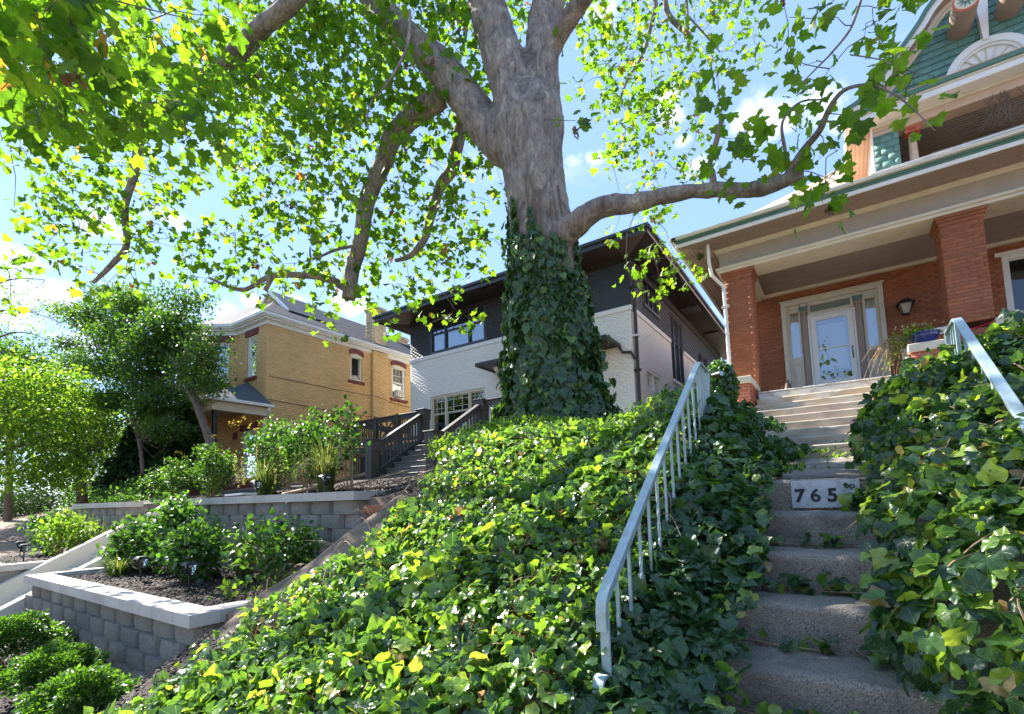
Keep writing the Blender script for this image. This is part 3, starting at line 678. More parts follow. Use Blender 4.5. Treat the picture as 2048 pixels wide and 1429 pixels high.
for k in range(5):
    z = .66-.152*(k+1); course(lo_, -8.55, -4.09, 1.752-.024*k, z, k)
    place('block', BLK[(k+2) % 5], lo_, (-4.085+.022*k, 1.765+.2*(k % 2)-.024*k, z), math.radians(90))
cap_row(lo_, -8.62, -4.05, 1.70, .66)
for k in range(1): place('cap_block', CAPM[.385], lo_, (-4.05, 1.923, .66), math.radians(90))
for k in range(4): place('cap_block', CAPM[.385], lo_, (-8.40, 1.923+.388*k, .66), math.radians(90))
for k in range(4): place('block', BLK[k], lo_, (-8.42, 1.95+.406*k, .66-.152), math.radians(-90)) if False else None
le_ = thing('retaining_wall', (-12, 1.7, 0), 'low block wall of the left bed beyond the concrete stair', 'retaining wall', 'grey block retaining walls')
for k in range(5): course(le_, -14.2, -10.62, 1.745, .66-.152*(k+1), k)
cap_row(le_, -14.3, -10.62, 1.70, .66)
for j in range(4):
    place('cap_block', CAPM[.385], le_, (-10.52, 1.70+.388*j, .66), math.radians(90))
    for k in range(5): place('block', BLK[(j+k) % 5], le_, (-10.55, 1.72+.406*j-.2*(k % 2), .66-.152*(k+1)), math.radians(90))
# pale concrete stair between the two beds
cs = thing('concrete_stair', (-9.6, 1.0, 0), 'pale smooth concrete stair with sloping side walls between the block beds', 'stair')
def cheek(x0, x1, pts, nm='side_wall'):
    return MB().prism([V3(x0, y, z) for y, z in pts], V3(x1-x0, 0, 0)).build(nm, M['smooth_conc'], cs, bevel=.008)
cheek(-10.56, -10.38, [(1.05, 0), (4.3, 0), (4.3, 1.66), (4.0, 1.66), (1.05, .06)])
cheek(-8.84, -8.66, [(1.05, 0), (3.3, 0), (3.3, 1.30), (1.05, .10)])
for k in range(10): MB().box(-10.379, -8.841, 1.65+.30*k, 1.65+.30*(k+1)+.02, 0, .165*(k+1)-.02).build('step', M['smooth_conc'], cs, bevel=.01)
MB().box(-10.379, -8.841, 4.65, 5.8, 1.2, 1.66).build('landing', M['smooth_conc'], cs)

# ------------------------------------------------------------------ old concrete steps with the house number
st = thing('concrete_steps', (-.1, 0.8, 0), 'worn grey concrete steps with ivy creeping over both edges', 'steps')
def zstep(k): return .18*k
def ystep(k): return 3.034-.318*(8-k)
def step_piece(parent, x0, x1, y, z, depth, riser, mat, seed, amp=.006, name='step', nose=.014, bow=0.0):
    r = np.random.default_rng(seed); n = 46; xs_ = np.linspace(x0, x1, n); prof = [(.012, -riser-.01), (.008, -riser*.6), (.002, -.045), (0, -.020), (.006, -.006), (.020, 0), (.08, .001), (depth*.6, .002), (depth+.03, .004)]
    base = np.interp(np.arange(n), np.arange(0, n, 5), r.normal(0, 1, len(np.arange(0, n, 5)))); fine = r.normal(0, 1, n)
    chip = np.where(r.random(n) < .06, r.uniform(.004, .012, n), 0)
    vs = []; fs = []
    for i, x in enumerate(xs_):
        for j, (dy, dz) in enumerate(prof):
            e = 1 if j in (2, 3, 4, 5) else .25
            vs.append((x, y+dy+e*(amp*.8*base[i]+amp*.25*fine[i]+chip[i]), z+dz-(e if j > 2 else 0)*(abs(base[i])*amp*.4+chip[i]*.7)-bow*(1-(2*(x-x0)/(x1-x0)-1)**2)*(j > 2)))
    m_ = len(prof)
    for i in range(n-1):
        for j in range(m_-1): a = i*m_+j; fs.append((a, a+m_, a+m_+1, a+1))
    me = fast_mesh(name, vs, fs, mat, smooth=True); return link(name, me, parent)
for k in range(1, 9): step_piece(st, -.73, .65, ystep(k), zstep(k), .318, .18, M['concrete'], 10+k, bow=.006)
step_piece(st, -.73, .65, 3.352, 1.62, .30, .18, M['concrete'], 30, amp=.004)
lw = MB()
for i in range(4):
    y0, y1 = 3.652+i*1.28, 3.652+(i+1)*1.28-.012; z0, z1 = 1.623+(y0-3.65)*.083, 1.623+(y1-3.65)*.083
    lw.prism([V3(-.73, y0, z0), V3(.65, y0, z0), V3(.65, y1, z1), V3(-.73, y1, z1)], V3(0, 0, -.12))
lw.build('walk', M['concrete'], st)
# painted number panel on the top riser
pn = thing('house_number', (-.1, 3.33, 1.44), 'black stencilled house number on a chalky white painted riser', 'house number')
MB().para(V3(-.256, 3.344, 1.452), V3(.335, 0, 0), V3(0, 0, .160), V3(0, .004, 0)).build('painted_panel', M['number_white'], pn)
def text(s, x, z, size, parent, off=.0035, y=3.3405):
    cu = bpy.data.curves.new('digit', 'FONT'); cu.body = s; cu.size = size; cu.offset = off; cu.align_x = 'CENTER'; cu.materials.append(M['digit'])
    cu.extrude = .0006
    o = bpy.data.objects.new('digit', cu); C.link(o); o.location = (x, y, z); o.rotation_euler = (math.radians(90), 0, 0)
    bpy.context.view_layer.update(); me = bpy.data.meshes.new_from_object(o); bpy.data.objects.remove(o)
    return link('digit', me, parent, Matrix.Translation((x, y, z)) @ Matrix.Rotation(math.radians(90), 4, 'X'))
text('7', -.214, 1.489, .104, pn); [text('6', -.135+dx_, 1.489+dz_, .104, pn, 0, 3.3405-.0003*i_) for i_, (dx_, dz_) in enumerate(((-.0025, 0), (.0025, 0), (0, -.002), (0, .002)))]; text('5', -.052, 1.489, .104, pn); text('o', .018, 1.562, .046, pn, .001); text('o', .044, 1.562, .046, pn, .001)

# grit and dead leaf crumbs in the corners of the treads
n = 900; kk = rng.integers(3, 10, n); X = rng.uniform(-.6, .5, n); dy = .318-np.abs(rng.normal(0, .035, n)); P = np.stack([X, 3.034-.318*(8-kk)+dy, .18*kk+.006+rng.random(n)*.006], 1)
T = [(np.array([(-.3, 0, 0), (.3, .05, 0), (.22, 1, 0), (-.2, .9, 0), (0, .5, .2)]), np.array([(4, 0, 1), (4, 1, 2), (4, 2, 3), (4, 3, 0)]), np.zeros((5, 2)))]
scatter('litter', st, T, P, rng.normal(size=(n, 3))*[1, 1, .2], rng.normal(size=(n, 3))*.4+Zv, rng.uniform(.006, .022, n), M['dry'])
# ================================================================== red brick house
X_ = V3(1, 0, 0); Y_ = V3(0, 1, 0)
rh = thing('brick_house', (2.6, 11.3, 2.0), 'red brick house with deep columned porch and teal shingled curved gable', 'house')
FL = E+2.055
def brick_box(parent, x0, x1, y0, y1, z0, z1, mat, mort, nparts=0, faces='FRL', ops=(), bw=.203, bh=.058, name='pillar', mj=.010):
    MB().box(x0, x1, y0, y1, z0, z1).build(name, M[mort], parent)
    O = V3(x0, y0, z0)
    if 'F' in faces: bricks(parent, O, X_, -Y_, x1-x0, z1-z0, M[mat], ops, nparts=nparts, bw=bw, bh=bh, mj=mj)
    if 'R' in faces: bricks(parent, V3(x1, y0, z0), Y_, X_, y1-y0, z1-z0, M[mat], bw=bw, bh=bh, nparts=nparts//2, mj=mj)
    if 'L' in faces: bricks(parent, V3(x0, y0, z0), Y_, -X_, y1-y0, z1-z0, M[mat], bw=bw, bh=bh, nparts=nparts//4, mj=mj)
# pillars with corbelled tops
for x0, x1 in ((-1.87, -1.33), (1.84, 2.42)):
    zb = E+(2.28 if x0 < 0 else 2.92)
    brick_box(rh, x0, x1, 11.6, 12.15, zb, E+4.78, 'red_brick', 'red_mortar', 70 if x0 < 0 else 130, 'FRL')
    for a, z0, z1 in ((.02, 4.78, 4.84), (.045, 4.84, 4.90), (.07, 4.90, 4.958)):
        MB().box(x0-a, x1+a, 11.6-a, 12.15+a, E+z0, E+z1).build('corbel', M['red_brick'], rh, bevel=.005)
# porch base walls, cheeks and caps
brick_box(rh, -1.90, -1.37, 10.42, 11.65, 1.2, E+2.14, 'new_brick', 'pale_mortar', 60, 'FR')
MB().box(-1.95, -1.325, 10.38, 11.70, E+2.14, E+2.28).build('cap', M['cream'], rh, bevel=.01)
brick_box(rh, -1.90, -1.37, 9.42, 10.40, 1.2, E+1.43, 'new_brick', 'pale_mortar', 20, 'FR')
MB().box(-1.95, -1.325, 9.38, 10.375, E+1.43, E+1.57).build('cap', M['cream'], rh, bevel=.01)
brick_box(rh, 1.14, 1.70, 10.5, 11.58, 1.2, E+2.28, 'new_brick', 'pale_mortar', 30, 'FL')
MB().box(1.09, 1.75, 10.45, 11.58, E+2.28, E+2.42).build('cap', M['cream'], rh, bevel=.01)
brick_box(rh, 1.705, 7.0, 11.62, 11.92, 1.2, E+2.78, 'red_brick', 'red_mortar', 60, 'F')
MB().box(1.30, 1.84, 11.585, 11.98, E+2.78, E+2.91).build('cap', M['cream'], rh, bevel=.008)
MB().box(2.42, 7.0, 11.57, 11.98, E+2.78, E+2.91).build('cap', M['cream'], rh, bevel=.008)
MB().box(1.34, 1.70, 11.62, 11.9, E+1.9, E+2.78).build('parapet', M['red_brick'], rh)
MB().box(-1.9, -1.4, 11.7, 11.9, 1.2, FL-.01).build('porch_base', M['red_mortar'], rh)
# wall behind the porch
Wy = 13.9; wx0 = -1.9; ops = [(-.97-wx0, 1.106-wx0, FL-1.2+.0, E+4.755-1.2), (3.10-wx0, 4.35-wx0, E+2.9-1.2, E+4.76-1.2)]
wall_sheet(rh, V3(wx0, Wy, 1.2), X_, -Y_, 9.0, E+5.3-1.2, M['red_mortar'], ops, reveal=.12)
bricks(rh, V3(wx0, Wy, FL-.05), X_, -Y_, 9.0, 3.06, M['red_brick'], [(a, b, c-(FL-.05-1.2), d-(FL-.05-1.2)) for a, b, c, d in ops], nparts=120)
# left side wall of the house
wall_sheet(rh, V3(-1.9, 13.9, 1.0), Y_, -X_, 12, E+5.3-1.0, M['red_brick'], (), reveal=.1)
# porch floor, lip, steps
MB().box(-1.33, 1.10, 11.33, 13.88, FL-.10, FL).build('porch_floor', M['beige'], rh)
MB().box(-1.9, -1.33, 11.7, 13.88, FL-.10, FL).build('porch_floor', M['beige'], rh)
MB().box(1.10, 7.0, 11.93, 13.88, FL-.10, FL).build('porch_floor', M['beige'], rh)
lip = MB()
for i in range(9): lip.box(-1.325+i*.2705, -1.325+(i+1)*.2705-.003, 11.29, 11.60, FL+.001, FL+.03)
lip.build('porch_edge', M['peel_white'], rh, bevel=.006)
ps = thing('porch_steps', (-.1, 8.7, E+.5), 'wide worn concrete steps leading up to the brick porch', 'steps')
for k in range(9):
    mt = 'peel_white' if k == 0 else ('peel_step' if k < 3 else 'worn_step')
    step_piece(ps, -1.325, 1.10, 11.3-.32*k, FL-.17*k-(0.0), .32, .17, M[mt], 50+k, amp=.003)
MB().box(-1.5, 1.2, 8.5, 8.73, 1.5, 2.055).build('walk_slab', M['concrete'], ps)
# beams, mouldings, ceiling
def prof_beam(parent, x0, x1, y, items, side_x=None):
    for nm, z0, z1, dy, mt in items:
        MB().box(x0-(dy if side_x is None else 0), x1, y-dy, y+.6, E+z0, E+z1).build(nm, M[mt], parent, bevel=.006)
xr = 8.0
items = [('frieze', 5.075, 5.43, 0, 'beige'), ('lower_moulding', 4.96, 5.02, .03, 'cream'), ('lower_moulding', 5.02, 5.075, .075, 'cream'), ('upper_moulding', 5.43, 5.47, .05, 'cream'), ('upper_moulding', 5.47, 5.51, .09, 'cream')]
for nm, z0, z1, dy, mt in items:
    MB().box(-1.95-dy, xr, 11.55-dy, 12.2, E+z0, E+z1).build(nm, M[mt], rh, bevel=.006)
    MB().box(-1.95-dy, -1.4, 12.201, 13.9, E+z0, E+z1).build(nm, M[mt], rh, bevel=.006)
cb = []
for i in range(22):
    y0 = 12.2+i*.078; cb.append((V3(-1.4, y0, E+5.055), V3(xr, y0, E+5.055), V3(xr, y0+.076, E+5.055), V3(-1.4, y0+.076, E+5.055)))
boards(rh, cb, M['mauve'], 'ceiling_board', gap=.016)
MB().box(-1.4, xr, 13.80, 13.9, E+4.985, E+5.06).build('ceiling_moulding', M['cream'], rh)
MB().box(-1.4, -1.30, 12.2, 13.8, E+4.985, E+5.06).build('ceiling_moulding', M['cream'], rh)
sb = []; zs = E+5.50
ex0, ey0 = -2.67, 10.82
for i in range(9):
    a = i*.085; b_ = a+.083; ya, yb = ey0+a, ey0+b_
    xa, xb = ex0+a*.8/.77, ex0+b_*.8/.77
    sb.append((V3(xa, ya, zs), V3(xr, ya, zs), V3(xr, yb, zs), V3(xb, yb, zs)))
    sb.append((V3(xb, yb, zs), V3(xb, 24, zs), V3(xa, 24, zs), V3(xa, ya, zs))) if False else sb.append((V3(xa, 24, zs), V3(xa, ya, zs), V3(xb, yb, zs), V3(xb, 24, zs)))
boards(rh, sb, M['mauve'], 'soffit_board', gap=.018)
for nm, z0, z1, o_, mt in (('fascia', 5.485, 5.565, .0, 'white_paint'), ('crown_moulding', 5.565, 5.60, .025, 'green_trim'), ('crown_moulding', 5.60, 5.635, .05, 'green_trim'), ('gutter', 5.635, 5.70, .10, 'cream')):
    MB().box(ex0-o_, xr, ey0-.03-o_, ey0, E+z0, E+z1).build(nm, M[mt], rh, bevel=.006)
    MB().box(ex0-.03-o_, ex0, ey0-.03-o_, 24, E+z0, E+z1).build(nm, M[mt if nm != 'crown_moulding' else 'white_paint'], rh, bevel=.006)
rf = MB(); rf.quad(V3(ex0-.1, ey0-.12, E+5.705), V3(xr, ey0-.12, E+5.705), V3(xr, 13.9, E+6.6), V3(.4, 13.9, E+6.6)); rf.quad(V3(ex0-.1, 24, E+5.705), V3(ex0-.1, ey0-.12, E+5.705), V3(.4, 13.9, E+6.6), V3(.4, 20, E+6.6)); rf.build('porch_roof', M['tan_roof'], rh)
hp = V3(-1.5, 13.8, E+7.35); hq = V3(2.6, 17.9, E+7.35+.77*4.1)
rf = MB(); rf.quad(hp, V3(7, 13.8, E+7.35), V3(5.2, 17.9, hq[2]), hq); rf.quad(V3(-1.5, 24, E+7.35), hp, hq, V3(2.6, 22, hq[2]))
rf.quad(hp, V3(-1.5, 13.8, E+6.0), V3(7, 13.8, E+6.0), V3(7, 13.8, E+7.35)); rf.quad(hp, V3(-1.5, 24, E+7.35), V3(-1.5, 24, E+5.6), V3(-1.5, 13.8, E+5.6)); rf.build('main_roof', M['tan_roof'], rh)
# ---- front gable with the recessed balcony
gy, gw = 10.85, 11.10; gx0, gc = .575, 2.60; gx1 = 2*gc-gx0
boards(rh, [(V3(xa, 13.5, E+6.86), V3(xa, gy, E+6.86), V3(xa+.076, gy, E+6.86), V3(xa+.076, 13.5, E+6.86)) for xa in np.arange(gx0, .97-.01, .078)], M['peach'], 'soffit_board', gap=.010)
boards(rh, [(V3(gx0, gy, E+6.861), V3(gx1, gy, E+6.861), V3(gx1, gw, E+6.861), V3(gx0, gw, E+6.861))], M['peach'], 'soffit_board', gap=0)
MB().box(.97, gx1-.4, gw, gw+.3, E+6.70, E+6.855).build('frieze', M['peach'], rh)
MB().box(.95, gx1-.38, gw-.03, gw, E+6.79, E+6.855).build('frieze_moulding', M['cream'], rh, bevel=.008)
MB().box(.97, gx1-.4, gw-.005, gw+.28, E+6.64, E+6.70).build('beam_soffit', M['peach'], rh)
for nm, z0, z1, o_, mt in (('cornice', 6.85, 6.96, .0, 'white_paint'), ('cornice', 6.96, 7.0, .02, 'cream'), ('cornice_crown', 7.0, 7.075, .05, 'green_trim'), ('cornice_top', 7.075, 7.09, .06, 'peach')):
    MB().box(gx0-o_, gx1+o_, gy-.03-o_, gw+.02, E+z0, E+z1).build(nm, M[mt], rh, bevel=.005)
    if nm == 'cornice': MB().box(gx0-.03, gx0, gy-.03, 13.5, E+z0, E+z1).build('side_fascia', M['white_paint'], rh)
MB().box(.97, 1.345, gw+.01, gw+.30, E+5.6, E+6.64).build('corner_post', M['teal_shingle'], rh)
frustums('shingle', V3(.97, gw+.01, E+5.6), X_, -Y_, [(max(0, x), min(.375, x+.185), z, z+.118) for j, z in enumerate(np.arange(0, 1.03, .125)) for x in np.arange(-.19*(j % 2)/2, .37, .19) if min(.375, x+.185)-max(0, x) > .03], .014, .003, M['teal_shingle'], rh)
MB().box(.945, .969, gw, 13.5, E+5.6, E+6.85).build('corner_board', M['white_paint'], rh)
col = MB(); col.lathe((1.55, gw+.16, E+5.7), [(.085, 0), (.085, .06), (.07, .08), (.066, .5), (.058, .82)], 20); col.build('column', M['peach'], rh, smooth=True)
cp = MB(); cp.box(1.45, 1.65, gw+.06, gw+.26, E+6.60, E+6.64); cp.box(1.47, 1.63, gw+.08, gw+.24, E+6.55, E+6.60)
for sx in (-1, 1):
    cp.tube([V3(1.55+sx*.085, gw+.05, E+6.565), V3(1.55+sx*.085, gw+.27, E+6.565)], .036, 12)
cp.build('column_capital', M['orange_paint'], rh, bevel=.003)
for xc in (2*gc-1.55,): MB().lathe((xc, gw+.16, E+5.7), [(.085, 0), (.07, .08), (.066, .5), (.058, .9)], 18).build('column', M['peach'], rh, smooth=True)
MB().box(.97, gx1-.4, gy+.0, gw+.2, E+5.70, E+5.79).build('balcony_ledge', M['cream'], rh, bevel=.01)
MB().box(.85, gx1-.3, gy-.04, gy+.0, E+5.77, E+5.80).build('ledge_edge', M['white_paint'], rh)
boards(rh, [(V3(1.3, y, E+6.66), V3(gx1-.4, y, E+6.66), V3(gx1-.4, y+.085, E+6.66), V3(1.3, y+.085, E+6.66)) for y in np.arange(gw+.28, 12.4, .088)], M['mauve'], 'ceiling_board', gap=.01)
opsB = [(1.95-.97, 2.28-.97, .3, 1.08), (2.42-.97, 3.42-.97, .3, 1.10)]
wall_sheet(rh, V3(.97, 12.4, E+5.6), X_, -Y_, 3.4, 1.1, M['cream'], opsB, reveal=.05, name='balcony_wall')
for a, b_, c, d in opsB: window(rh, V3(.97+a, 12.4, E+5.6+c), X_, -Y_, b_-a, d-c, 'cream', fr=.05, rec=.0, rails=(), glass='glass_dark', deep=.4)
ar = MB()
for cx_ in (2.78, 3.06):
    pts = [V3(cx_+.14*math.cos(t), 12.36, E+6.1+.30*math.sin(t)) for t in np.linspace(0, math.pi, 14)]; ar.tube(pts, .010, 5)
ar.build('window_tracery', M['cream'], rh)
tw = MB()
for i in range(26):
    x = 2.7+rng.normal(0, .09); tw.tube(smooth_path([V3(x, 11.0+rng.normal(0, .05), E+6.58), V3(x+rng.normal(0, .08), 11.0, E+6.3), V3(x+rng.normal(0, .1), 11.05, E+6.02+rng.random()*.1)], 3), .004, 4)
tg = thing('dry_vine', (2.7, 11.0, E+6.0), 'tangle of dry brown twigs hanging over the upstairs balcony', 'dry vine'); tw.build('twigs', M['twig'], tg, kind='stuff')
# gable curve (bell shape)
cv = [(.58, 7.10), (.80, 7.17), (1.0, 7.28), (1.22, 7.53), (1.52, 7.89), (1.78, 8.20), (1.93, 8.42), (2.10, 8.58), (2.32, 8.68), (2.60, 8.72)]
cl = smooth_path([V3(x, 0, z) for x, z in cv], 5); cl = cl+[V3(2*gc-p[0], 0, p[2]) for p in cl[::-1][1:]]
def band(name, o0, o1, y0, y1, mat):
    m_ = MB(); K = len(cl); nr = []
    for i in range(K):
        t = cl[min(i+1, K-1)]-cl[max(i-1, 0)]; nn = V3(-t[2], 0, t[0]); nr.append(nn/np.linalg.norm(nn))
    for i in range(K-1):
        A0, A1 = cl[i]+nr[i]*o0, cl[i]+nr[i]*o1; B0, B1 = cl[i+1]+nr[i+1]*o0, cl[i+1]+nr[i+1]*o1
        z = lambda p, y: V3(p[0], y, E+p[2])
        for q in ((z(A0, y0), z(B0, y0), z(B1, y0), z(A1, y0)), (z(A1, y0), z(B1, y0), z(B1, y1), z(A1, y1)), (z(B0, y0), z(A0, y0), z(A0, y1), z(B0, y1))): m_.quad(*q)
    return m_.build(name, M[mat], rh)
band('gable_edge', .03, .10, 10.74, 11.4, 'green_trim'); band('gable_board', -.06, .03, 10.78, 11.0, 'white_paint'); band('gable_soffit', -.065, -.055, 10.80, 11.1, 'mauve')
band('gable_moulding', -.13, -.065, 10.98, 11.1, 'cream'); band('gable_moulding', -.17, -.13, 11.03, 11.1, 'cream')
gp = MB(); pts = [V3(p[0], gw-.02, E+p[2]) for p in cl]; gp.prism(pts[::-1], V3(0, .2, 0)); gp.build('gable_wall', M['teal_shingle'], rh)
gr = MB()
for i in range(len(cl)-1): a, b_ = cl[i], cl[i+1]; gr.quad(V3(a[0], 10.76, E+a[2]+.09), V3(b_[0], 10.76, E+b_[2]+.09), V3(b_[0], 15, E+b_[2]+.09), V3(a[0], 15, E+a[2]+.09))
gr.build('gable_roof', M['green_trim'], rh)
zc = lambda x: float(np.interp(min(x, 2*gc-x), [p[0] for p in cl if p[0] <= gc], [p[2] for p in cl if p[0] <= gc]))
fc = (2.60, 7.17)
sh = []
for j, z in enumerate(np.arange(7.10, 8.7, .125)):
    x = .7-(j % 2)*.09; r_ = np.random.default_rng(j)
    while x < 4.5:
        w_ = r_.uniform(.15, .24); mx_ = x+w_/2
        if z+.06 < zc(mx_)-.12 and (mx_-fc[0])**2+(z+.06-fc[1])**2 > .50**2: sh.append((x, x+w_-.006, z, z+.119))
        x += w_
n_ = 0
for (a, b_, c, d) in sh:
    q = proj(V3((a+b_)/2, gw, E+c))[0]
    m_ = MB(); t = .024; y = gw-.021
    m_.add([(a, y, E+d), (b_, y, E+d), (b_, y-t, E+c), (a, y-t, E+c), (a, y, E+c), (b_, y, E+c)], [(0, 3, 2, 1), (3, 4, 5, 2), (0, 4, 3), (1, 2, 5)])
    m_.build('shingle', M['teal_shingle'], rh)
fan = MB(); K = 26
for i in range(K):
    t0, t1 = math.pi*i/K, math.pi*(i+1)/K
    for r0, r1, y0 in ((.45, .56, 10.99), (.41, .45, 11.02)):
        p = lambda r, t, y: V3(fc[0]+r*math.cos(t), y, E+fc[1]-.08+r*math.sin(t))
        fan.quad(p(r0, t1, y0), p(r0, t0, y0), p(r1, t0, y0), p(r1, t1, y0)); fan.quad(p(r1, t0, y0), p(r1, t0, y0+.1), p(r1, t1, y0+.1), p(r1, t1, y0)); fan.quad(p(r0, t0, y0), p(r0, t1, y0), p(r0, t1, y0+.1), p(r0, t0, y0+.1))
fan.build('fan_arch', M['white_paint'], rh)
fd = MB(); fd.prism([V3(fc[0]+.41*math.cos(t), 11.06, E+fc[1]-.08+.41*math.sin(t)) for t in np.linspace(0, math.pi, 22)], V3(0, .02, 0)); fd.build('fan_panel', M['white_paint'], rh)
for t in np.linspace(.12, math.pi-.12, 9):
    MB().beam(V3(fc[0]+.05*math.cos(t), 11.045, E+fc[1]-.08+.05*math.sin(t)), V3(fc[0]+.42*math.cos(t), 11.045, E+fc[1]-.08+.42*math.sin(t)), .014, .03, up=Y_).build('fan_rib', M['cream'], rh)
MB().prism([V3(2.565, 10.96, E+7.60), V3(2.635, 10.96, E+7.60), V3(2.70, 10.96, E+8.60), V3(2.50, 10.96, E+8.60)], V3(0, .14, 0)).build('keystone', M['white_paint'], rh, bevel=.006)
def roundel(xc, zc_, r):
    o = MB().tube([V3(xc, 10.42, zc_), V3(xc, 11.15, zc_)], r, 28).build('log_end', M['mauve'], rh, smooth=False)
    d = MB().tube([V3(xc, 10.405, zc_), V3(xc, 10.42, zc_)], r*1.04, 28); d.build('roundel_rim', M['orange_paint'], o)
    MB().tube([V3(xc, 10.398, zc_), V3(xc, 10.405, zc_)], r*.88, 28).build('roundel_face', M['cream'], o)
    s_ = []; n__ = 11
    for i in range(n__*2): t = math.pi*i/n__; q = r*(.78 if i % 2 == 0 else .34); s_.append(V3(xc+q*math.sin(t), 10.392, zc_+q*math.cos(t)))
    m_ = MB(); b0 = V3(xc, 10.392, zc_); [m_.quad(b0, s_[i], s_[(i+1) % (2*n__)]) for i in range(2*n__)]; m_.build('roundel_star', M['green_trim'], o)
    MB().tube([V3(xc, 10.385, zc_), V3(xc, 10.39, zc_)], r*.2, 16).build('roundel_boss', M['cream'], o)
roundel(2.30, E+8.03, .175); roundel(2.92, E+8.03, .175)
# ---- door with sidelights
dw = thing('front_door', (.07, 13.8, FL), 'white storm door between lace curtained sidelights in a cream surround', 'door')
def dbox(nm, x0, x1, z0, z1, y0, y1, mt='cream_frame', bv=.004, par=dw): return MB().box(x0, x1, y0, y1, z0, z1).build(nm, M[mt], par, bevel=bv)
yb = 13.9
dbox('casing', -.97, -.87, FL, E+4.755, yb-.06, yb+.06); dbox('casing', 1.006, 1.106, FL, E+4.755, yb-.06, yb+.06)
dbox('casing', -.87, 1.006, E+4.655, E+4.755, yb-.06, yb+.06); dbox('casing_cap', -1.0, 1.136, E+4.755, E+4.79, yb-.09, yb+.0)
dbox('back_panel', -.87, 1.006, FL, E+4.655, yb+.085, yb+.10)
for s_ in (-1, 1):
    a, b_ = ((-.87, -.565) if s_ < 0 else (.70, 1.006)); g0, g1 = ((-.79, -.605) if s_ < 0 else (.755, .945))
    z0, z1 = E+3.32, E+4.47
    dbox('sidelight_stile', a, g0, FL, E+4.655, yb+.03, yb+.08); dbox('sidelight_stile', g1, b_, FL, E+4.655, yb+.03, yb+.08)
    dbox('sidelight_rail', g0, g1, z1, E+4.655, yb+.03, yb+.08); dbox('sidelight_rail', g0, g1, E+3.14, z0, yb+.03, yb+.08); dbox('sidelight_panel', g0, g1, FL, E+3.14, yb+.045, yb+.08)
    dbox('panel_moulding', g0+.03, g1-.03, E+2.15, E+2.98, yb+.033, yb+.05); dbox('raised_panel', g0+.06, g1-.06, E+2.2, E+2.92, yb+.025, yb+.035)
    m_ = MB(); m_.quad(V3(g0, yb+.05, z0), V3(g1, yb+.05, z0), V3(g1, yb+.05, z1), V3(g0, yb+.05, z1)); m_.build('sidelight_glass', M['glass'], dw)
    m_ = MB(); xs_ = np.linspace(g0, g1, 26)
    for i in range(25): m_.quad(V3(xs_[i], yb+.07+.006*math.sin(xs_[i]*160), z0), V3(xs_[i+1], yb+.07+.006*math.sin(xs_[i+1]*160), z0), V3(xs_[i+1], yb+.07+.006*math.sin(xs_[i+1]*160), z1), V3(xs_[i], yb+.07+.006*math.sin(xs_[i]*160), z1))
    m_.build('lace_curtain', M['curtain'], dw)
    p0, p1 = ((-.55, -.415) if s_ < 0 else (.545, .685))
    dbox('pilaster', p0+.01, p1-.01, FL, E+4.36, yb-.02, yb+.04, 'mauve'); dbox('pilaster_band', p0, p1, E+4.36, E+4.375, yb-.03, yb+.03, 'orange_paint')
    dbox('pilaster_neck', p0+.005, p1-.005, E+4.375, E+4.46, yb-.025, yb+.04, 'mauve')
    MB().prism([V3(p0, yb-.03, E+4.46), V3(p1, yb-.03, E+4.46), V3(p1+.035, yb-.07, E+4.56), V3(p0-.035, yb-.07, E+4.56)], V3(0, .08, 0)).build('pilaster_capital', M['green_trim'], dw)
    dbox('pilaster_block', p0, p1, E+4.56, E+4.655, yb-.02, yb+.04)
dbox('transom_frame', -.40, .535, E+4.57, E+4.655, yb+.0, yb+.06); dbox('transom_frame', -.40, .535, E+4.305, E+4.40, yb+.0, yb+.06); dbox('transom_glass', -.34, .475, E+4.40, E+4.57, yb+.05, yb+.06, 'glass_dark'); dbox('transom_frame', -.40, -.34, E+4.40, E+4.57, yb, yb+.06); dbox('transom_frame', .475, .535, E+4.40, E+4.57, yb, yb+.06)
dbox('storm_frame', -.415, -.37, FL, E+4.305, yb-.05, yb+.03, 'white_paint'); dbox('storm_frame', .505, .55, FL, E+4.305, yb-.05, yb+.03, 'white_paint'); dbox('storm_frame', -.37, .505, E+4.27, E+4.305, yb-.05, yb+.03, 'white_paint')
gx_, gX, gz, gZ = -.245, .385, E+2.66, E+4.14
sd = dbox('storm_door', -.365, gx_, FL+.02, E+4.265, yb-.04, yb-.005, 'white_paint'); dbox('door_stile', gX, .50, FL+.02, E+4.265, yb-.04, yb-.005, 'white_paint', par=sd)
dbox('door_rail', gx_, gX, gZ, E+4.265, yb-.04, yb-.005, 'white_paint', par=sd); dbox('door_rail', gx_, gX, FL+.02, gz, yb-.04, yb-.005, 'white_paint', par=sd); dbox('door_rail', gx_, gX, E+3.41, E+3.445, yb-.035, yb-.01, 'white_paint', par=sd)
m_ = MB(); m_.quad(V3(gx_, yb-.02, gz), V3(gX, yb-.02, gz), V3(gX, yb-.02, gZ), V3(gx_, yb-.02, gZ)); m_.build('door_glass', M['glass'], sd)
dbox('inner_door', -.37, .505, FL+.01, E+4.27, yb+.035, yb+.06, 'oxblood', par=dw); dbox('inner_blind', -.20, .34, E+2.9, E+4.02, yb+.012, yb+.02, 'blind', par=dw)
hd = MB(); hd.tube([V3(.44, yb-.045, E+3.10), V3(.44, yb-.085, E+3.12), V3(.44, yb-.085, E+3.28), V3(.44, yb-.045, E+3.30)], .012, 6); hd.box(.425, .455, yb-.055, yb-.04, E+3.33, E+3.38); hd.build('door_handle', M['black_metal'], sd)
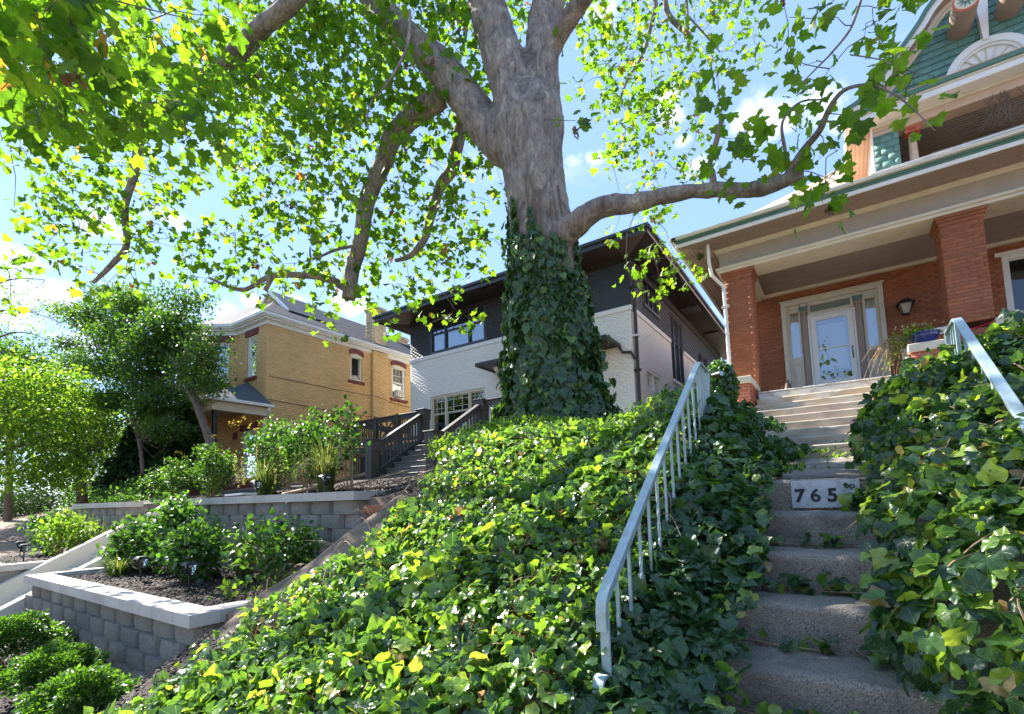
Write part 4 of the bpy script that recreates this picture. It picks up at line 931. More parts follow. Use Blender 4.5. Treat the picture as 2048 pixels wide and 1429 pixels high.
# window to the right on the porch
window(rh, V3(3.10, Wy, E+2.9), X_, -Y_, 1.25, 1.86, 'white_paint', fr=.08, rec=.02, rails=(.32,), glass='glass_dark', sill=None)
MB().box(3.0, 4.5, Wy-.05, Wy+.0, E+4.76, E+4.84).build('window_head', M['white_paint'], rh)
pw = thing('mail_slot_plaque', (.86, 13.85, E+3.2), 'small reddish wooden plaque below the right sidelight', 'plaque'); MB().box(.745, .955, yb-.01, yb+.03, E+3.05, E+3.22).build('plaque_board', M['wood'], pw, bevel=.004)
# lantern on the wall
lt = thing('wall_lantern', (1.46, 13.85, E+4.0), 'black metal wall lantern mounted on the red brick by the door', 'wall lamp')
m_ = MB(); m_.box(1.40, 1.52, 13.86, 13.90, E+4.02, E+4.24); m_.box(1.44, 1.48, 13.78, 13.86, E+4.16, E+4.2); m_.build('back_plate', M['black_metal'], lt, bevel=.004)
def ring4(c, r, z): return [V3(c[0]-r, c[1]-r, z), V3(c[0]+r, c[1]-r, z), V3(c[0]+r, c[1]+r, z), V3(c[0]-r, c[1]+r, z)]
def frust4(m_, c, r0, z0, r1, z1): a, b_ = ring4(c, r0, z0), ring4(c, r1, z1); m_.add(a+b_, [(0, 3, 2, 1), (4, 5, 6, 7), (0, 1, 5, 4), (1, 2, 6, 5), (2, 3, 7, 6), (3, 0, 4, 7)]); return m_
lc = (1.46, 13.70)
m_ = MB(); frust4(m_, lc, .15, E+4.10, .05, E+4.20); frust4(m_, lc, .16, E+4.085, .16, E+4.10); frust4(m_, lc, .045, E+3.85, .06, E+3.87)
for sx in (-1, 1):
    for sy in (-1, 1): m_.beam(V3(lc[0]+sx*.055, lc[1]+sy*.055, E+3.86), V3(lc[0]+sx*.115, lc[1]+sy*.115, E+4.09), .018, .018, up=Y_)
m_.build('lantern_frame', M['black_metal'], lt); frust4(MB(), lc, .05, E+3.87, .11, E+4.085).build('lantern_glass', M['blind'], lt)
# brass bell on the porch edge
bl = thing('bell', (-.78, 11.38, FL+.03), 'small dark metal bell standing on the porch edge left of the door', 'bell')
MB().lathe((-.78, 11.42, FL+.03), [(.085, 0), (.078, .02), (.06, .06), (.05, .11), (.045, .13), (.02, .145), (0, .15)], 18).build('bell_body', M['iron'], bl, smooth=True)
MB().tube(smooth_path([V3(-.78, 11.42, FL+.17), V3(-.755, 11.42, FL+.20), V3(-.78, 11.42, FL+.225), V3(-.805, 11.42, FL+.20), V3(-.78, 11.42, FL+.17)], 4), .012, 6).build('bell_top', M['iron'], bl)
MB().tube(smooth_path([V3(-.84, 11.40, FL+.03), V3(-.885, 11.40, FL+.06), V3(-.88, 11.40, FL+.10), V3(-.84, 11.40, FL+.11)], 4), .009, 6).build('handle', M['iron'], bl)
# downspout
ds = thing('downspout', (-1.9, 11.5, E+2.2), 'white metal downspout on the left porch pillar of the brick house', 'downspout')
pts = [at(1415, 490, Z=E+5.5), at(1418, 528, Y=11.12), at(1424, 552, Y=11.2), at(1447, 574, Y=11.5), at(1449.5, 600, Y=11.54), at(1461, 752, Y=11.54)]
m_ = MB(); m_.tube(pts, .045, 4); m_.build('pipe', M['white_paint'], ds, bevel=.006)
for z in (4.15, 2.42): MB().box(-1.96, -1.80, 11.49, 11.60, E+z, E+z+.03).build('bracket', M['white_paint'], ds)
# broom stick, string
bs = thing('wooden_stick', (2.56, 11.5, 2.8), 'bare wooden stick leaning against the porch wall right of the pillar', 'stick'); MB().tube([V3(2.68, 11.42, E+1.9), V3(2.585, 11.50, E+2.98)], .022, 10).build('pole', M['wood'], bs, smooth=True)
rs = MB().tube([V3(1.98, 11.585, E+2.775), V3(2.2, 11.585, E+2.80), V3(2.43, 11.585, E+2.86)], .007, 5).build('string', M['red_string']); tag(rs, 'thin red string tied around the right porch pillar', 'string')
# blue flower pot with trailing plant, white wire rail
pt = thing('flower_pot', (1.36, 10.85, E+2.42), 'cobalt blue glazed bowl planter with trailing succulents on the right step pier', 'flower pot')
MB().lathe((1.36, 10.85, E+2.42), [(.0, 0), (.11, 0), (.125, .02), (.165, .10), (.20, .16), (.205, .165), (.21, .175), (.205, .185), (.225, .215), (.23, .235), (.215, .24), (.19, .20), (0, .19)], 32).build('bowl', M['blue_glaze'], pt, smooth=True)
n_ = 700; th = rng.uniform(0, 6.28, n_); h_ = rng.random(n_)
cx_ = np.where(rng.random(n_) < .75, rng.normal(-.28, .15, n_), rng.normal(.0, .14, n_)); drop = np.clip(-cx_-.2, 0, .6)*1.1
P = np.stack([1.36+cx_, 10.80+rng.normal(0, .10, n_), E+2.68+rng.normal(0, .06, n_)-drop*rng.random(n_)*1.6], 1)
scatter('leaves', pt, T_OV, P, rng.normal(size=(n_, 3)), rng.normal(size=(n_, 3))*.5+Zv, rng.uniform(.03, .055, n_), M['leaf_light'])
m_ = MB()
for i in range(34):
    a = V3(1.15+rng.normal(0, .08), 10.75, E+2.66); e_ = a+V3(-rng.uniform(.05, .65), rng.normal(0, .05), -rng.uniform(.25, .75)); m_.tube(smooth_path([a, (a+e_)/2+V3(-.08, 0, .12), e_], 4), .004, 4)
m_.build('stems', M['stem'], pt, kind='stuff')
P = np.stack([1.3+rng.normal(-.1, .16, 26), 10.8+rng.normal(0, .1, 26), E+2.74+rng.random(26)*.1], 1); scatter('flowers', pt, T_SM, P, rng.normal(size=(26, 3))*.3+Zv, rng.normal(size=(26, 3)), .035, M['white_petal'])
wr = thing('wire_rail', (1.12, 10.4, E+1.4), 'white wire stair rail panel below the blue pot', 'railing')
a0, a1 = V3(1.10, 11.25, E+2.52), V3(1.10, 9.5, E+1.66)
MB().beam(a0, a1, .07, .03).build('top_rail', M['white_paint'], wr, bevel=.004); MB().beam(a0-Zv*.62, a1-Zv*.62, .03, .02).build('bottom_rail', M['white_paint'], wr)
for t in np.linspace(0, 1, 3): p = a0+(a1-a0)*t; MB().beam(p-Zv*.85, p, .025, .025, up=Y_).build('post', M['white_paint'], wr)
for t in np.linspace(.02, .98, 34): p = a0+(a1-a0)*t; MB().tube([p-Zv*.62, p], .005, 5).build('wire', M['white_paint'], wr)
for k in (1, 2, 3, 4): MB().tube([a0-Zv*.12*k-.0, a1-Zv*.12*k], .003, 4).build('cross_wire', M['white_paint'], wr)
# ================================================================== charcoal and white house
bh_ = thing('painted_house', (-9.3, 13.5, 2.2), 'two storey brick house painted white below and charcoal above', 'house')
GZ = 1.9; bx0, bx1, by = -13.87, -4.77, 13.5; ZB0, ZB1, ZT = E+5.43, E+5.58, E+7.05
up_ops = [(-12.80, -10.11, ZB1+.02, E+7.0), (-8.75, -6.05, ZB1+.02, E+7.0)]
lo_ops = [(-12.83, -10.18, E+2.5, E+3.945)]
O = V3(bx0, by, GZ)
rel = lambda ops: [(a-bx0, b-bx0, c-GZ, d-GZ) for a, b, c, d in ops]
wall_sheet(bh_, V3(bx0, by, GZ), X_, -Y_, bx1-bx0, ZB0-GZ+.05, M['white_mortar'], rel(lo_ops), name='lower_wall')
wall_sheet(bh_, V3(bx0, by, ZB0+.05), X_, -Y_, bx1-bx0, ZT-ZB0, M['char_mortar'], [(a-bx0, b-bx0, c-ZB0-.05, d-ZB0-.05) for a, b, c, d in up_ops], name='upper_wall')
bricks(bh_, O, X_, -Y_, bx1-bx0, ZB0-GZ, M['white_brick'], rel(lo_ops), proud=.003, mj=.006, bw=.205, bh=.062, nparts=80, z_from=.6)
bricks(bh_, V3(bx0, by, ZB1), X_, -Y_, bx1-bx0, ZT-ZB1, M['char_brick'], [(a-bx0, b-bx0, c-ZB1, d-ZB1) for a, b, c, d in up_ops], proud=.007, mj=.011, bw=.203, bh=.060, nparts=100)
MB().box(bx0-.03, bx1+.03, by-.04, by+.02, ZB0, ZB1).build('stone_band', M['white_paint'], bh_, bevel=.01)
# side wall
sops = [(14.76-13.5, 16.2-13.5, 6.03+E-GZ, 6.98+E-GZ), (17.55-13.5, 19.2-13.5, 4.13+E-GZ, 6.63+E-GZ), (21.7-13.5, 22.4-13.5, 5.0+E-GZ, 6.2+E-GZ), (22.7-13.5, 23.4-13.5, 5.0+E-GZ, 6.2+E-GZ), (14.6-13.5, 16.15-13.5, 3.22+E-GZ, 3.94+E-GZ), (14.7-13.5, 16.0-13.5, 1.9+E-GZ, 3.05+E-GZ)]
SO = V3(bx1, by, GZ)
wall_sheet(bh_, SO, Y_, X_, 13.0, ZB0-GZ+.05, M['white_mortar'], sops, name='side_lower_wall')
wall_sheet(bh_, V3(bx1, by, ZB0+.05), Y_, X_, 13.0, ZT-ZB0, M['char_mortar'], [(a, b, c-(ZB0+.05-GZ), d-(ZB0+.05-GZ)) for a, b, c, d in sops if d > ZB0+.05-GZ], name='side_upper_wall')
bricks(bh_, SO, Y_, X_, 13.0, ZB0-GZ, M['white_brick'], sops, proud=.003, mj=.006, bw=.205, bh=.062, nparts=60, z_from=.6)
bricks(bh_, V3(bx1, by, ZB1), Y_, X_, 13.0, ZT-ZB1-.25, M['char_brick'], [(a, b, c-(ZB1-GZ), d-(ZB1-GZ)) for a, b, c, d in sops], proud=.007, mj=.011, nparts=60)
for y0, y1 in ((13.5, 17.5), (19.25, 21.3)): MB().box(bx1-.01, bx1+.04, y0, y1, ZB0, ZB1).build('stone_band', M['white_paint'], bh_, bevel=.01)
MB().box(bx1, bx1+.06, 13.5, 26.5, E+6.80, ZT-.002).build('frieze_board', M['char_paint'], bh_, bevel=.006)
MB().box(bx0, bx1+.05, by-.06, by, E+6.94, ZT-.002).build('frieze_board', M['brown_soffit'], bh_)
wall_sheet(bh_, V3(bx0, 26.5, GZ), -Y_, -X_, 13.0, ZT-GZ, M['white_brick'], (), name='left_wall')
mun = [(.33, 0, 'v'), (.78, 0, 'v'), (.35, 0, 'h'), (.68, 0, 'h')]
for (a, b_, c, d) in up_ops:
    window(bh_, V3(a, by, c), X_, -Y_, b_-a, d-c, 'char_paint', fr=.09, rec=.03, rails=(.56,), sashes=[(0, .27), (.27, .73), (.73, 1)], munt=[(.3, 0, 'v'), (.72, 0, 'v'), (.33, 0, 'h'), (.66, 0, 'h')], curtain='blue_shade' if a < -10 else None, cfrac=(.08, .5), glass='glass', cgap=.02)
window(bh_, V3(lo_ops[0][0], by, lo_ops[0][2]), X_, -Y_, 2.65, 1.445, 'cream', fr=.09, rec=.05, rails=(.52,), sashes=[(0, .27), (.27, .73), (.73, 1)], munt=[(.3, 0, 'v'), (.72, 0, 'v'), (.3, 0, 'h'), (.8, 0, 'h')], glass='glass', sill='white_paint')
lead = [(.2, 0, 'v'), (.8, 0, 'v'), (.35, 0, 'v'), (.65, 0, 'v'), (.25, 0, 'h'), (.75, 0, 'h')]
def swin(i, fm, sm=None, **k):
    a, b_, c, d = sops[i]; return window(bh_, V3(bx1, by+a, GZ+c), Y_, X_, b_-a, d-c, fm, smat=sm, rec=.04, **k)
swin(0, 'char_paint', rails=(), sashes=[(0, .33), (.33, .66), (.66, 1)], munt=lead, curtain='blind', sill='char_paint', label='small upper side window with leaded panes')
swin(1, 'char_paint', rails=(.62,), sashes=[(0, .28), (.28, .72), (.72, 1)], munt=lead, curtain='curtain', sill='white_paint', fr=.08)
swin(2, 'char_paint', rails=(.5,)); swin(3, 'char_paint', rails=(.5,))
swin(4, 'white_paint', rails=(), sashes=[(0, .5), (.5, 1)], munt=lead, curtain='curtain', fr=.09); swin(5, 'white_paint', rails=(), sashes=[(0, .5), (.5, 1)], munt=lead, fr=.09)
# eaves
ex0, ex1, ey = -14.75, -3.86, 12.46; ze = E+7.05
sbd = []
for i in range(12):
    a, b_ = i*.0865, (i+1)*.0865; k = 1.04
    sbd.append((V3(ex0+a*.85, ey+a, ze), V3(ex1-a*.875, ey+a, ze), V3(ex1-b_*.875, ey+b_, ze), V3(ex0+b_*.85, ey+b_, ze)))
    sbd.append((V3(ex1-a*.875, ey+a, ze), V3(ex1-a*.875, 27.5, ze), V3(ex1-b_*.875, 27.5, ze), V3(ex1-b_*.875, ey+b_, ze)))
    sbd.append((V3(ex0+a*.85, 27.5, ze), V3(ex0+a*.85, ey+a, ze), V3(ex0+b_*.85, ey+b_, ze), V3(ex0+b_*.85, 27.5, ze)))
boards(bh_, sbd, M['brown_soffit'], 'soffit_board', gap=.012, th=.02)
for nm, z0, z1, o_, mt in (('fascia', 7.03, 7.17, 0, 'char_paint'), ('gutter', 7.17, 7.25, .07, 'char_paint')):
    MB().box(ex0-o_, ex1+o_, ey-.03-o_, ey, E+z0, E+z1).build(nm, M[mt], bh_, bevel=.006)
    MB().box(ex1, ex1+.03+o_, ey-.0, 27.5, E+z0, E+z1).build(nm, M['char_paint'], bh_, bevel=.006)
    MB().box(ex0-.03-o_, ex0, ey, 27.5, E+z0, E+z1).build(nm, M[mt], bh_, bevel=.006)
MB().box(ex1+.031, ex1+.04, ey-.02, 27.5, E+7.03, E+7.065).build('fascia_edge', M['beige'], bh_)
r_ = MB(); zr = E+7.255; pA, pB, pC, pD = V3(ex0-.08, ey-.10, zr), V3(ex1+.08, ey-.10, zr), V3(ex1+.08, 27.5, zr), V3(ex0-.08, 27.5, zr); q1, q2 = V3(-9.3, 17.5, zr+1.9), V3(-9.3, 23, zr+1.9)
r_.quad(pA, pB, q1); r_.quad(pB, pC, q2, q1); r_.quad(pC, pD, q2); r_.quad(pD, pA, q1, q2); r_.build('roof', M['slate'], bh_)
for x in (-12.0, -9.3, -6.5): MB().box(x-.28, x+.28, 12.62, 13.42, ze-.05, ze-.002).build('eave_block', M['brown_soffit'], bh_, bevel=.01)
for y in (15.4, 18.9, 22.6): MB().box(-4.62, -4.0, y-.35, y+.35, ze-.06, ze-.002).build('eave_block', M['char_paint'], bh_, bevel=.01)
# entry hood
hz = E+4.38
hd = boards(bh_, [(V3(-9.7, y, hz), V3(-5.2, y, hz), V3(-5.2, y+.08, hz), V3(-9.7, y+.08, hz)) for y in np.arange(12.5, 13.47, .083)], M['bronze'], 'hood_board', gap=.014)
m_ = MB(); m_.box(-9.78, -5.12, 12.42, 12.5, hz-.02, hz+.10); m_.box(-5.2, -5.12, 12.5, 13.5, hz-.02, hz+.10); m_.box(-9.78, -9.7, 12.5, 13.5, hz-.02, hz+.10); m_.build('hood_gutter', M['bronze'], bh_, bevel=.012)
m_ = MB(); m_.quad(V3(-9.75, 12.45, hz+.10), V3(-5.15, 12.45, hz+.10), V3(-5.8, 13.49, hz+.33), V3(-9.1, 13.49, hz+.33)); m_.quad(V3(-5.15, 12.45, hz+.10), V3(-5.15, 13.49, hz+.10), V3(-5.8, 13.49, hz+.33)); m_.quad(V3(-9.75, 13.49, hz+.1), V3(-9.75, 12.45, hz+.10), V3(-9.1, 13.49, hz+.33)); m_.build('hood_roof', M['bronze'], bh_)
for x in (-9.3, -5.75): MB().prism([V3(x, 13.49, hz-.55), V3(x, 13.49, hz-.03), V3(x, 12.8, hz-.03), V3(x, 12.85, hz-.14), V3(x, 13.25, hz-.25), V3(x, 13.36, hz-.55)], V3(.14, 0, 0)).build('hood_bracket', M['white_paint'], bh_, bevel=.008)
# downspout at the corner
dp = thing('downspout', (-4.7, 13.4, 2), 'dark bronze downspout running down the corner of the painted house', 'downspout')
m_ = MB(); m_.tube([V3(-4.0, 13.45, E+7.0), V3(-4.0, 13.45, E+6.9), V3(-4.66, 13.58, E+6.42), V3(-4.67, 13.58, E+6.2), V3(-4.67, 13.58, 2.0)], .065, 4); m_.build('pipe', M['bronze'], dp, bevel=.008)
m_ = MB(); m_.tube([V3(-5.16, 13.40, hz+.02), V3(-5.05, 13.42, hz-.20), V3(-4.80, 13.44, hz-.24), V3(-4.70, 13.46, hz-.45)], .045, 6); m_.build('branch_pipe', M['bronze'], dp)
for z in (6.1, 3.6, 4.62): MB().box(-4.77, -4.58, 13.5, 13.66, E+z, E+z+.05).build('strap', M['bronze'] if z != 4.62 else M['white_paint'], dp)
# ================================================================== deck
dk = thing('wooden_deck', (-10.5, 10.75, 2.2), 'charcoal painted wooden deck with balustrade and stairs in front of the white wall', 'deck')
DZ = E+1.83; dxl, dxr, dyf = -13.95, -5.2, 10.72
for i in range(19):
    y0 = dyf-.05+i*.148
    if y0 < 13.4: MB().box(dxl-.05, dxr, y0, y0+.14, DZ-.03, DZ).build('deck_board', M['deck'], dk)
MB().box(dxl-.06, dxr, dyf-.06, dyf-.01, DZ-.22, DZ-.031).build('rim_board', M['deck'], dk, bevel=.004)
def post(x0, y0, s, z0, z1, cap=True):
    p = MB().box(x0, x0+s, y0, y0+s, z0, z1).build('post', M['deck'], dk, bevel=.005)
    MB().box(x0-.02, x0+s+.02, y0-.02, y0+s+.02, z1-.30, z1-.02).build('post_collar', M['deck'], p, bevel=.005); MB().box(x0-.045, x0+s+.045, y0-.045, y0+s+.045, z1-.02, z1+.02).build('post_cap', M['deck'], p, bevel=.006); return p
s = .28
post(-10.75, 8.72, s, 1.9, E+1.70); post(-8.47, 8.72, s, 1.9, E+1.70); post(-10.75, 10.72, s, 2.0, E+2.80); post(-8.47, 10.72, s, 2.0, E+2.80)
def srail(x):
    a, b_ = V3(x, 9.0, E+1.58), V3(x, 10.74, E+2.64)
    MB().beam(a-Zv*.07, b_-Zv*.07, .05, .15).build('rail', M['deck'], dk, bevel=.004); MB().beam(a+Zv*.035, b_+Zv*.035, .16, .035).build('handrail', M['deck'], dk, bevel=.005)
    MB().beam(a-Zv*.86, b_-Zv*.86, .06, .24).build('stringer', M['deck'], dk, bevel=.004)
    for t in np.linspace(.07, .94, 12): p = a+(b_-a)*t; MB().box(x-.02, x+.02, p[1]-.02, p[1]+.02, p[2]-.76, p[2]-.13).build('baluster', M['deck'], dk)
srail(-10.60); srail(-8.33)
for k in range(7):
    z = E+.737+.18*(k-1)+.0; y = 8.98+.27*(k-1)
    MB().box(-10.45, -8.48, y-.03, y+.27, z-.035, z).build('tread', M['tread'], dk, bevel=.006); MB().box(-10.45, -8.48, y, y+.02, z-.18, z-.036).build('riser', M['tread'], dk)
def flat_rail(x0, x1, y, posts=(), star=None):
    MB().box(x0, x1, y-.02, y+.03, DZ+.78, DZ+.92).build('rail', M['deck'], dk, bevel=.004); MB().box(x0, x1, y-.06, y+.08, DZ+.92, DZ+.955).build('handrail', M['deck'], dk, bevel=.005)
    MB().box(x0, x1, y-.02, y+.03, DZ+.08, DZ+.19).build('rail', M['deck'], dk, bevel=.004)
    for px in posts: MB().box(px-.06, px+.06, y-.06, y+.08, DZ, DZ+.98).build('post', M['deck'], dk, bevel=.005)
    x = x0+.10
    while x < x1-.06:
        if not (star and star[0] < x < star[1]): MB().box(x-.018, x+.018, y-.015, y+.02, DZ+.19, DZ+.78).build('baluster', M['deck'], dk)
        x += .115
    if star:
        cx_, cz = (star[0]+star[1])/2, DZ+.485; hw, hh = (star[1]-star[0])/2, .30
        for (ax, az) in ((1, 1), (1, -1), (1, 0), (0, 1)): MB().beam(V3(cx_-ax*hw, y, cz-az*hh), V3(cx_+ax*hw, y, cz+az*hh), .03, .035, up=Y_).build('star_bar', M['deck'], dk)
        for sx in (-1, 1): MB().beam(V3(cx_+sx*hw, y, cz-hh), V3(cx_+sx*hw, y, cz+hh), .03, .035, up=Y_).build('star_bar', M['deck'], dk)
        MB().tube([V3(cx_+.12*math.cos(t), y+.005, cz+.12*math.sin(t)) for t in np.linspace(0, 2*math.pi, 9)], .016, 4).build('star_ring', M['deck'], dk)
flat_rail(-13.93, -10.75, 10.84, posts=(-13.93, -12.78, -11.72), star=(-12.55, -11.95)); flat_rail(-8.19, -5.3, 10.84, posts=(-5.3,))
MB().box(dxl, dxl+.06, 10.8, 13.45, DZ+.78, DZ+.955).build('rail', M['deck'], dk)
for x in np.arange(-13.9, -10.8, .12): MB().box(x-.03, x+.03, dyf, dyf+.03, 2.0, DZ-.22).build('skirt_slat', M['deck'], dk)
for x in np.arange(-8.1, -5.3, .12): MB().box(x-.03, x+.03, dyf, dyf+.03, 2.0, DZ-.22).build('skirt_slat', M['deck'], dk)
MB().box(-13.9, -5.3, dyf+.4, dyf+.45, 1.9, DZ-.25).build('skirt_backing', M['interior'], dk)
# ================================================================== yellow house
yh = thing('yellow_house', (-18.5, 9.2, 2.2), 'yellow brick house with white cornice, grey roof and dark red lintels', 'house')
XS = -16.6; yc = 9.17; YG = 1.9; YT = E+6.6
pA, pB, pC, pD, pE_ = V3(XS, yc, 0), V3(-18.68, yc, 0), V3(-19.70, 8.42, 0), V3(-21.9, 8.42, 0), V3(-22.9, 9.17, 0)
sopy = [(12.74-yc, 13.31-yc, E+5.09-YG, E+6.16-YG), (15.0-yc, 15.78-yc, E+4.68-YG, E+6.17-YG), (11.0-yc, 12.3-yc, E+1.45-YG, E+2.95-YG)]
wall_sheet(yh, V3(XS, yc, YG), Y_, X_, 13.0, YT-YG, M['yellow_mortar'], sopy, name='side_wall')
YB = dict(bw=.203, bh=.060, mj=.010, proud=.005)
bricks(yh, V3(XS, yc, YG), Y_, X_, 13.0, YT-YG, M['yellow_brick'], sopy, nparts=80, **YB)
def face(p, q, ops, nm='front_wall', npt=30):
    u = unit(q-p); n = V3(u[1], -u[0], 0); n = n if n[1] < 0 else -n; W = np.linalg.norm(q-p)
    O_ = V3(p[0], p[1], YG)
    wall_sheet(yh, O_, u, n, W, YT-YG, M['yellow_mortar'], ops, name=nm); bricks(yh, O_, u, n, W, YT-YG, M['yellow_brick'], ops, nparts=npt, **YB); return O_, u, n
wz0, wz1 = E+4.66-YG, E+6.22-YG
oA = [(.72, 1.30, wz0, wz1)]; OA, uA, nA = face(pA, pB, [(.72, 1.30, wz0, wz1), (.5, 1.5, E+.9-YG, E+2.7-YG)])
oB = [(.30, .88, E+4.6-YG, E+6.20-YG)]; OB, uB, nB = face(pB, pC, oB); OC, uC, nC = face(pC, pD, [(.6, 1.6, wz0, wz1)]); face(pD, pE_, [])
for (O_, u, n, op, cur) in ((OA, uA, nA, (.72, 1.30, wz0, wz1), 'curtain'), (OB, uB, nB, oB[0], 'curtain'), (OC, uC, nC, (.6, 1.6, wz0, wz1), 'curtain'), (OA, uA, nA, (.5, 1.5, E+.9-YG, E+2.7-YG), 'curtain')):
    a, b_, c, d = op; window(yh, O_+u*a+Zv*c, u, n, b_-a, d-c, 'white_paint', fr=.055, rec=.05, rails=(.5,), curtain=cur)
    MB().para(O_+u*(a-.16)+Zv*(d), u*(b_-a+.32), Zv*.24, n*.05).build('lintel', M['oxblood'], yh, bevel=.012); MB().para(O_+u*(a-.10)+Zv*(c-.12), u*(b_-a+.20), Zv*.12, n*.08).build('window_sill', M['oxblood'], yh, bevel=.01)
MB().para(OA+uA*1.9+Zv*(E+2.45-YG), uA*2.6, Zv*.26, nA*.05).build('lintel', M['oxblood'], yh)
def arch(y0, y1, zb, rise, th, mat='oxblood'):
    """segmental arch of dark stone over a side window"""
    m_ = MB(); K = 8
    for i in range(K):
        t0, t1 = i/K, (i+1)/K; f = lambda t: rise*(1-(2*t-1)**2); ya, yb2 = y0-.08+(y1-y0+.16)*t0, y0-.08+(y1-y0+.16)*t1
        m_.prism([V3(XS, ya, zb+f(t0)), V3(XS, yb2, zb+f(t1)), V3(XS, yb2, zb+th+f(t1)), V3(XS, ya, zb+th+f(t0))], V3(.035, 0, 0))
    m_.build('arch', M[mat], yh)
for k, (a, b_, c, d) in enumerate(sopy):
    rails_ = (.5,) if k != 0 else ()
    window(yh, V3(XS, yc+a, YG+c), Y_, X_, b_-a, d-c, 'white_paint' if k == 1 else 'cream', fr=.07, rec=.05, rails=rails_, glass='glass_dark' if k == 0 else 'glass', curtain='curtain' if k == 1 else None, munt=[(.33, 0, 'v'), (.66, 0, 'v'), (.5, 0, 'h')] if k == 1 else ())
    MB().prism([V3(XS, yc+a, YG+d-.10), V3(XS, yc+b_, YG+d-.10), V3(XS, yc+b_, YG+d+.0), V3(XS, yc+(a+b_)/2, YG+d+.07), V3(XS, yc+a, YG+d+.0)], V3(.02, 0, 0)).build('window_head', M['cream'], yh)
    arch(yc+a, yc+b_, YG+d, .10 if k < 2 else .3, .20); MB().box(XS, XS+.08, yc+a-.12, yc+b_+.12, YG+c-.13, YG+c-.01).build('window_sill', M['oxblood'], yh, bevel=.01)
ac = thing('air_conditioner', (XS+.1, 15.3, E+4.7), 'white window air conditioner in the rear window of the yellow house', 'air conditioner')
MB().box(XS-.02, XS+.22, 15.14, 15.56, E+4.75, E+5.06).build('case', M['white_paint'], ac, bevel=.012); m_ = MB()
for k in range(7): m_.box(XS+.221, XS+.232, 15.18, 15.52, E+4.79+k*.036, E+4.805+k*.036)
m_.build('grille', M['beige'], ac)
brick_box(yh, XS, XS+.12, 13.82, 14.65, YG, YT-.02, 'yellow_brick', 'yellow_mortar', 30, 'FR', name='chimney_breast')
for (pz, sl_) in ((4.57, .0), (3.72, .06)):
    m_ = MB().tube([V3(XS+.02, yc+.1, E+pz), V3(XS+.02, 12, E+pz-.02-sl_), V3(XS+.02, 13.8, E+pz-sl_), V3(XS+.14, 13.85, E+pz-sl_), V3(XS+.14, 14.6, E+pz-.1-sl_), V3(XS+.02, 14.7, E+pz-.12), V3(XS+.02, 18, E+pz-.25)], .012, 5); m_.build('cable', M['bark_dark'], yh)
# cornice
def offset_path(pts, o):
    out = []
    for i, p in enumerate(pts):
        ns_ = []
        for a, b_ in ((i-1, i), (i, i+1)):
            if a >= 0 and b_ < len(pts): u = unit(pts[b_]-pts[a]); ns_.append(V3(-u[1], u[0], 0))
        n = unit(sum(ns_)); k = 1/max(.3, np.dot(n, ns_[0])); out.append(p+n*o*k)
    return out
path = [V3(XS, 22.2, 0), pA, pB, pC, pD, pE_, V3(-22.9, 20, 0)]
sgn = -1 if offset_path(path, 1)[1][0] < XS else 1
def swept(nm, o0, o1, z0, z1, mt, pw_=path):
    A, B = offset_path(pw_, sgn*o0), offset_path(pw_, sgn*o1); m_ = MB()
    for i in range(len(pw_)-1):
        a0, a1, b0, b1 = A[i], A[i+1], B[i], B[i+1]; z = lambda p, q: V3(p[0], p[1], q)
        m_.quad(z(b0, z0), z(b1, z0), z(b1, z1), z(b0, z1)); m_.quad(z(a0, z0), z(a1, z0), z(b1, z0), z(b0, z0)); m_.quad(z(a0, z1), z(b0, z1), z(b1, z1), z(a1, z1))
    return m_.build(nm, M[mt], yh)
swept('frieze', 0, .04, YT-.14, YT+.02, 'white_paint'); swept('cornice', 0, .18, YT+.0, YT+.06, 'white_paint'); swept('cornice', 0, .26, YT+.06, YT+.11, 'white_paint'); swept('gutter', 0, .32, YT+.11, YT+.20, 'white_paint')
ev = offset_path(path, sgn*.33); zE = YT+.205; r1, r2 = V3(-20.5, 11.95, E+9.42), V3(-20.5, 17.0, E+9.42); r_ = MB(); z = lambda p: V3(p[0], p[1], zE)
r_.quad(z(ev[0]), z(ev[1]), r1, r2) if False else None
r_.quad(z(ev[1]), z(ev[0]), r2, r1); r_.quad(z(ev[2]), z(ev[1]), r1); r_.quad(z(ev[3]), z(ev[2]), r1); r_.quad(z(ev[4]), z(ev[3]), r1); r_.quad(z(ev[5]), z(ev[4]), r1); r_.quad(z(ev[6]), z(ev[5]), r1, r2); r_.quad(z(ev[0]), z(ev[6]), r2)
r_.build('roof', M['slate'], yh)
# shingle courses on the visible roof plane
e0, e1 = z(ev[1]), z(ev[0]); nrm = unit(np.cross(e1-e0, r1-e0)); nrm = nrm if nrm[2] > 0 else -nrm
tabs = []; cs_ = 30
for j in range(cs_):
    t = j/cs_; a = e0+(r1-e0)*t; b_ = e1+(r2-e1)*t; a2 = e0+(r1-e0)*(t+1/cs_); ln = np.linalg.norm(b_-a); u = (b_-a)/ln; up2 = (a2-a)-u*np.dot(a2-a, u); k = int(ln/.3)
    for i in range(k): p = a+u*(i*ln/k+(j % 2)*.1); tabs.append((p+nrm*.012, p+u*(ln/k-.02)+nrm*.012, p+u*(ln/k-.02)+up2+nrm*.002, p+up2+nrm*.002))
V_ = np.array(tabs).reshape(-1, 3); me = fast_mesh('shingles', V_, np.arange(len(V_)).reshape(-1, 4), M['slate'], rnd=np.repeat(rng.random(len(tabs)), 4)); link('shingles', me, yh)['kind'] = 'stuff'
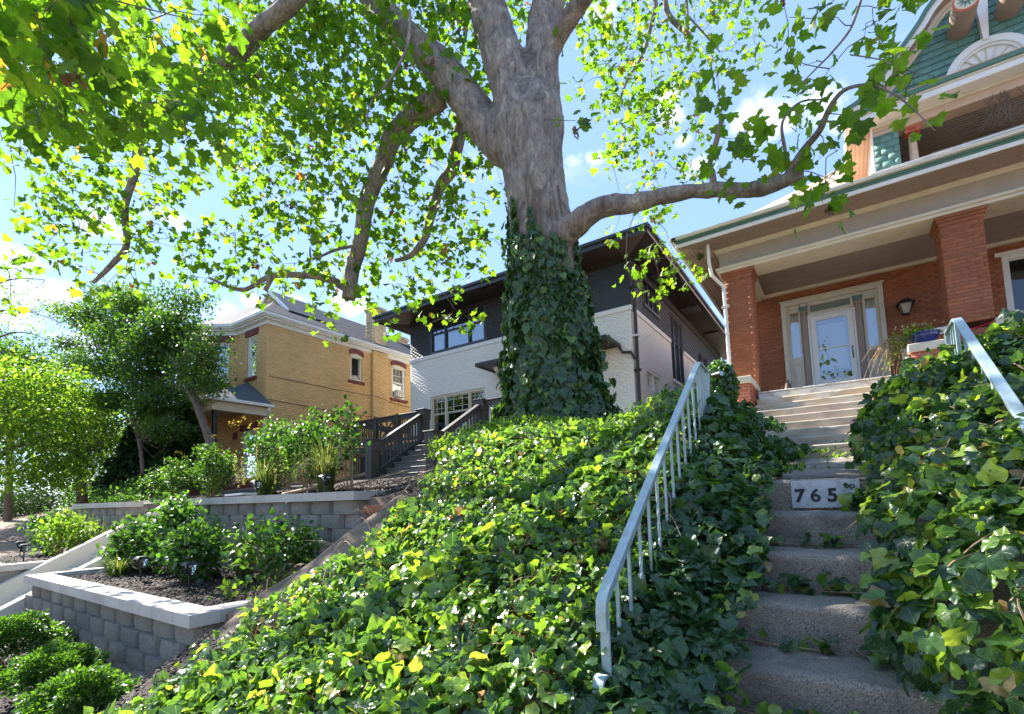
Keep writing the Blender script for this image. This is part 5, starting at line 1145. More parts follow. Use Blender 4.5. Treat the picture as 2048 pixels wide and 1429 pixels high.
# dormer, chimneys
m_ = MB(); dy = 10.5; m_.prism([V3(-20.0, dy, E+7.6), V3(-17.62, dy, E+7.6), V3(-18.85, dy, E+8.64)], V3(0, .05, 0)); m_.build('dormer_front', M['tan_wood'], yh)
bd = [(-20.0+1.15*(k+1)/10.4, -17.62-1.23*(k+1)/10.4, E+7.6+k*.1) for k in range(9)]
for x0, x1, zz in bd: MB().box(x0+.02, x1-.02, dy-.02, dy-.001, zz+.004, zz+.094).build('clapboard', M['tan_wood'], yh)
for a, b_ in (((-20.2, 7.52), (-18.85, 8.70)), ((-17.42, 7.52), (-18.85, 8.70))): MB().beam(V3(a[0], dy-.06, E+a[1]), V3(b_[0], dy-.06, E+b_[1]), .08, .12, up=V3(0, -1, 0) if False else Zv).build('dormer_trim', M['white_paint'], yh)
MB().box(-18.98, -18.72, dy-.05, dy-.02, E+8.05, E+8.30).build('dormer_vent', M['wood'], yh)
m_ = MB(); m_.quad(V3(-20.25, dy-.1, E+7.55), V3(-18.85, dy-.1, E+8.76), V3(-18.85, 12.5, E+8.76), V3(-20.25, 12.5, E+7.55)); m_.quad(V3(-18.85, dy-.1, E+8.76), V3(-17.37, dy-.1, E+7.55), V3(-17.37, 12.5, E+7.55), V3(-18.85, 12.5, E+8.76)); m_.build('dormer_roof', M['slate'], yh)
def chimney(x0, x1, y0, y1, z0, z1, npt=60):
    brick_box(yh, x0, x1, y0, y1, z0, z1-.22, 'tan_brick', 'yellow_mortar', npt, 'FR', name='chimney')
    for k, a in enumerate((.03, .07, .03)): brick_box(yh, x0-a, x1+a, y0-a, y1+a, z1-.22+k*.073, z1-.22+(k+1)*.073, 'tan_brick', 'yellow_mortar', 0, 'FR', name='chimney_cap')
chimney(-17.05, -16.50, 13.89, 14.56, E+6.6, E+8.65); chimney(-19.3, -18.6, 17.2, 17.9, E+8.0, E+8.62, 20); chimney(-27.0, -26.3, 13.0, 13.6, E+7.0, E+9.95, 10)
# small side porch roof at the front
pr = MB(); zp = E+3.42; a1, a2 = V3(-16.05, 9.12, zp), V3(-16.05, 7.05, zp); a3 = V3(-22.5, 7.05, zp); t1, t2 = V3(-17.8, 9.14, E+4.5), V3(-22.5, 9.14, E+4.5)
pr.quad(a1, a2, t1) if False else pr.quad(a2, a1, V3(-16.55, 9.14, E+3.75), t1); pr.quad(a3, a2, t1, t2); pr.build('porch_roof', M['slate'], yh)
m_ = MB(); m_.box(-16.10, -15.98, 7.0, 9.15, zp-.10, zp-.0); m_.box(-22.5, -16.1, 6.98, 7.10, zp-.10, zp); m_.build('porch_gutter', M['white_paint'], yh, bevel=.012)
m_ = MB(); m_.box(-16.42, -16.2, 7.25, 9.14, zp-.38, zp-.10); m_.box(-22.5, -16.42, 7.25, 7.45, zp-.38, zp-.10); m_.build('porch_beam', M['cream'], yh, bevel=.01)
MB().box(-22.5, -16.1, 7.1, 9.14, zp-.101, zp-.08).build('porch_ceiling', M['beige'], yh)
for x, y in ((-16.35, 7.3), (-19.5, 7.3), (-22, 7.3)): MB().box(x, x+.13, y, y+.13, 2.1, zp-.38).build('porch_post', M['black_metal'], yh, bevel=.01)
m_ = MB().tube([V3(-16.05, 9.0, zp-.08), V3(-16.08, 9.0, zp-.22), V3(-16.45, 9.05, zp-.45), V3(-16.46, 9.05, 2.1)], .05, 6); m_.build('downspout', M['white_paint'], yh)
MB().box(-22.5, -16.2, 7.1, 9.15, 1.9, 2.45).build('porch_floor', M['oxblood'], yh)
# ================================================================== pale blue stair railings
def railing(x, y_lo, y_hi, label, low_end=True):
    rt = thing('stair_railing', (x, y_lo, 1.0), label, 'railing', 'pale blue stair railings')
    z = lambda y: E+.931+.722*(y-3.61)
    a, b_ = V3(x, y_lo, z(y_lo)), V3(x, 3.61, z(3.61)); c = V3(x, y_hi, z(3.61)-.008)
    m_ = MB(); wd, th = .043, .014
    def strip(pts):
        vs = []; P_ = [np.asarray(p, float) for p in pts]
        for i, p in enumerate(P_):
            t = unit(P_[min(i+1, len(P_)-1)]-P_[max(i-1, 0)]); nn = V3(0, -t[2], t[1])
            vs += [p+V3(-wd/2, 0, 0)+nn*th/2, p+V3(wd/2, 0, 0)+nn*th/2, p+V3(wd/2, 0, 0)-nn*th/2, p+V3(-wd/2, 0, 0)-nn*th/2]
        fs = [(0, 1, 2, 3)]+[(4*i+k, 4*i+4+k, 4*i+4+(k+1) % 4, 4*i+(k+1) % 4) for i in range(len(P_)-1) for k in range(4)]+[tuple(4*(len(P_)-1)+k for k in (3, 2, 1, 0))]
        return vs, fs
    pts = []
    if low_end:
        pts += [a+V3(0, -.018, -.13), a+V3(0, -.020, -.06), a+V3(0, -.012, -.018)]
    pts += [a+V3(0, .012, .012), b_+V3(0, -.03, -.014), b_+V3(0, .005, .006), b_+V3(0, .035, .006), c+V3(0, -.03, .006), c+V3(0, .0, -.006), c+V3(0, .012, -.03), c+V3(0, .014, -.09)]
    vs, fs = strip(pts); MB().add(vs, fs).build('handrail', M['rail_blue'], rt, bevel=.003, seg=2)
    # inner channel bar under the rail
    MB().beam(a+V3(0, .03, -.02), b_+V3(0, -.02, -.028), .026, .012).build('under_bar', M['rail_blue'], rt)
    if low_end:
        MB().box(x-.019, x+.019, y_lo+.005, y_lo+.017, .45, a[2]-.004).build('end_post', M['rail_blue'], rt, bevel=.002)
        sc = MB(); R0 = .036; cy, cz = y_lo-.030, z(y_lo)-.325
        ptsS = [V3(x-.004, cy+R0*math.cos(t)*(1-.0*t), cz+R0*math.sin(t)) for t in np.linspace(-.3, 5.4, 20)]
        wd0 = wd; vs, fs = strip(ptsS); sc.add(vs, fs).build('scroll', M['rail_blue'], rt, smooth=False)
    n = int((3.61-y_lo)/.148); k = 0
    for i in range(1, n+1):
        y = y_lo+i*.148
        if y > 3.58: break
        zt = z(y)-.02; g = float(S(y))-.1; h = zt-g
        tw_ = (i % 2 == 1)
        zz = np.linspace(g, zt, 26); m_ = MB()
        zc_ = zt-.32; tws = [2.2*math.pi*float(np.clip((q-(zc_-.16))/.32, 0, 1)) if tw_ else 0 for q in zz]
        b0 = []
        for q, th_ in zip(zz, tws):
            for kk in range(4): an = th_+math.pi/4+kk*math.pi/2; b0.append((x+(.0092)*math.cos(an), y+(.0092)*math.sin(an), q))
        f_ = [(4*j+kk, 4*j+(kk+1) % 4, 4*j+4+(kk+1) % 4, 4*j+4+kk) for j in range(25) for kk in range(4)]
        m_.add(b0, f_).build('twisted_baluster' if tw_ else 'baluster', M['rail_blue'], rt)
    for y in (3.635, 3.70, 3.765): MB().box(x-.009, x+.009, y-.009, y+.009, float(S(y))-.1, z(3.61)).build('baluster', M['rail_blue'], rt)
    MB().box(x-.019, x+.019, y_hi-.012, y_hi+.002, float(S(3.8))-.1, z(3.61)-.01).build('end_post', M['rail_blue'], rt, bevel=.002)
railing(-.80, 1.785, 3.87, 'pale blue wrought iron stair rail left of the steps, full length in view')
railing(.60, 1.10, 3.87, 'pale blue wrought iron stair rail right of the steps, half buried in ivy', low_end=False)
# ================================================================== solar path lamps
def path_lamp(p, label, s=1.0):
    t = thing('path_lamp', tuple(p), label, 'garden lamp', 'small black garden path lamps')
    x, y, z = p; h = .30*s; m_ = MB(); m_.box(x-.008, x+.008, y-.008, y+.008, z-.05, z+h*.50); m_.build('stake', M['black_metal'], t)
    c = (x, y); m_ = MB(); frust4(m_, c, .026*s, z+h*.50, .030*s, z+h*.54); frust4(m_, c, .066*s, z+h*.86, .066*s, z+h*.885); frust4(m_, c, .066*s, z+h*.885, .045*s, z+h*.955); frust4(m_, c, .045*s, z+h*.955, .04*s, z+h*.97)
    m_.build('cap', M['black_metal'], t, bevel=.002)
    b_ = MB(); a0, a1, z0, z1 = .027*s, .052*s, z+h*.54, z+h*.86
    for i in range(4):
        cs4 = [(-1, -1), (1, -1), (1, 1), (-1, 1)]; p0, p1 = cs4[i], cs4[(i+1) % 4]
        L0, L1 = V3(x+p0[0]*a0, y+p0[1]*a0, z0), V3(x+p1[0]*a0, y+p1[1]*a0, z0); U0, U1 = V3(x+p0[0]*a1, y+p0[1]*a1, z1), V3(x+p1[0]*a1, y+p1[1]*a1, z1)
        for q in ((L0, U0), (L0, U1), (L1, U0)): b_.beam(q[0], q[1], .006*s, .006*s, up=V3(.3, .9, .1))
    b_.build('cage', M['black_metal'], t); frust4(MB(), c, a0*.9, z0+.002, a1*.9, z1-.002).build('lamp_glass', M['lamp_glass'], t)
gz = lambda x, y: float(G(x, y))
path_lamp((-5.62, 2.35, gz(-5.62, 2.35)), 'black path lamp standing alone in the mulch before the front shrubs')
path_lamp((-6.86, 2.35, gz(-6.86, 2.35)), 'black path lamp tucked at the foot of the leafy left shrub in the front bed')
path_lamp((-5.72, 4.0, gz(-5.72, 4.0)-.02), 'black path lamp at the upper wall beside the tall thin shrub')
path_lamp((-7.45, 4.0, gz(-7.4, 4.0)-.02), 'black path lamp on the upper bed among grass blades over the white tile')
path_lamp((-8.75, 4.1, gz(-8.7, 4.1)), 'black path lamp half hidden in the grasses of the upper bed')
path_lamp((-11.7, 2.3, gz(-11.7, 2.3)), 'black path lamp in the left bed next to the yellow green shrub')
path_lamp((-13.0, 2.5, gz(-13, 2.5)), 'black path lamp at the left edge of the photo')
MB().para(V3(-7.9, 3.75, 1.70), V3(.55, -.02, .01), V3(.02, .22, .0), V3(0, 0, .03)).build('white_tile', M['white_paint']); tag(bpy.data.objects['white_tile'], 'white flat tile lying on the edge of the upper bed', 'tile')
MB().box(-7.62, -7.38, .98, 1.14, .05, .10).build('white_stone', M['white_paint']); tag(bpy.data.objects['white_stone'], 'pale stone lying in the mulch between the box bushes', 'stone')
MB().box(-4.42, -4.405, .86, .88, .02, .20).build('marker_stake', M['orange_paint']); tag(bpy.data.objects['marker_stake'], 'thin orange marker stake behind the front box bush', 'stake')
# ================================================================== ivy
def ivy_sheet(x0, x1, y0, y1, zf, n, keep):
    X = rng.uniform(x0, x1, n); Y = rng.uniform(y0, y1, n); k = keep(X, Y); X, Y = X[k], Y[k]
    e = .02; z = zf(X, Y); nx_ = -(zf(X+e, Y)-zf(X-e, Y))/(2*e); ny_ = -(zf(X, Y+e)-zf(X, Y-e))/(2*e)
    return np.stack([X, Y, z], 1), unit(np.stack([nx_, ny_, np.ones_like(X)], 1))
def bump2(X, Y): return .5*np.sin(X*5.1+1.7*Y)*np.cos(Y*4.3-X*1.1)+.35*np.sin(X*9.7-Y*7.9+.7)+.25*np.sin(X*17+Y*15)
def zstair(Y): return np.where(Y < 3.352, -.277+.566*Y, 1.62+(Y-3.352)*.083)
edgeL = lambda Y: -.44+.05*np.sin(Y*5.3)+.03*np.sin(Y*13)
edgeR = lambda Y: .20+.05*np.sin(Y*4.1+1)+.03*np.sin(Y*11.3)+.06*ramp01(Y, 3.6, 5)
def zL(X, Y):
    base = S(Y)*(Y < 3.9)+np.where(Y >= 3.9, 1.8425+.07*(Y-3.9), 0)*1.0
    base = np.where(Y >= 3.9, 1.8425+.07*(Y-3.9), .55*np.clip(Y-.55, 0, None))
    m = base+.17+.05*bump2(X, Y)
    hump = .22*np.exp(-((X+.95)/.45)**2)*ramp01(Y, 2.5, 3.6)-.04*np.exp(-((X+.85)/.3)**2)
    crest = .10*np.exp(-((X+2.4)/1.6)**2)*ramp01(Y, 3.0, 4.2)
    z = m+hump+crest
    tt = np.clip((X-(-.80))/(edgeL(Y)+.80), 0, 1.3)
    return z+(zstair(Y)+.03-z)*np.clip(tt, 0, 1)**1.6*(X > -.80)
bndL = lambda Y: -3.30+.35*ramp01(Y, 1.0, 2.2)-.45*ramp01(Y, 3.0, 3.9)-.6*ramp01(Y, 4.2, 6)+.10*np.sin(Y*6)+.05*np.sin(Y*17)
iv = thing('ivy', (-2, 2, .6), 'english ivy bank covering the slope left of the concrete steps', 'ivy', 'english ivy plants')
def ivy_orient(P, N_, droop=.4, tiltv=.42, down=None):
    n = len(P); nrm = unit(N_+rng.normal(size=(n, 3))*tiltv+np.array([0, 0, .15]))
    dn = -Zv[None]+(N_*N_[:, 2:3]) if down is None else down
    tip = dn*1.0+rng.normal(size=(n, 3))*.75; return tip, nrm
def ivy_fill(root, P, N_, mat, smin, smax, nparts, lift=.07, name='foliage', tiltv=.45, nmid=4000):
    n = len(P); P = P+N_*(rng.random(n)**1.0*lift)[:, None]; tip, nrm = ivy_orient(P, N_, tiltv=tiltv)
    sz = smin+(smax-smin)*rng.random(n)**1.3
    # patches of large and small leaves
    sz *= (.82+.3*np.clip(bump2(P[:, 0]*.6+3, P[:, 1]*.6), -1, 1)); lvl = (P*N_).sum(1)
    r_ = np.clip(rng.beta(1.6, 1.6, n)*.8+.25*np.clip(bump2(P[:, 0]*.45, P[:, 1]*.45+2), -.7, .7)+.12, 0.001, .96)
    r_[rng.random(n) < .005] = .999
    scatter(name, root, T_IVY+T_IVYR[:1], P, tip, nrm, sz, M[mat], nparts=nparts, pname='leaf', rnd=r_, hi=T_IVY_HI, mid=T_IVY_MID, nmid=nmid)
P, N_ = ivy_sheet(-4.3, -.25, .7, 4.6, zL, 60000, lambda X, Y: (X > bndL(Y)+.12*rng.normal(size=len(X))*.5) & (X < edgeL(Y)+.05*rng.random(len(X))))
far = P[:, 1] > 3.3; k1 = rng.random(len(P)) < .40
ivy_fill(iv, P[k1 & (P[:, 0] <= -.86)], N_[k1 & (P[:, 0] <= -.86)], 'leaf_ivy', .05, .11, 300, lift=.11, tiltv=.60, nmid=7000)
ks = (P[:, 0] > -.86) & (rng.random(len(P)) < .55); ivy_fill(iv, P[ks]-N_[ks]*.02, N_[ks], 'leaf_ivy_dark', .06, .12, 160, lift=.09, name='shaded_foliage', tiltv=.32)  # darker leaf copy beside the steps: shade put into the colour
# small sprigs on top of the sheet
P2, N2 = ivy_sheet(-3.6, -.8, 1.2, 4.6, zL, 4200, lambda X, Y: X > bndL(Y)+.1); P2 = P2+Zv*(rng.random(len(P2))*.12+.05)[:, None]
scatter('young_foliage', iv, T_IVYR, P2, rng.normal(size=P2.shape), rng.normal(size=P2.shape)*.7+Zv*.6, rng.uniform(.03, .05, len(P2)), M['leaf_ivy'], rnd=rng.uniform(.55, .95, len(P2)))
# along the walk to the porch pier
P3, N3 = ivy_sheet(-2.6, -.3, 4.4, 9.6, lambda X, Y: np.where(X > -.75, zstair(Y)+.05+.35*np.clip((-.55-X)*3, 0, .6), 1.8425+.07*(Y-3.9)+.28+.05*bump2(X, Y)+.12*np.exp(-((X+1.1)/.4)**2)), 12000, lambda X, Y: (X < edgeL(Y)-.04+.10*ramp01(Y, 5, 8)-.9*ramp01(Y, 8.3, 9.0)))
ivy_fill(iv, P3, N3, 'leaf_ivy_dark', .06, .11, 0, lift=.12, name='shaded_foliage')  # same darker leaves along the walk, shade put into their colour
P4, N4 = ivy_sheet(-5.2, -2.6, 4.4, 8.4, lambda X, Y: 1.8425+.07*(Y-3.9)+.10+.05*bump2(X, Y), 9000, lambda X, Y: X > -3.9+.25*(Y-4.4))
ivy_fill(iv, P4, N4, 'leaf_ivy', .05, .09, 0, lift=.12)
# creepers on the step edges
def creeper(root, pts, n, r=.035, smin=.03, smax=.065, mat='leaf_ivy'):
    sp = np.array(smooth_path(pts, 8)); t = np.sort(rng.random(n))*(len(sp)-1); i = t.astype(int).clip(0, len(sp)-2); f = (t-i)[:, None]
    p = sp[i]*(1-f)+sp[i+1]*f; p = p+rng.normal(size=p.shape)*r+Zv*.015
    MB().tube(list(sp), .0028, 5).build('vine', M['stem'], root)
    scatter('foliage', root, T_IVY+T_IVYR, p, rng.normal(size=p.shape)*.8+V3(0, -.5, 0), rng.normal(size=p.shape)*.45+V3(0, -.45, .8), rng.uniform(smin, smax, n), M[mat], rnd=rng.uniform(.25, .9, n))
for k in range(3, 10):
    y = ystep(k); z = zstep(k)
    xl = -.42+rng.uniform(-.02, .04); L_ = rng.uniform(.08, .24)
    if k in (7, 6, 4): L_ = .30
    if k >= 8: continue
    creeper(iv, [V3(xl-.08, y+.26, z+.04), V3(xl+L_*.5, y+.27, z+.015), V3(xl+L_, y+.28, z+.012), V3(xl+L_*1.35, y+.285, z+.01)], int(9+L_*40), .022, .03, .06)
P, N_ = ivy_sheet(-.5, -.33, 1.2, 3.5, lambda X, Y: zstair(Y)+.05, 260, lambda X, Y: X < -.30); ivy_fill(iv, P+N_*.02, N_, 'leaf_ivy', .05, .085, 0, lift=.06)
# right bank
iv2 = thing('ivy', (.9, 2, .6), 'tall ivy mound spilling over the right side of the concrete steps', 'ivy', 'english ivy plants')
def zR(X, Y):
    ln = -.277+.566*np.minimum(Y, 3.7)+.05*np.clip(Y-3.7, 0, 9)
    top = ln+.40+.17*ramp01(X, .62, .95)+.03*np.clip(X-1, 0, 1.6)+.04*bump2(X+4, Y)-.18*ramp01(Y, 3.7, 5.0)-.25*ramp01(Y, 5.2, 7.5)
    t = np.clip((X-edgeR(Y))/(.62-edgeR(Y)), 0, 1); e_ = zstair(Y)+.05
    return e_+(top-e_)*np.sqrt(np.clip(1-(1-t)**2, 0, 1))
def sheet3(x0, x1, y0, y1, zf, nx_, ny_, n, keep):
    """samples by true area so that the steep flank is covered as well"""
    X, Y = np.meshgrid(np.linspace(x0, x1, nx_), np.linspace(y0, y1, ny_)); Z_ = zf(X, Y); dx, dy = (x1-x0)/(nx_-1), (y1-y0)/(ny_-1)
    gx = np.gradient(Z_, dx, axis=1); gy = np.gradient(Z_, dy, axis=0); wgt = (np.sqrt(1+gx**2+gy**2)*keep(X, Y)).ravel(); wgt /= wgt.sum()
    i = rng.choice(len(wgt), n, p=wgt); P = np.stack([X.ravel()[i]+rng.uniform(-.5, .5, n)*dx, Y.ravel()[i]+rng.uniform(-.5, .5, n)*dy, Z_.ravel()[i]], 1)
    P[:, 2] += gx.ravel()[i]*(P[:, 0]-X.ravel()[i])+gy.ravel()[i]*(P[:, 1]-Y.ravel()[i])
    return P, unit(np.stack([-gx.ravel()[i], -gy.ravel()[i], np.ones(n)], 1))
P, N_ = sheet3(.17, 2.8, .75, 8.2, zR, 120, 260, 27000, lambda X, Y: (X > edgeR(Y)) & (Y < 8.2) & ~((Y > 5.5) & (X > 2.2)))
ivy_fill(iv2, P, N_, 'leaf_ivy', .045, .10, 300, lift=.12, tiltv=.5, nmid=6000)
P2, N2 = ivy_sheet(.25, 1.3, 1.1, 4.2, zR, 1500, lambda X, Y: X > edgeR(Y)); P2 = P2+(N2*.1+Zv*.03)*rng.random((len(P2), 1))*1.4
scatter('young_foliage', iv2, T_IVYR, P2, rng.normal(size=P2.shape), rng.normal(size=P2.shape)*.7+Zv*.6, rng.uniform(.035, .06, len(P2)), M['leaf_ivy'], rnd=rng.uniform(.6, .95, len(P2)))
for k in range(3, 10):
    y = ystep(k); z = zstep(k); xr_ = .24; L_ = rng.uniform(.08, .20)
    if k in (6, 4): L_ = .32
    if k == 8: L_ = .10
    if k == 9: continue
    creeper(iv2, [V3(xr_+.1, y+.22, z+.08), V3(xr_-L_*.4, y+.24, z+.03), V3(xr_-L_, y+.27, z+.015), V3(xr_-L_*1.4, y+.28, z+.01)], int(12+L_*55), .03, .035, .075)
creeper(iv2, [V3(.34, 3.36, 1.60), V3(.20, 3.28, 1.56), V3(.08, 3.26, 1.50), V3(.03, 3.26, 1.46)], 46, .045, .04, .075)
# wandering stems and red petioles in the ivy
for root, zf, box_, nn_ in ((iv, zL, (-3.2, -.9, 1.0, 4.2), 170), (iv2, zR, (.25, 1.3, 1.0, 4.2), 110)):
    m_ = MB()
    for i in range(nn_):
        x, y = rng.uniform(*box_[:2]), rng.uniform(*box_[2:]); a = rng.random()*6.28; ln = rng.uniform(.15, .45); ps_ = []
        for q in np.linspace(0, 1, 5): a += rng.normal(0, .3); x += math.cos(a)*ln/5; y += math.sin(a)*ln/5; ps_.append(V3(x, y, float(zf(np.array([x]), np.array([y]))[0])+.05+.07*math.sin(q*3.1)))
        m_.tube(smooth_path(ps_, 2), .0028, 4)
    m_.build('vine_stems', M['stem'], root, kind='stuff')
# dry leaves and dead stalks on the bank
P, N_ = ivy_sheet(-3.4, -.9, 1.0, 4.2, zL, 420, lambda X, Y: X > bndL(Y)); scatter('dry_leaves', iv, T_SYC, P+Zv*.03, rng.normal(size=P.shape), rng.normal(size=P.shape)*.5+Zv, rng.uniform(.05, .13, len(P)), M['dry'])
m_ = MB()
for i in range(60):
    x, y = rng.uniform(-3.9, -3.0), rng.uniform(2.6, 4.2); p = V3(x, y, gz(x, y)+.01); a = rng.random()*6.28; m_.tube(smooth_path([p, p+V3(math.cos(a)*.12, math.sin(a)*.12, .10*rng.random()), p+V3(math.cos(a)*.26, math.sin(a)*.26, .02)], 3), .0025, 4)
dr = m_.build('dry_stems', M['stem']); tag(dr, 'dry tangled stems on the bare soil at the end of the upper wall', 'dry stems', kind='stuff')
tr_ = MB()
for i in range(3): tr_.box(-4.25+.08*i, -3.75+.08*i, 3.42+.06*i, 3.66+.06*i, 1.44-.08*i, 1.52-.08*i)
tr_ = tr_.build('old_bricks', M['red_brick'], bevel=.01); tag(tr_, 'stepped stack of old red bricks at the end of the upper block wall', 'bricks')
# ================================================================== sycamore
sy = thing('sycamore_tree', (-3.12, 5.6, 1.9), 'huge sycamore with mottled grey bark whose canopy fills the top of the photo', 'tree')
TY = 5.6
ax = [V3(-3.02, TY, 1.7), V3(-3.05, TY, 2.3), V3(-3.10, TY, 3.2), V3(-3.13, TY, 4.3), V3(-3.17, TY, 5.2), V3(-3.28, TY, 6.1), V3(-3.36, TY, 6.9), V3(-3.42, TY+.05, 7.4)]
sp = smooth_path(ax, 10); K = len(sp); rr = np.interp([p[2] for p in sp], [1.7, 2.3, 3.2, 4.3, 5.2, 6.1, 6.9, 7.4], [.80, .58, .48, .43, .415, .42, .44, .36])
TR = m_ = MB(); n = 40
for i, p in enumerate(sp):
    for k in range(n):
        th = 2*math.pi*k/n; r = rr[i]*(1+.05*math.sin(3*th+p[2]*.5)+.03*math.sin(5*th-p[2]*1.1)+.07*math.sin(4*th+1)*max(0, 3-p[2])/1.5+.008*rng.normal()); sx = 1+.18*float(ramp01(p[2], 6.2, 7.0))
        m_.v.append((p[0]+r*math.cos(th)*sx, p[1]+r*math.sin(th), p[2]))
for i in range(K-1):
    for k in range(n): m_.f.append((i*n+k, i*n+(k+1) % n, (i+1)*n+(k+1) % n, (i+1)*n+k))
m_.f.append(tuple(range(n))[::-1]); m_.f.append(tuple((K-1)*n+k for k in range(n)))
A = lambda x, y, D: at(x, y, D=D)
SK = []
def big(pts, r, n=20):
    s_ = smooth_path([A(*p) if not isinstance(p, np.ndarray) else p for p in pts], 8); TR.tube(s_, np.interp(np.linspace(0, 1, len(s_)), np.linspace(0, 1, len(r)), r), n=n, jit=.02); SK.extend(s_[6:])
YY_ = lambda x, y, Y: at(x, y, Y=Y)
def br(pts, r, n=12, lab=None):
    P_ = [A(*p) if not isinstance(p, np.ndarray) else p for p in pts]; s_ = limb(sy, P_, r, M['bark'], n=n, m=7, jit=.05); SK.extend(s_[2:]); return s_
big([V3(-3.28, TY, 6.0), V3(-3.36, TY, 6.5), YY_(1000, 290, 5.55), YY_(925, 192, 5.45), YY_(862, 118, 5.35), YY_(800, 60, 5.3), YY_(735, -15, 5.2), YY_(640, -130, 5.2)], [.20, .26, .27, .245, .235, .225, .21, .19])
big([YY_(1000, 262, 5.7), YY_(985, 240, 5.75), YY_(925, 165, 5.85), YY_(880, 118, 6.0), YY_(820, 66, 6.2), YY_(760, 5, 6.4)], [.12, .15, .18, .19, .18, .17], 16)
big([V3(-3.30, TY, 6.0), V3(-3.36, TY, 6.7), YY_(1030, 190, 5.6), YY_(998, 90, 5.6), YY_(972, 0, 5.6), YY_(945, -120, 5.7), YY_(925, -250, 5.8)], [.36, .38, .325, .30, .29, .27, .24])
big([V3(-3.20, TY+.05, 6.2), V3(-3.16, TY+.1, 6.9), YY_(1085, 200, 5.8), YY_(1085, 90, 5.9), YY_(1098, 0, 6.0), YY_(1150, -110, 6.1)], [.30, .30, .26, .25, .24, .2])
big([YY_(1090, 120, 5.9), YY_(1105, 88, 5.9), YY_(1140, 35, 5.8), YY_(1190, -40, 5.7)], [.15, .17, .14, .12], 12)
big([V3(-3.1, TY-.05, 4.9), A(1165, 438, 6.15), A(1210, 412, 6.0), A(1260, 408, 5.85), A(1330, 392, 5.65), A(1420, 379, 5.4), A(1500, 381, 5.2), A(1560, 366, 5.05), A(1607, 342, 4.95)], [.22, .155, .125, .115, .095, .09, .088, .085, .075], 14)
to = TR.build('trunk', M['bark'], sy, smooth=True)
q = to.modifiers.new('remesh', 'REMESH'); q.mode = 'VOXEL'; q.voxel_size = .032; q.use_smooth_shade = True
q = to.modifiers.new('smooth', 'SMOOTH'); q.iterations = 7; q.factor = .6
tx = bpy.data.textures.new('bark_relief', 'CLOUDS'); tx.noise_scale = .22; tx.noise_depth = 4
q = to.modifiers.new('relief', 'DISPLACE'); q.texture = tx; q.strength = .055; q.mid_level = .5; q.texture_coords = 'LOCAL'
br([A(1427, 372, 5.4), A(1424, 345, 5.35), A(1418, 335, 5.3), A(1432, 285, 5.2), A(1446, 232, 5.1)], [.04, .036, .03, .03, .026], 8)
br([A(1575, 352, 5.0), A(1604, 305, 4.9), A(1640, 260, 4.7), A(1660, 215, 4.6), A(1690, 180, 4.45), A(1740, 168, 4.3)], [.045, .036, .03, .024, .018, .012], 8)
br([A(1740, 168, 4.3), A(1790, 190, 4.1), A(1830, 222, 4.0), A(1870, 262, 3.9)], [.011, .008, .006, .002], 6)
br([A(1660, 110, 4.5), A(1700, 60, 4.4), A(1722, 0, 4.35)], [.010, .012, .014], 6); br([A(1600, 170, 4.6), A(1660, 110, 4.5)], [.006, .01], 5)
br([A(1578, 350, 5.0), A(1570, 300, 4.95), A(1565, 245, 4.9), A(1600, 205, 4.8), A(1650, 200, 4.6)], [.02, .018, .014, .01, .006], 6)
br([A(1700, 110, 4.35), A(1760, 120, 4.2), A(1810, 140, 4.1), A(1880, 155, 3.9)], [.006, .005, .004, .002], 5)
# hanging limbs on the left
br([A(760, -230, 7.2), A(680, -120, 7.3), A(590, 0, 7.5), A(500, 72, 7.8), A(420, 150, 8.2), A(345, 140, 8.4), A(285, 158, 8.6), A(140, 178, 8.9), A(20, 190, 9.2)], [.13, .13, .13, .125, .12, .11, .10, .08, .05], 12)
br([A(740, -200, 8.2), A(650, -80, 8.6), A(560, 20, 9.0), A(470, 120, 9.0), A(400, 190, 9.0), A(330, 215, 9.0), A(292, 225, 9.0)], [.17, .16, .14, .13, .12, .11, .10], 12)
br([A(292, 222, 9.0), A(275, 300, 9.0), A(268, 350, 9.0), A(250, 415, 9.1), A(253, 490, 9.2), A(228, 525, 9.2), A(186, 566, 9.2)], [.095, .075, .07, .062, .055, .05, .03], 10)
br([A(885, 192, 8.2), A(830, 230, 8.3), A(788, 272, 8.4), A(765, 330, 8.5), A(735, 400, 8.6), A(722, 480, 8.7), A(705, 540, 8.8), A(697, 598, 8.8)], [.19, .18, .165, .15, .14, .13, .13, .12], 14)
br([A(938, 180, 9.0), A(920, 262, 9.0), A(905, 335, 9.0), A(882, 372, 9.0), A(862, 430, 9.0), A(848, 480, 9.0), A(820, 512, 9.0), A(790, 522, 9.0)], [.13, .12, .115, .10, .09, .07, .05, .03], 12)
br([A(700, 580, 8.8), A(660, 560, 8.8), A(620, 552, 8.8), A(545, 552, 8.8), A(484, 580, 8.8), A(418, 556, 8.8)], [.09, .07, .06, .05, .04, .02], 10)
br([A(720, 490, 8.7), A(672, 500, 8.6), A(626, 518, 8.5), A(620, 495, 8.5)], [.03, .025, .02, .012], 6)
br([A(545, 552, 8.8), A(530, 582, 8.8)], [.05, .04], 8)
br([A(1275, -60, 10.5), A(1310, 0, 10.5), A(1302, 50, 10.5), A(1285, 110, 10.5), A(1255, 160, 10.5), A(1240, 200, 10.5)], [.06, .055, .05, .04, .03, .02], 7)
br([A(1330, -50, 10.5), A(1335, 25, 10.5), A(1375, 70, 10.5), A(1378, 90, 10.5)], [.05, .06, .055, .04], 7); br([A(1370, -40, 10.3), A(1375, 30, 10.3), A(1376, 95, 10.3)], [.03, .03, .025], 6)
br([A(1378, 35, 10.3), A(1410, 70, 10.2), A(1440, 105, 10.2)], [.025, .02, .012], 5)
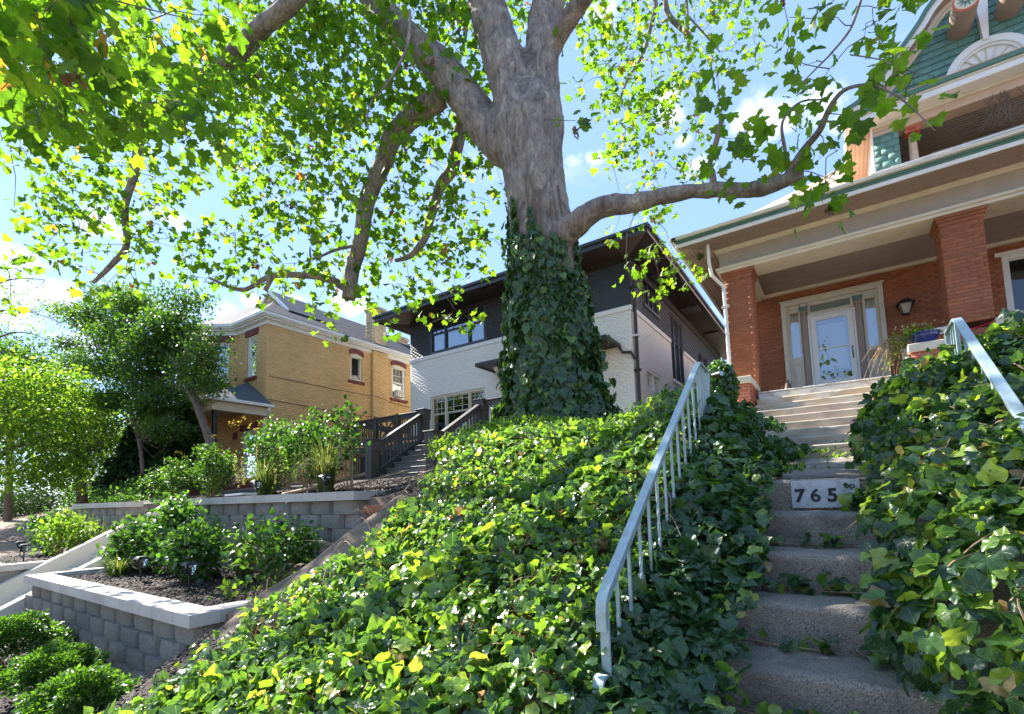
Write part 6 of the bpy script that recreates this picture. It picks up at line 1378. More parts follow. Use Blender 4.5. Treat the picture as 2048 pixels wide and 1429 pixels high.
br([A(820, 20, 6.6), A(815, 90, 6.6), A(780, 160, 6.6), A(740, 210, 6.7), A(735, 260, 6.7)], [.02, .02, .016, .012, .008], 6)
br([A(120, -60, 5.5), A(118, 20, 5.6), A(128, 75, 5.7)], [.04, .035, .02], 8)
br([A(310, -120, 4.2), A(200, -60, 4.0), A(90, -20, 3.9), A(0, 30, 3.8)], [.05, .04, .03, .02], 8)
# leaf density read off the photograph: one digit per 64 x 60 pixel cell
DEN = ['87888788888787887763333212400000', '99999999999867876655444344443000', '99999999988757741266543432334300', '99899998888765552165365404433330', '88878887888775443217545425634320', '77678777878765643206533544320000', '14666536776556521004444343500000', '25666525666665530002314443300000', '04554335655565521002301100000000', '25435434555666531000330000000000', '11232134534554200002320000000000', '10000000013013300000000000000000']
T_IV = None
P_, D_, S_ = [], [], []
cell_w, cell_h = 64, 60
CL = []
def shades_bank(q):
    p = q.copy()
    for _ in range(3): p = q-np.array(SD)*((q[2]-(max(0.0, min(.55*(p[1]-.55), 2.0))+.3))/SD[2])
    return (-3.5 < p[0] < -.85 and .9 < p[1] < 4.3) or (.3 < p[0] < 2.0 and .8 < p[1] < 4.4)
def depth(cx, cy):
    if cx >= 1440 and (cy < 480) and not (cx < 1560 and cy < 150): return (4.0, 4.9) if cx > 1600 else (4.7, 5.5)
    if cx >= 1150: return (9.0, 12.0)
    if cx >= 1120 and cy > 60: return (5.6, 8.0)
    if cx >= 1060: return (7.3, 10.0)
    if 700 < cx < 1130 and cy < 300: return (7.3, 10.5)
    if cx < 260 and cy < 200: return (3.0, 5.5)
    if cx < 420 and cy < 330: return (4.5, 8.5)
    if cy < 330: return (7.4, 10.5)
    return (7.8, 10.0)
for j, row in enumerate(DEN):
    for i, ch in enumerate(row):
        d = int(ch)
        if not d: continue
        cx, cy = (i+.5)*cell_w, -60+(j+.5)*cell_h
        d0, d1 = depth(cx, cy); Dm = (d0+d1)/2; ls = F/Dm     # px per metre
        cov = min(.93, d/10*.98); nl = -math.log(1-cov)*cell_w*cell_h/(ls*ls*.0052)*(1.08 if (cy < 250 and cx < 900) else .85)
        per = 9; nc = nl/per; nc = int(nc)+(rng.random() < nc-int(nc))
        for _ in range(nc):
            px, py = cx+rng.uniform(-.55, .55)*cell_w, cy+rng.uniform(-.55, .55)*cell_h
            for k_ in range(7):
                q = A(px, py, rng.uniform(d0, d1) if k_ < 3 else rng.uniform(max(3.6, d0-1.5), d1+2.0))
                if not shades_bank(q): break
            else:
                if rng.random() < .55: continue
            CL.append(q)
# unseen leaf clusters added toward the sun, above the frame, to shade the steps
for _ in range(90):
    t_ = rng.uniform(9.0, 13); q = V3(rng.uniform(-.85, .12), rng.uniform(.7, 3.9), 1.2)+np.array(SD)*t_+rng.normal(size=3)*.15
    if not in_frame(q, 60): CL.append(q)
CL = np.array(CL); per = 9; ci = np.repeat(np.arange(len(CL)), per); N = len(ci); dist = np.linalg.norm(CL-EYE, axis=1)
sd_ = .13
P = CL[ci]+rng.normal(size=(N, 3))*sd_*np.array([1, 1, .9])
out = unit(P-CL[ci]); tip = out*.5+rng.normal(size=(N, 3))*.45+np.array([0, 0, -.55]); nrm = rng.normal(size=(N, 3))*.55+np.array([0, 0, .75])
rl = np.clip(rng.beta(2, 2.2, N)*.9+.03, 0, .93); rl[rng.random(N) < .012] = .999
scatter('foliage', sy, T_SYC, P, tip, nrm, rng.uniform(.07, .15, N), M['leaf_syc'], hi=T_SYC_HI, mid=T_SYC_HI, nmid=5000, nparts=300, pname='leaf', rnd=rl)
# twigs: every cluster hangs from the nearest part of the growing skeleton
nodes = [np.asarray(p) for p in SK]; base = np.array(nodes); dd = np.array([np.min(((base-c)**2).sum(1)) for c in CL]); order = np.argsort(dd)
NA = np.zeros((len(nodes)+len(CL)*2+5, 3)); NA[:len(nodes)] = base; nn = len(nodes); tv = MB()
for i in order:
    c = CL[i]; j = int(np.argmin(((NA[:nn]-c)**2).sum(1)+.35*np.clip(c[2]-NA[:nn, 2], 0, 9))); q = NA[j].copy(); ln = np.linalg.norm(c-q)
    if ln < .05: continue
    mid = (q+c)/2+rng.normal(size=3)*.10*ln+Zv*.06*ln; r0 = min(.016, .004+.004*ln)
    tv.tube([q, (q*.6+mid*.4)+rng.normal(size=3)*.02, mid, (mid+c)/2+rng.normal(size=3)*.015*ln, c], [r0, r0*.85, r0*.7, r0*.55, .003], n=4, cap=False)
    NA[nn] = mid; NA[nn+1] = c; nn += 2
tv.build('twigs', M['twig'], sy, kind='stuff')
# seed balls and dry clusters
k = rng.choice(len(CL), 90, replace=False); P = CL[k]+rng.normal(size=(90, 3))*.05-Zv*.08
P = np.repeat(P, 4, 0)+rng.normal(size=(360, 3))*.03; scatter('dry_leaves', sy, T_SYC, P, rng.normal(size=P.shape), rng.normal(size=P.shape), rng.uniform(.05, .09, 360), M['dry'])
# ivy climbing the trunk
iv3 = thing('ivy', (-3.0, 5.0, 2.0), 'dark climbing ivy wrapped around the lower trunk of the sycamore', 'ivy', 'english ivy plants')
n = 9500; zt = 2.0+4.0*rng.random(n)**1.08; th = rng.uniform(math.pi*.95, math.pi*2.15, n)
topz = 5.05-.38*np.cos(th)+.28*np.sin(th*9+1)+.16*np.sin(th*21); k = (zt < topz); gap = (np.abs(zt-4.55-.05*np.sin(th*5)) < .10) & (np.sin(th*2.3+.4) > .2); k &= ~(gap & (rng.random(n) < .85)); zt, th = zt[k], th[k]; n = len(zt)
cxx = np.interp(zt, [p[2] for p in sp], [p[0] for p in sp]); rb = np.interp(zt, [p[2] for p in sp], rr)
th_ext = np.interp(zt, [2.0, 2.6, 3.4, 4.3, 5.0, 6.0], [.22, .20, .16, .13, .06, .03]); th_ext = th_ext+(.06*np.sin(th*4+zt*2.2)+.05*np.sin(th*9-zt*5.1)+.04*np.sin(zt*7.7+th*2))*(zt < 4.6)+.10*(rng.random(n) < .03)+.10*np.exp(-((th-math.pi)/.5)**2)*np.exp(-((zt-4.0)/.45)**2)
rad = rb+th_ext*.8*rng.uniform(.55, 1.1, n); out = np.stack([np.cos(th), np.sin(th), np.full(n, .12)], 1)
P = np.stack([cxx+rad*np.cos(th), TY+rad*np.sin(th), zt], 1); tip = np.array([0, 0, -1])+rng.normal(size=(n, 3))*.38; nrm = out+rng.normal(size=(n, 3))*.30
sz = np.interp(zt, [2, 3.2, 4.3, 5.8], [.13, .14, .11, .075])*rng.uniform(.55, 1.1, n)
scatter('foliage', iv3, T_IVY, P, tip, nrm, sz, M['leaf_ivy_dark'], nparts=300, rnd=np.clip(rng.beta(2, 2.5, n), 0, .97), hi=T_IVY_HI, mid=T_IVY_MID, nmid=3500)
m_ = MB()
for i in range(14):
    t0 = rng.uniform(math.pi*1.05, math.pi*1.95); p_ = []
    for zz in np.linspace(2.1, 5.2+rng.random()*.7, 12): rb_ = float(np.interp(zz, [p[2] for p in sp], rr)); t0 += rng.normal(0, .05); p_.append(V3(float(np.interp(zz, [p[2] for p in sp], [p[0] for p in sp]))+(rb_+.012)*math.cos(t0), TY+(rb_+.012)*math.sin(t0), zz))
    m_.tube(p_, .010, 5)
m_.build('vine_stems', M['twig'], iv3, kind='stuff')
# low leafy weeds at the foot of the trunk
wd_ = thing('ground_weeds', (-2.6, 4.4, 2.0), 'light green small leaved weeds around the foot of the sycamore', 'weeds')
n = 7000; X = rng.uniform(-4.1, -1.3, n); Y = 4.2+rng.random(n)*.8; Zb = 1.8425+.07*(Y-3.9)+.18; hh = rng.random(n)*(.16+.22*np.exp(-((X+3.0)/1.0)**2))
scatter('foliage', wd_, T_OV, np.stack([X, Y, Zb+hh], 1), rng.normal(size=(n, 3))+Zv*.4, rng.normal(size=(n, 3))*.7+Zv*.5, rng.uniform(.025, .055, n), M['leaf_light'], rnd=rng.uniform(.0, .8, n))
# ================================================================== shrubs, grasses, small trees
def shrub(name, base, h, rx, ry, nl, lsize, mat, label, group=None, stems=7, tpls=T_OV, low=.15, cat='shrub', up=.55, nparts=0, open_=.5, rn=None, lean=(0, 0)):
    bx_, by_ = base; bz = gz(bx_, by_); t = thing(name, (bx_, by_, bz), label, cat, group); b = V3(bx_, by_, bz); m_ = MB(); tips = []
    for i in range(stems*3):
        a = rng.random()*6.28; rr_ = math.sqrt(rng.random()); e_ = b+V3(math.cos(a)*rr_*rx+lean[0], math.sin(a)*rr_*ry+lean[1], h*(1-.45*rr_**2)*rng.uniform(.75, 1.0))
        mid = b*.5+e_*.5+V3(math.cos(a)*rx*.12, math.sin(a)*ry*.12, .04); s_ = smooth_path([b+V3(math.cos(a)*.04, math.sin(a)*.04, -.03), mid, e_], 7); m_.tube(s_, np.linspace(.009, .003, len(s_))*(1 if i < stems else .6)*max(1, h/1.0), 5); tips.append(np.array(s_))
    m_.build('stems', M['stem'], t, kind='stuff')
    tips = np.array(tips); n = nl; i = rng.integers(0, len(tips), n); L_ = tips.shape[1]; f = low+(1-low)*rng.random(n)**open_; q = f*(L_-1.001); q0 = q.astype(int); fr_ = (q-q0)[:, None]
    P = tips[i, q0]*(1-fr_)+tips[i, q0+1]*fr_+rng.normal(size=(n, 3))*lsize*.9
    P[:, 2] = np.maximum(P[:, 2], bz+.02); out = unit(P-(b+Zv*h*.3))
    scatter('foliage', t, tpls, P, out*.7+rng.normal(size=(n, 3))*.6-Zv*.15, rng.normal(size=(n, 3))*.45+Zv*up+out*.3, lsize*rng.uniform(.55, 1.2, n), M[mat], nparts=nparts, rnd=rn); return t
def grass_tuft(base, h, r, n, label, group='ornamental grasses', plume=False, cat='ornamental grass', rn=None):
    bx_, by_ = base; bz = gz(bx_, by_); t = thing('ornamental_grass', (bx_, by_, bz), label, cat, group)
    n = int(n*.62); a = rng.random(n)*6.28; rr_ = np.sqrt(rng.random(n))*r*.35; lean_ = rng.random(n)**.8; K = 5; s_ = np.linspace(0, 1, K)
    hh = h*rng.uniform(.6, 1.05, n); wv = .006*rng.uniform(.6, 1.3, n)
    x = bx_+np.cos(a)[:, None]*(rr_[:, None]+(.25+lean_[:, None])*r*1.25*s_[None]**1.9); y = by_+np.sin(a)[:, None]*(rr_[:, None]+(.25+lean_[:, None])*r*1.25*s_[None]**1.9)
    z = bz+hh[:, None]*(s_[None]-(.12+.62*lean_[:, None])*s_[None]**3.2); wx = -np.sin(a)[:, None]*wv[:, None]*(1-s_[None]**1.5*.95); wy = np.cos(a)[:, None]*wv[:, None]*(1-s_[None]**1.5*.95)
    L0 = np.stack([x-wx, y-wy, z], -1); R0 = np.stack([x+wx, y+wy, z], -1); V_ = np.stack([L0, R0], 2).reshape(-1, 3); bidx = (np.arange(n)*K*2)[:, None, None]
    f = np.array([(2*k, 2*k+1, 2*k+3, 2*k+2) for k in range(K-1)]); Fc = (f[None]+bidx).reshape(-1, 4)
    link('blades', fast_mesh('blades', V_, Fc, M['grass'], rnd=np.repeat(rng.random(n) if rn is None else rn(n), K*2)), t)['kind'] = 'stuff'
    if plume:
        m = n//10; j = rng.integers(0, n, m*26); tpos = np.stack([x[j, -1], y[j, -1], z[j, -1]], 1)+np.stack([rng.normal(0, .008, len(j)), rng.normal(0, .008, len(j)), rng.random(len(j))*.22], 1)
        sel = np.repeat(rng.integers(0, n, m), 26); tpos = np.stack([x[sel, -1], y[sel, -1], z[sel, -1]-.05], 1)+np.stack([rng.normal(0, .010, len(sel)), rng.normal(0, .010, len(sel)), rng.random(len(sel))*.25], 1)
        scatter('plumes', t, T_SM, tpos, rng.normal(size=tpos.shape)*.4+Zv, rng.normal(size=tpos.shape), .03, M['grass'], rnd=rng.uniform(.75, .95, len(tpos)))
    return t
SG = 'leafy shrubs planted along the block walls'
# front bed
shrub('flowering_shrub', (-4.95, 2.85), .80, .50, .32, 900, .085, 'leaf_shrub', 'rounded shrub with glossy pale lit leaves and bare tan stems beside the soil bank', SG, stems=8, low=.35, nparts=90, rn=None)
shrub('flowering_shrub', (-6.30, 2.75), .72, .46, .32, 1700, .082, 'leaf_shrub', 'dark green shrub directly behind the lone path lamp in the front bed', SG, stems=7, low=.08, nparts=60)
shrub('lilac_shrub', (-7.45, 2.90), 1.0, .40, .30, 1300, .095, 'leaf_shrub', 'tall upright lilac with heart shaped leaves rising above the upper wall caps', SG, stems=6, low=.12, nparts=80)
shrub('flowering_shrub', (-8.10, 2.70), .70, .46, .32, 1500, .08, 'leaf_shrub', 'bushy shrub next to the sloping concrete stair wall', SG, stems=7, low=.05, nparts=40)
grass_tuft((-5.75, 2.98), .72, .26, 420, 'straw green grass clump between two shrubs of the front bed', rn=lambda n: rng.uniform(.3, 1, n)); grass_tuft((-7.75, 2.4), .40, .26, 300, 'short straw coloured grass at the foot of the left front shrubs', rn=lambda n: rng.uniform(.4, 1, n))
for i, (x, y) in enumerate(((-4.75, 2.35), (-4.45, 2.55))): shrub('seedling', (x, y), .10, .10, .08, 40, .06, 'leaf_light', ('small pale seedling on the mulch below the glossy shrub', 'small pale seedling at the foot of the soil bank')[i], 'seedlings in the front bed', stems=2, low=.3, cat='seedling')
# left bed
shrub('flowering_shrub', (-11.35, 2.75), .88, .45, .34, 900, .085, 'leaf_light', 'yellow green shrub in the left bed with tan stems by the concrete stair', SG, stems=8, low=.25, nparts=40)
shrub('flowering_shrub', (-12.9, 2.9), .90, .50, .34, 800, .085, 'leaf_shrub', 'darker shrub at the left edge of the left bed', SG, stems=7, low=.1)
grass_tuft((-12.1, 3.1), 1.05, .35, 420, 'feathery pale plumed grass in the left bed', plume=True, rn=lambda n: rng.uniform(.55, 1, n)); grass_tuft((-11.2, 3.2), .95, .25, 200, 'plumed grass against the left end of the upper wall', plume=True, rn=lambda n: rng.uniform(.5, 1, n))
# upper bed
UP = [(-5.85, 4.5, 1.50, .30, .22, 230, .085, 'thin open shrub with bare lower stems in front of the deck post', .45), (-7.0, 4.6, 1.25, .42, .3, 700, .07, 'bushy green shrub in front of the yellow side wall', .25), (-8.3, 4.7, 1.30, .5, .35, 900, .07, 'dense green shrub below the white porch gutter', .1), (-9.6, 4.8, 1.25, .55, .35, 1000, .065, 'round green shrub with yellow roses behind it', .08), (-10.9, 4.9, 1.05, .55, .4, 1000, .06, 'grey green shrub in the middle of the upper bed', .05), (-12.2, 4.7, .80, .5, .4, 900, .06, 'low pale shrub at the left end of the upper wall', .05), (-13.3, 5.0, .75, .5, .4, 700, .06, 'small dark shrub beyond the left end of the upper wall', .05)]
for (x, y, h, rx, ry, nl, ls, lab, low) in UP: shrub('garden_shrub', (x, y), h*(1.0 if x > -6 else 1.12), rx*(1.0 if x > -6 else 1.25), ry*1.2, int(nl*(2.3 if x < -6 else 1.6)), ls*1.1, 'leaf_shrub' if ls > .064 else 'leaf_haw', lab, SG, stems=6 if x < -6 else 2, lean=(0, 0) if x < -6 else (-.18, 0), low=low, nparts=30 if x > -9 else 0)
rb_ = shrub('rose_bush', (-9.3, 5.6), 1.65, .55, .35, 520, .06, 'leaf_shrub', 'tall rose bush with yellow blooms in front of the yellow house', None, stems=6, low=.3, cat='rose bush')
P = np.array([at(x, y, Y=5.6) for x, y in ((468, 842), (488, 838), (463, 848), (500, 852), (482, 846), (512, 858), (430, 872), (395, 892), (410, 896), (440, 905), (352, 905), (365, 912), (520, 848))]); P = np.repeat(P, 7, 0)+rng.normal(size=(len(P)*7, 3))*.035
scatter('blooms', rb_, T_SM, P, rng.normal(size=P.shape), rng.normal(size=P.shape), .06, M['yellow_petal'])
for (x, y, h, r, n, lab, pl) in ((-6.15, 4.3, 1.15, .30, 520, 'tall feathery grass beside the thin shrub near the deck', True), (-7.7, 4.25, .95, .30, 420, 'arching green grass clump near the white tile', True), (-8.9, 4.3, .75, .35, 420, 'bluish arching grass clump at the upper wall', False), (-10.2, 4.35, .60, .3, 320, 'low grass clump left of centre in the upper bed', False)): grass_tuft((x, y), h, r, n, lab, plume=pl, rn=lambda n: rng.uniform(.0, .8, n))
# fallen sticks on the mulch by the deck
m_ = MB()
for (a, b_, c, r) in (((-6.9, 4.1), (-6.3, 4.3), (-5.9, 4.8), .03), ((-5.2, 4.6), (-4.6, 5.0), (-3.95, 5.2), .012), ((-5.3, 4.3), (-4.9, 4.6), (-4.3, 4.6), .009), ((-6.2, 4.5), (-5.6, 4.4), (-5.1, 4.9), .012)):
    p = [V3(q[0], q[1], gz(*q)+hh) for q, hh in zip((a, b_, c), (.02, .10, .22))]; m_.tube(smooth_path(p, 5), r, 6)
o = m_.build('fallen_branches', M['stem'], smooth=True); tag(o, 'dry fallen branches lying on the mulch of the upper bed', 'branches')
# box bushes in the front strip
def box_bush(x, y, r, h, lab):
    bz = gz(x, y); t = thing('box_bush', (x, y, bz), lab, 'bush', 'round box bushes in the front strip'); n = int(7000*(r/.3)**2)
    d = rand_unit(n); d[:, 2] = np.abs(d[:, 2])*1.0-.15; R_ = 1+.18*np.sin(d[:, 0]*7+x*3)*np.cos(d[:, 1]*6)+.14*np.sin(d[:, 2]*9+y*5+d[:, 0]*4)+.12*(rng.random(n) < .06); k = rng.uniform(.55, 1, n)**.5*R_
    P = np.stack([x+d[:, 0]*r*k, y+d[:, 1]*r*k, bz+h*.42+d[:, 2]*h*.58*k], 1); P = P[P[:, 2] > bz+.02]; n = len(P); o_ = unit(P-np.array([x, y, bz+h*.4]))
    scatter('foliage', t, T_SM, P, o_+rng.normal(size=(n, 3))*.55, rng.normal(size=(n, 3))*.6+Zv*.4+o_*.4, rng.uniform(.022, .042, n), M['leaf_box'])
    m_ = MB()
    for i in range(16): dd_ = unit(rng.normal(size=3)*[1, 1, .3]+Zv*.7); m_.tube([V3(x, y, bz-.02), V3(x, y, bz)+dd_*r*.5, V3(x, y, bz)+dd_*r*.95], .006, 5)
    m_.build('stems', M['stem'], t, kind='stuff')
box_bush(-4.30, 1.16, .30, .42, 'nearest round box bush at the edge of the ivy'); box_bush(-5.35, 1.28, .30, .40, 'middle round box bush with the pale stone behind it'); box_bush(-6.75, 1.26, .40, .50, 'left box bush cut by the left edge of the photo')
# ---- trees on the left
def tree(name, lab, base, trunk, r, blobs, nclus, per, ls, mat, spread=.3, extra=(), group=None, tw='bark_dark', tpls=T_SM, shell=.4, n=10):
    t = thing(name, base, lab, 'tree', group); sp_ = limb(t, trunk, r, M[tw], 'trunk', n=n); og = list(sp_[len(sp_)//3:])
    for pts, rr_ in extra: og += list(limb(t, pts, rr_, M[tw], 'limb', n=7))
    crown(t, blobs, nclus, per, ls, tpls, M[mat], spread=spread, origin=og, twigmat=tw, shell=shell); return t
HY = 6.4; hb = at(432, 945, Y=HY)
pt_ = lambda x, y, Y=HY: at(x, y, Y=Y)
tree('hawthorn_tree', 'dark small leaved tree with a leaning crooked trunk in front of the yellow house', tuple(hb), [hb-Zv*.3, pt_(424, 900), pt_(408, 850), pt_(385, 790), pt_(368, 755), pt_(345, 720), pt_(318, 700), pt_(280, 680)], [.13, .11, .10, .09, .075, .065, .05, .035],
     [(pt_(190, 640), (1.0, .9, .62)), (pt_(270, 610), (1.0, .9, .5)), (pt_(350, 650), (.7, .8, .6)), (pt_(300, 720), (1.1, 1.0, .7)), (pt_(220, 740), (.8, .9, .5)), (pt_(395, 745), (.6, .6, .55)), (pt_(140, 690), (.6, .6, .35)), (pt_(340, 800), (.8, .7, .5)), (pt_(415, 770), (.45, .4, .3)), (pt_(120, 620, 6.6), (.45, .5, .25)), (pt_(370, 600), (.6, .6, .3)), (pt_(245, 680), (1.2, 1.0, .6)), (pt_(170, 730), (.7, .8, .5)), (pt_(330, 690), (.9, .9, .8)), (pt_(230, 600), (.8, .8, .35)), (pt_(300, 780), (1.0, .8, .5)), (pt_(420, 700), (.4, .4, .45))],
     1500, 24, .115, 'leaf_haw', .23, extra=(([pt_(385, 790), pt_(330, 760), pt_(270, 745), pt_(210, 730)], [.05, .04, .03, .015]), ([pt_(368, 755), pt_(372, 700), pt_(350, 650), pt_(372, 610)], [.05, .04, .03, .015]), ([pt_(345, 720), pt_(300, 650), pt_(250, 640), pt_(210, 610)], [.045, .035, .028, .015])))
b2 = at(288, 930, Y=6.0); q_ = lambda x, y, Y=6.0: at(x, y, Y=Y)
tree('small_tree', 'slim tree with a thin reddish stem left of the leaning dark tree', tuple(b2), [b2-Zv*.3, q_(280, 890), q_(268, 850), q_(255, 810), q_(225, 790)], [.07, .06, .05, .04, .03], [(q_(240, 800), (.8, .8, .45)), (q_(180, 810), (.7, .7, .35)), (q_(300, 820), (.6, .6, .35)), (q_(330, 860), (.6, .5, .35))], 330, 30, .09, 'leaf_haw', .18, extra=(([q_(262, 835), q_(225, 845), q_(190, 835)], [.03, .02, .01]),))
def cone(lab, bx_, by_, bz, h, r, n):
    t = thing('conifer_tree', (bx_, by_, bz), lab, 'tree', 'dark conifers beside the yellow house'); MB().tube([V3(bx_, by_, bz-.3), V3(bx_, by_, bz+h*.9)], [.14, .03], 8).build('trunk', M['bark_dark'], t)
    u = rng.random(n)**.8; a = rng.random(n)*6.28; R_ = r*(1-u)**.8*np.sqrt(rng.uniform(.35, 1, n))*(1+.12*np.sin(a*5+u*30)); P = np.stack([bx_+R_*np.cos(a), by_+R_*np.sin(a), bz+.15+u*h], 1)
    scatter('foliage', t, T_SM, P, np.stack([np.cos(a), np.sin(a), -.5+0*a], 1)+rng.normal(size=(n, 3))*.3, rng.normal(size=(n, 3))*.5+Zv, rng.uniform(.12, .24, n), M['leaf_conifer'])
cc = at(290, 960, D=16.5); cone('dark conifer between the two small trees', cc[0], cc[1], 1.9, 2.9, 1.3, 9000)
cc = at(365, 950, D=15.2); cone('dark conifer beside the porch of the yellow house', cc[0], cc[1], 2.0, 2.6, .9, 6000)
# sunny pale tree at the far left
ly = 5.0; l_ = lambda x, y, D=15.5: at(x, y, D=D)
lb = l_(-60, 1010); tree('locust_tree', 'sunlit pale green tree with low spreading branches at the left edge', (lb[0], lb[1], 1.2), [V3(lb[0], lb[1], .6), l_(-40, 940), l_(0, 910), l_(60, 885), l_(140, 890), l_(200, 905)], [.12, .11, .09, .07, .05, .03],
     [(l_(40, 800), (2.2, 1.8, 1.0)), (l_(140, 850), (1.8, 1.5, .8)), (l_(60, 900), (2.2, 1.5, .8)), (l_(-40, 780), (2, 1.5, 1.2)), (l_(170, 920), (1.3, 1.0, .5)), (l_(100, 760), (1.0, 1.0, .6)), (l_(30, 960), (1.5, 1, .35)), (l_(200, 860), (.9, .8, .6)), (l_(90, 950), (1.4, 1.0, .4)), (l_(150, 975), (.5, .4, .25))],
     560, 24, .15, 'leaf_light', .30, extra=(([l_(-30, 930), l_(10, 850), l_(60, 790), l_(120, 760)], [.12, .09, .06, .03]), ([l_(60, 885), l_(90, 860), l_(80, 820)], [.05, .04, .02])))
m2 = lambda x, y, D=21: at(x, y, D=D)
mb = m2(20, 1000); tree('maple_tree', 'taller deep green tree behind the sunlit one at the left edge', (mb[0], mb[1], 1.0), [V3(mb[0], mb[1], .5), m2(20, 900), m2(25, 800), m2(40, 730)], [.15, .12, .1, .06], [(m2(30, 760), (2.2, 2.0, 1.5)), (m2(60, 830), (2.4, 2, 1.5)), (m2(-40, 720), (1.8, 1.6, 1.4)), (m2(70, 720), (1.2, 1.2, .8))], 420, 26, .16, 'leaf_haw', .32, tpls=T_SM)
mb = m2(170, 1000, 23); tree('ash_tree', 'yellow green tree showing above the low branches left of the small tree', (mb[0], mb[1], 1.0), [V3(mb[0], mb[1], .5), m2(160, 900, 23), m2(150, 830, 23)], [.25, .2, .1], [(m2(120, 800, 23), (1.6, 1.6, 1.2)), (m2(190, 850, 23), (2.2, 1.8, 1.3)), (m2(260, 900, 23), (2, 1.5, 1.2)), (m2(160, 930, 23), (2, 1.4, .8))], 380, 26, .15, 'leaf_light', .32)
# loose wispy outer branches against the sky at the left
wt = thing('birch_branch_tree', tuple(at(-140, 980, D=11)), 'wispy tree reaching in from the left with tiny leaves against the sky', 'tree')
lw_ = lambda x, y, D=11: at(x, y, D=D); og = []
for pts in ([(-160, 700), (-60, 600), (20, 560), (90, 560)], [(-160, 700), (-60, 640), (30, 620), (110, 640)], [(-160, 720), (-60, 700), (30, 665), (95, 680)]): og += list(limb(wt, [lw_(*p) for p in pts], [.04, .03, .015, .006], M['bark_dark'], 'branch', n=6))
limb(wt, [V3(*(lw_(-150, 980)[:2]), .5), lw_(-155, 850), lw_(-160, 700)], [.16, .13, .1], M['bark_dark'], 'trunk')
crown(wt, [(lw_(20, 560), (.7, .6, .22)), (lw_(60, 600), (.7, .6, .2)), (lw_(20, 660), (.8, .6, .14)), (lw_(95, 650), (.5, .5, .12)), (lw_(-20, 600), (.6, .5, .4))], 70, 14, .06, T_SM, M['leaf_light'], spread=.16, origin=og, twigmat='bark_dark', twigr=.003)
# hedges and dark ground cover far behind the beds
for i, (x, y, D, rx, rz, lab) in enumerate(((40, 1000, 24, 4.5, .75, 'dark hedge in the shade at the far left edge'), (190, 985, 25, 4.0, .8, 'dark hedge in the shade behind the end of the upper wall'), (330, 960, 20, 3.0, .9, 'shaded hedge in front of the yellow house porch'))):
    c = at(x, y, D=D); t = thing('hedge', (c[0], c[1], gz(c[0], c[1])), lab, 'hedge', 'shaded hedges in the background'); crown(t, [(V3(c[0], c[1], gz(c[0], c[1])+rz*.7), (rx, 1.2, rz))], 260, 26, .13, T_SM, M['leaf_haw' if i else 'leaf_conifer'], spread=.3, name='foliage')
for (x, y, h, r_, lab) in ((-14.6, 4.6, 1.0, .8, 'dark shrub in the shade past the left end of the upper wall'), (-16.5, 5.2, 1.2, 1.0, 'low shaded shrub at the left edge under the sunlit tree'), (-15.2, 6.8, 1.3, 1.1, 'shaded shrub behind the left end of the upper bed')): shrub('garden_shrub', (x, y), h, r_, .6, 1500, .08, 'leaf_haw', lab, SG, stems=6, low=.02)
# green showing between the houses on the right, and a row of trees across the street (seen only in window glass)
c = V3(-2.6, 27.5, 5.2); tree('backyard_tree', 'bright tree seen in the gap between the painted and the brick house', (c[0], c[1], 1.9), [V3(c[0], c[1], 1.5), V3(c[0], c[1], 4.5), V3(c[0], c[1], 6.5)], [.2, .15, .08], [(c+V3(0, 0, .6), (1.8, 1.6, 2.6)), (c+V3(-.8, 0, 3.0), (1.5, 1.3, 1.6)), (c+V3(.4, -1, -1.5), (1.6, 1.3, 1.2))], 330, 26, .14, 'leaf_light', .3)
for i in range(7):
    x = -34+i*9.5+rng.normal()*1.5; y = -24+rng.normal()*2; c = V3(x, y, 6+rng.random()*2)
    tree('street_tree', 'leafy street tree across the road behind the viewer', (x, y, 0), [V3(x, y, -.1), V3(x+.1, y, 3), V3(x, y, 6)], [.25, .2, .1], [(c, (3.2, 3, 2.8)), (c+V3(1, 0, 1.8), (2, 2, 1.6))], 160, 20, .34, 'leaf_haw', .5, group='street trees across the road')
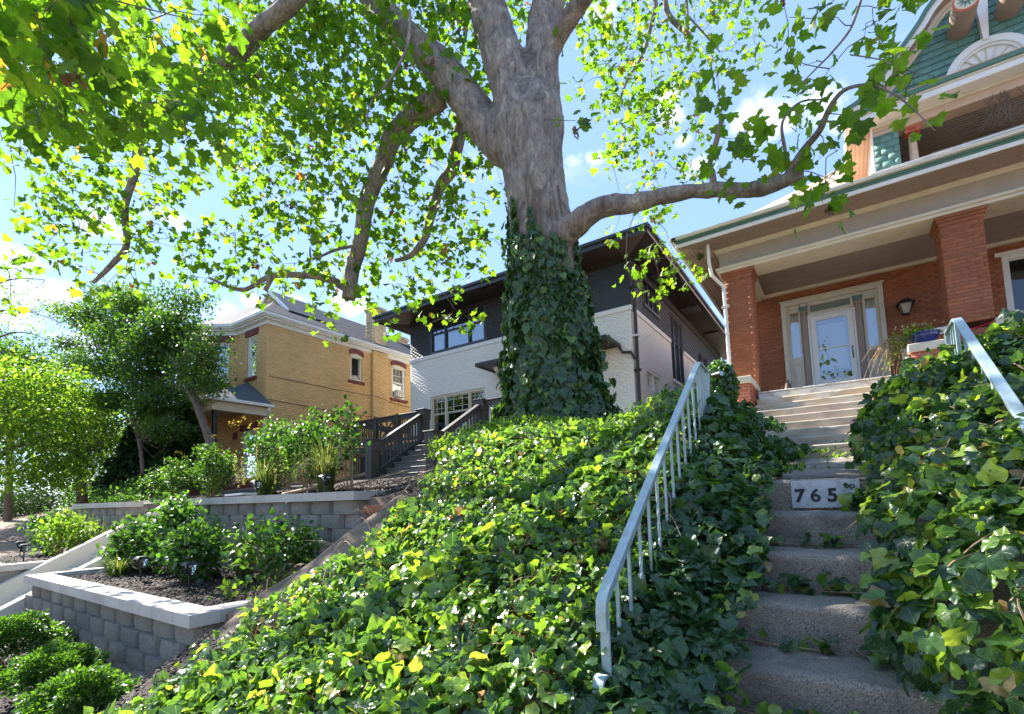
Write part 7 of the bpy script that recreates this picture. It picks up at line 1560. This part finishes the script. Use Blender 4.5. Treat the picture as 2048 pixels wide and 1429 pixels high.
# climbing vine on the wall left of the brick house, with its lamp
cvn = thing('climbing_vine', (-2.3, 9.0, 2.2), 'leafy vine mound climbing beside the left pillar of the brick porch', 'vine'); n = 2600
d = rand_unit(n); P = at(1440, 775, Y=9.2)+d*np.array([.30, .35, .50])*rng.random((n, 1))**.4; scatter('foliage', cvn, T_IVY, P, -Zv+rng.normal(size=(n, 3))*.5, d+rng.normal(size=(n, 3))*.4, rng.uniform(.05, .09, n), M['leaf_ivy'], rnd=rng.uniform(0, .6, n))
sl_ = thing('spotlight', tuple(at(1436, 746, Y=8.6)), 'black garden spotlight in the vine beside the left porch pillar', 'lamp'); c = at(1437, 748, Y=8.6)
MB().tube([c+V3(-.10, .06, 0), c+V3(.05, -.04, -.01)], [.035, .05], 14).build('housing', M['black_metal'], sl_); MB().tube([c+V3(.051, -.041, -.01), c+V3(.056, -.045, -.01)], .042, 14).build('lens', M['lamp_glass'], sl_); MB().tube([c+V3(-.10, .06, 0), c+V3(-.28, .10, .04)], .014, 6).build('arm', M['black_metal'], sl_)
# bare twigs by the corner of the painted house
m_ = MB(); c = at(1240, 850, Y=7.2)
for i in range(14): p = c+V3(rng.normal(0, .10), rng.normal(0, .1), -.1); m_.tube(smooth_path([p, p+V3(rng.normal(0, .08), 0, .18), p+V3(rng.normal(0, .14), 0, .34)], 3), .006, 4)
o = m_.build('bare_shrub', M['bark_dark']); tag(o, 'small bare twiggy shrub right of the ivy covered trunk', 'shrub', kind=None)
# parked car glimpse and far terrain are hidden; small weeds on the upper walk
for i, (x, y) in enumerate(((1622, 908), (1650, 906), (1700, 890), (1560, 948), (1680, 918))):
    b_ = at(x, y, Y=(8.6, 8.6, 8.9, 3.6, 7.5)[i]); n = 60; t = thing('walk_weed', tuple(b_), ('tall weed at the foot of the porch steps', 'low weed at the foot of the porch steps', 'weed patch growing from a porch step joint', 'weed sprig at the left edge of the walk', 'grass sprig in the middle of the walk')[i], 'weed', 'weeds on the walk')
    P = b_+rng.normal(size=(n, 3))*np.array([.12, .03, .0])+np.abs(rng.normal(size=(n, 3)))*np.array([0, 0, .035]); scatter('foliage', t, T_OV, P, rng.normal(size=(n, 3))*.6+Zv, rng.normal(size=(n, 3)), rng.uniform(.02, .05, n), M['leaf_light'])
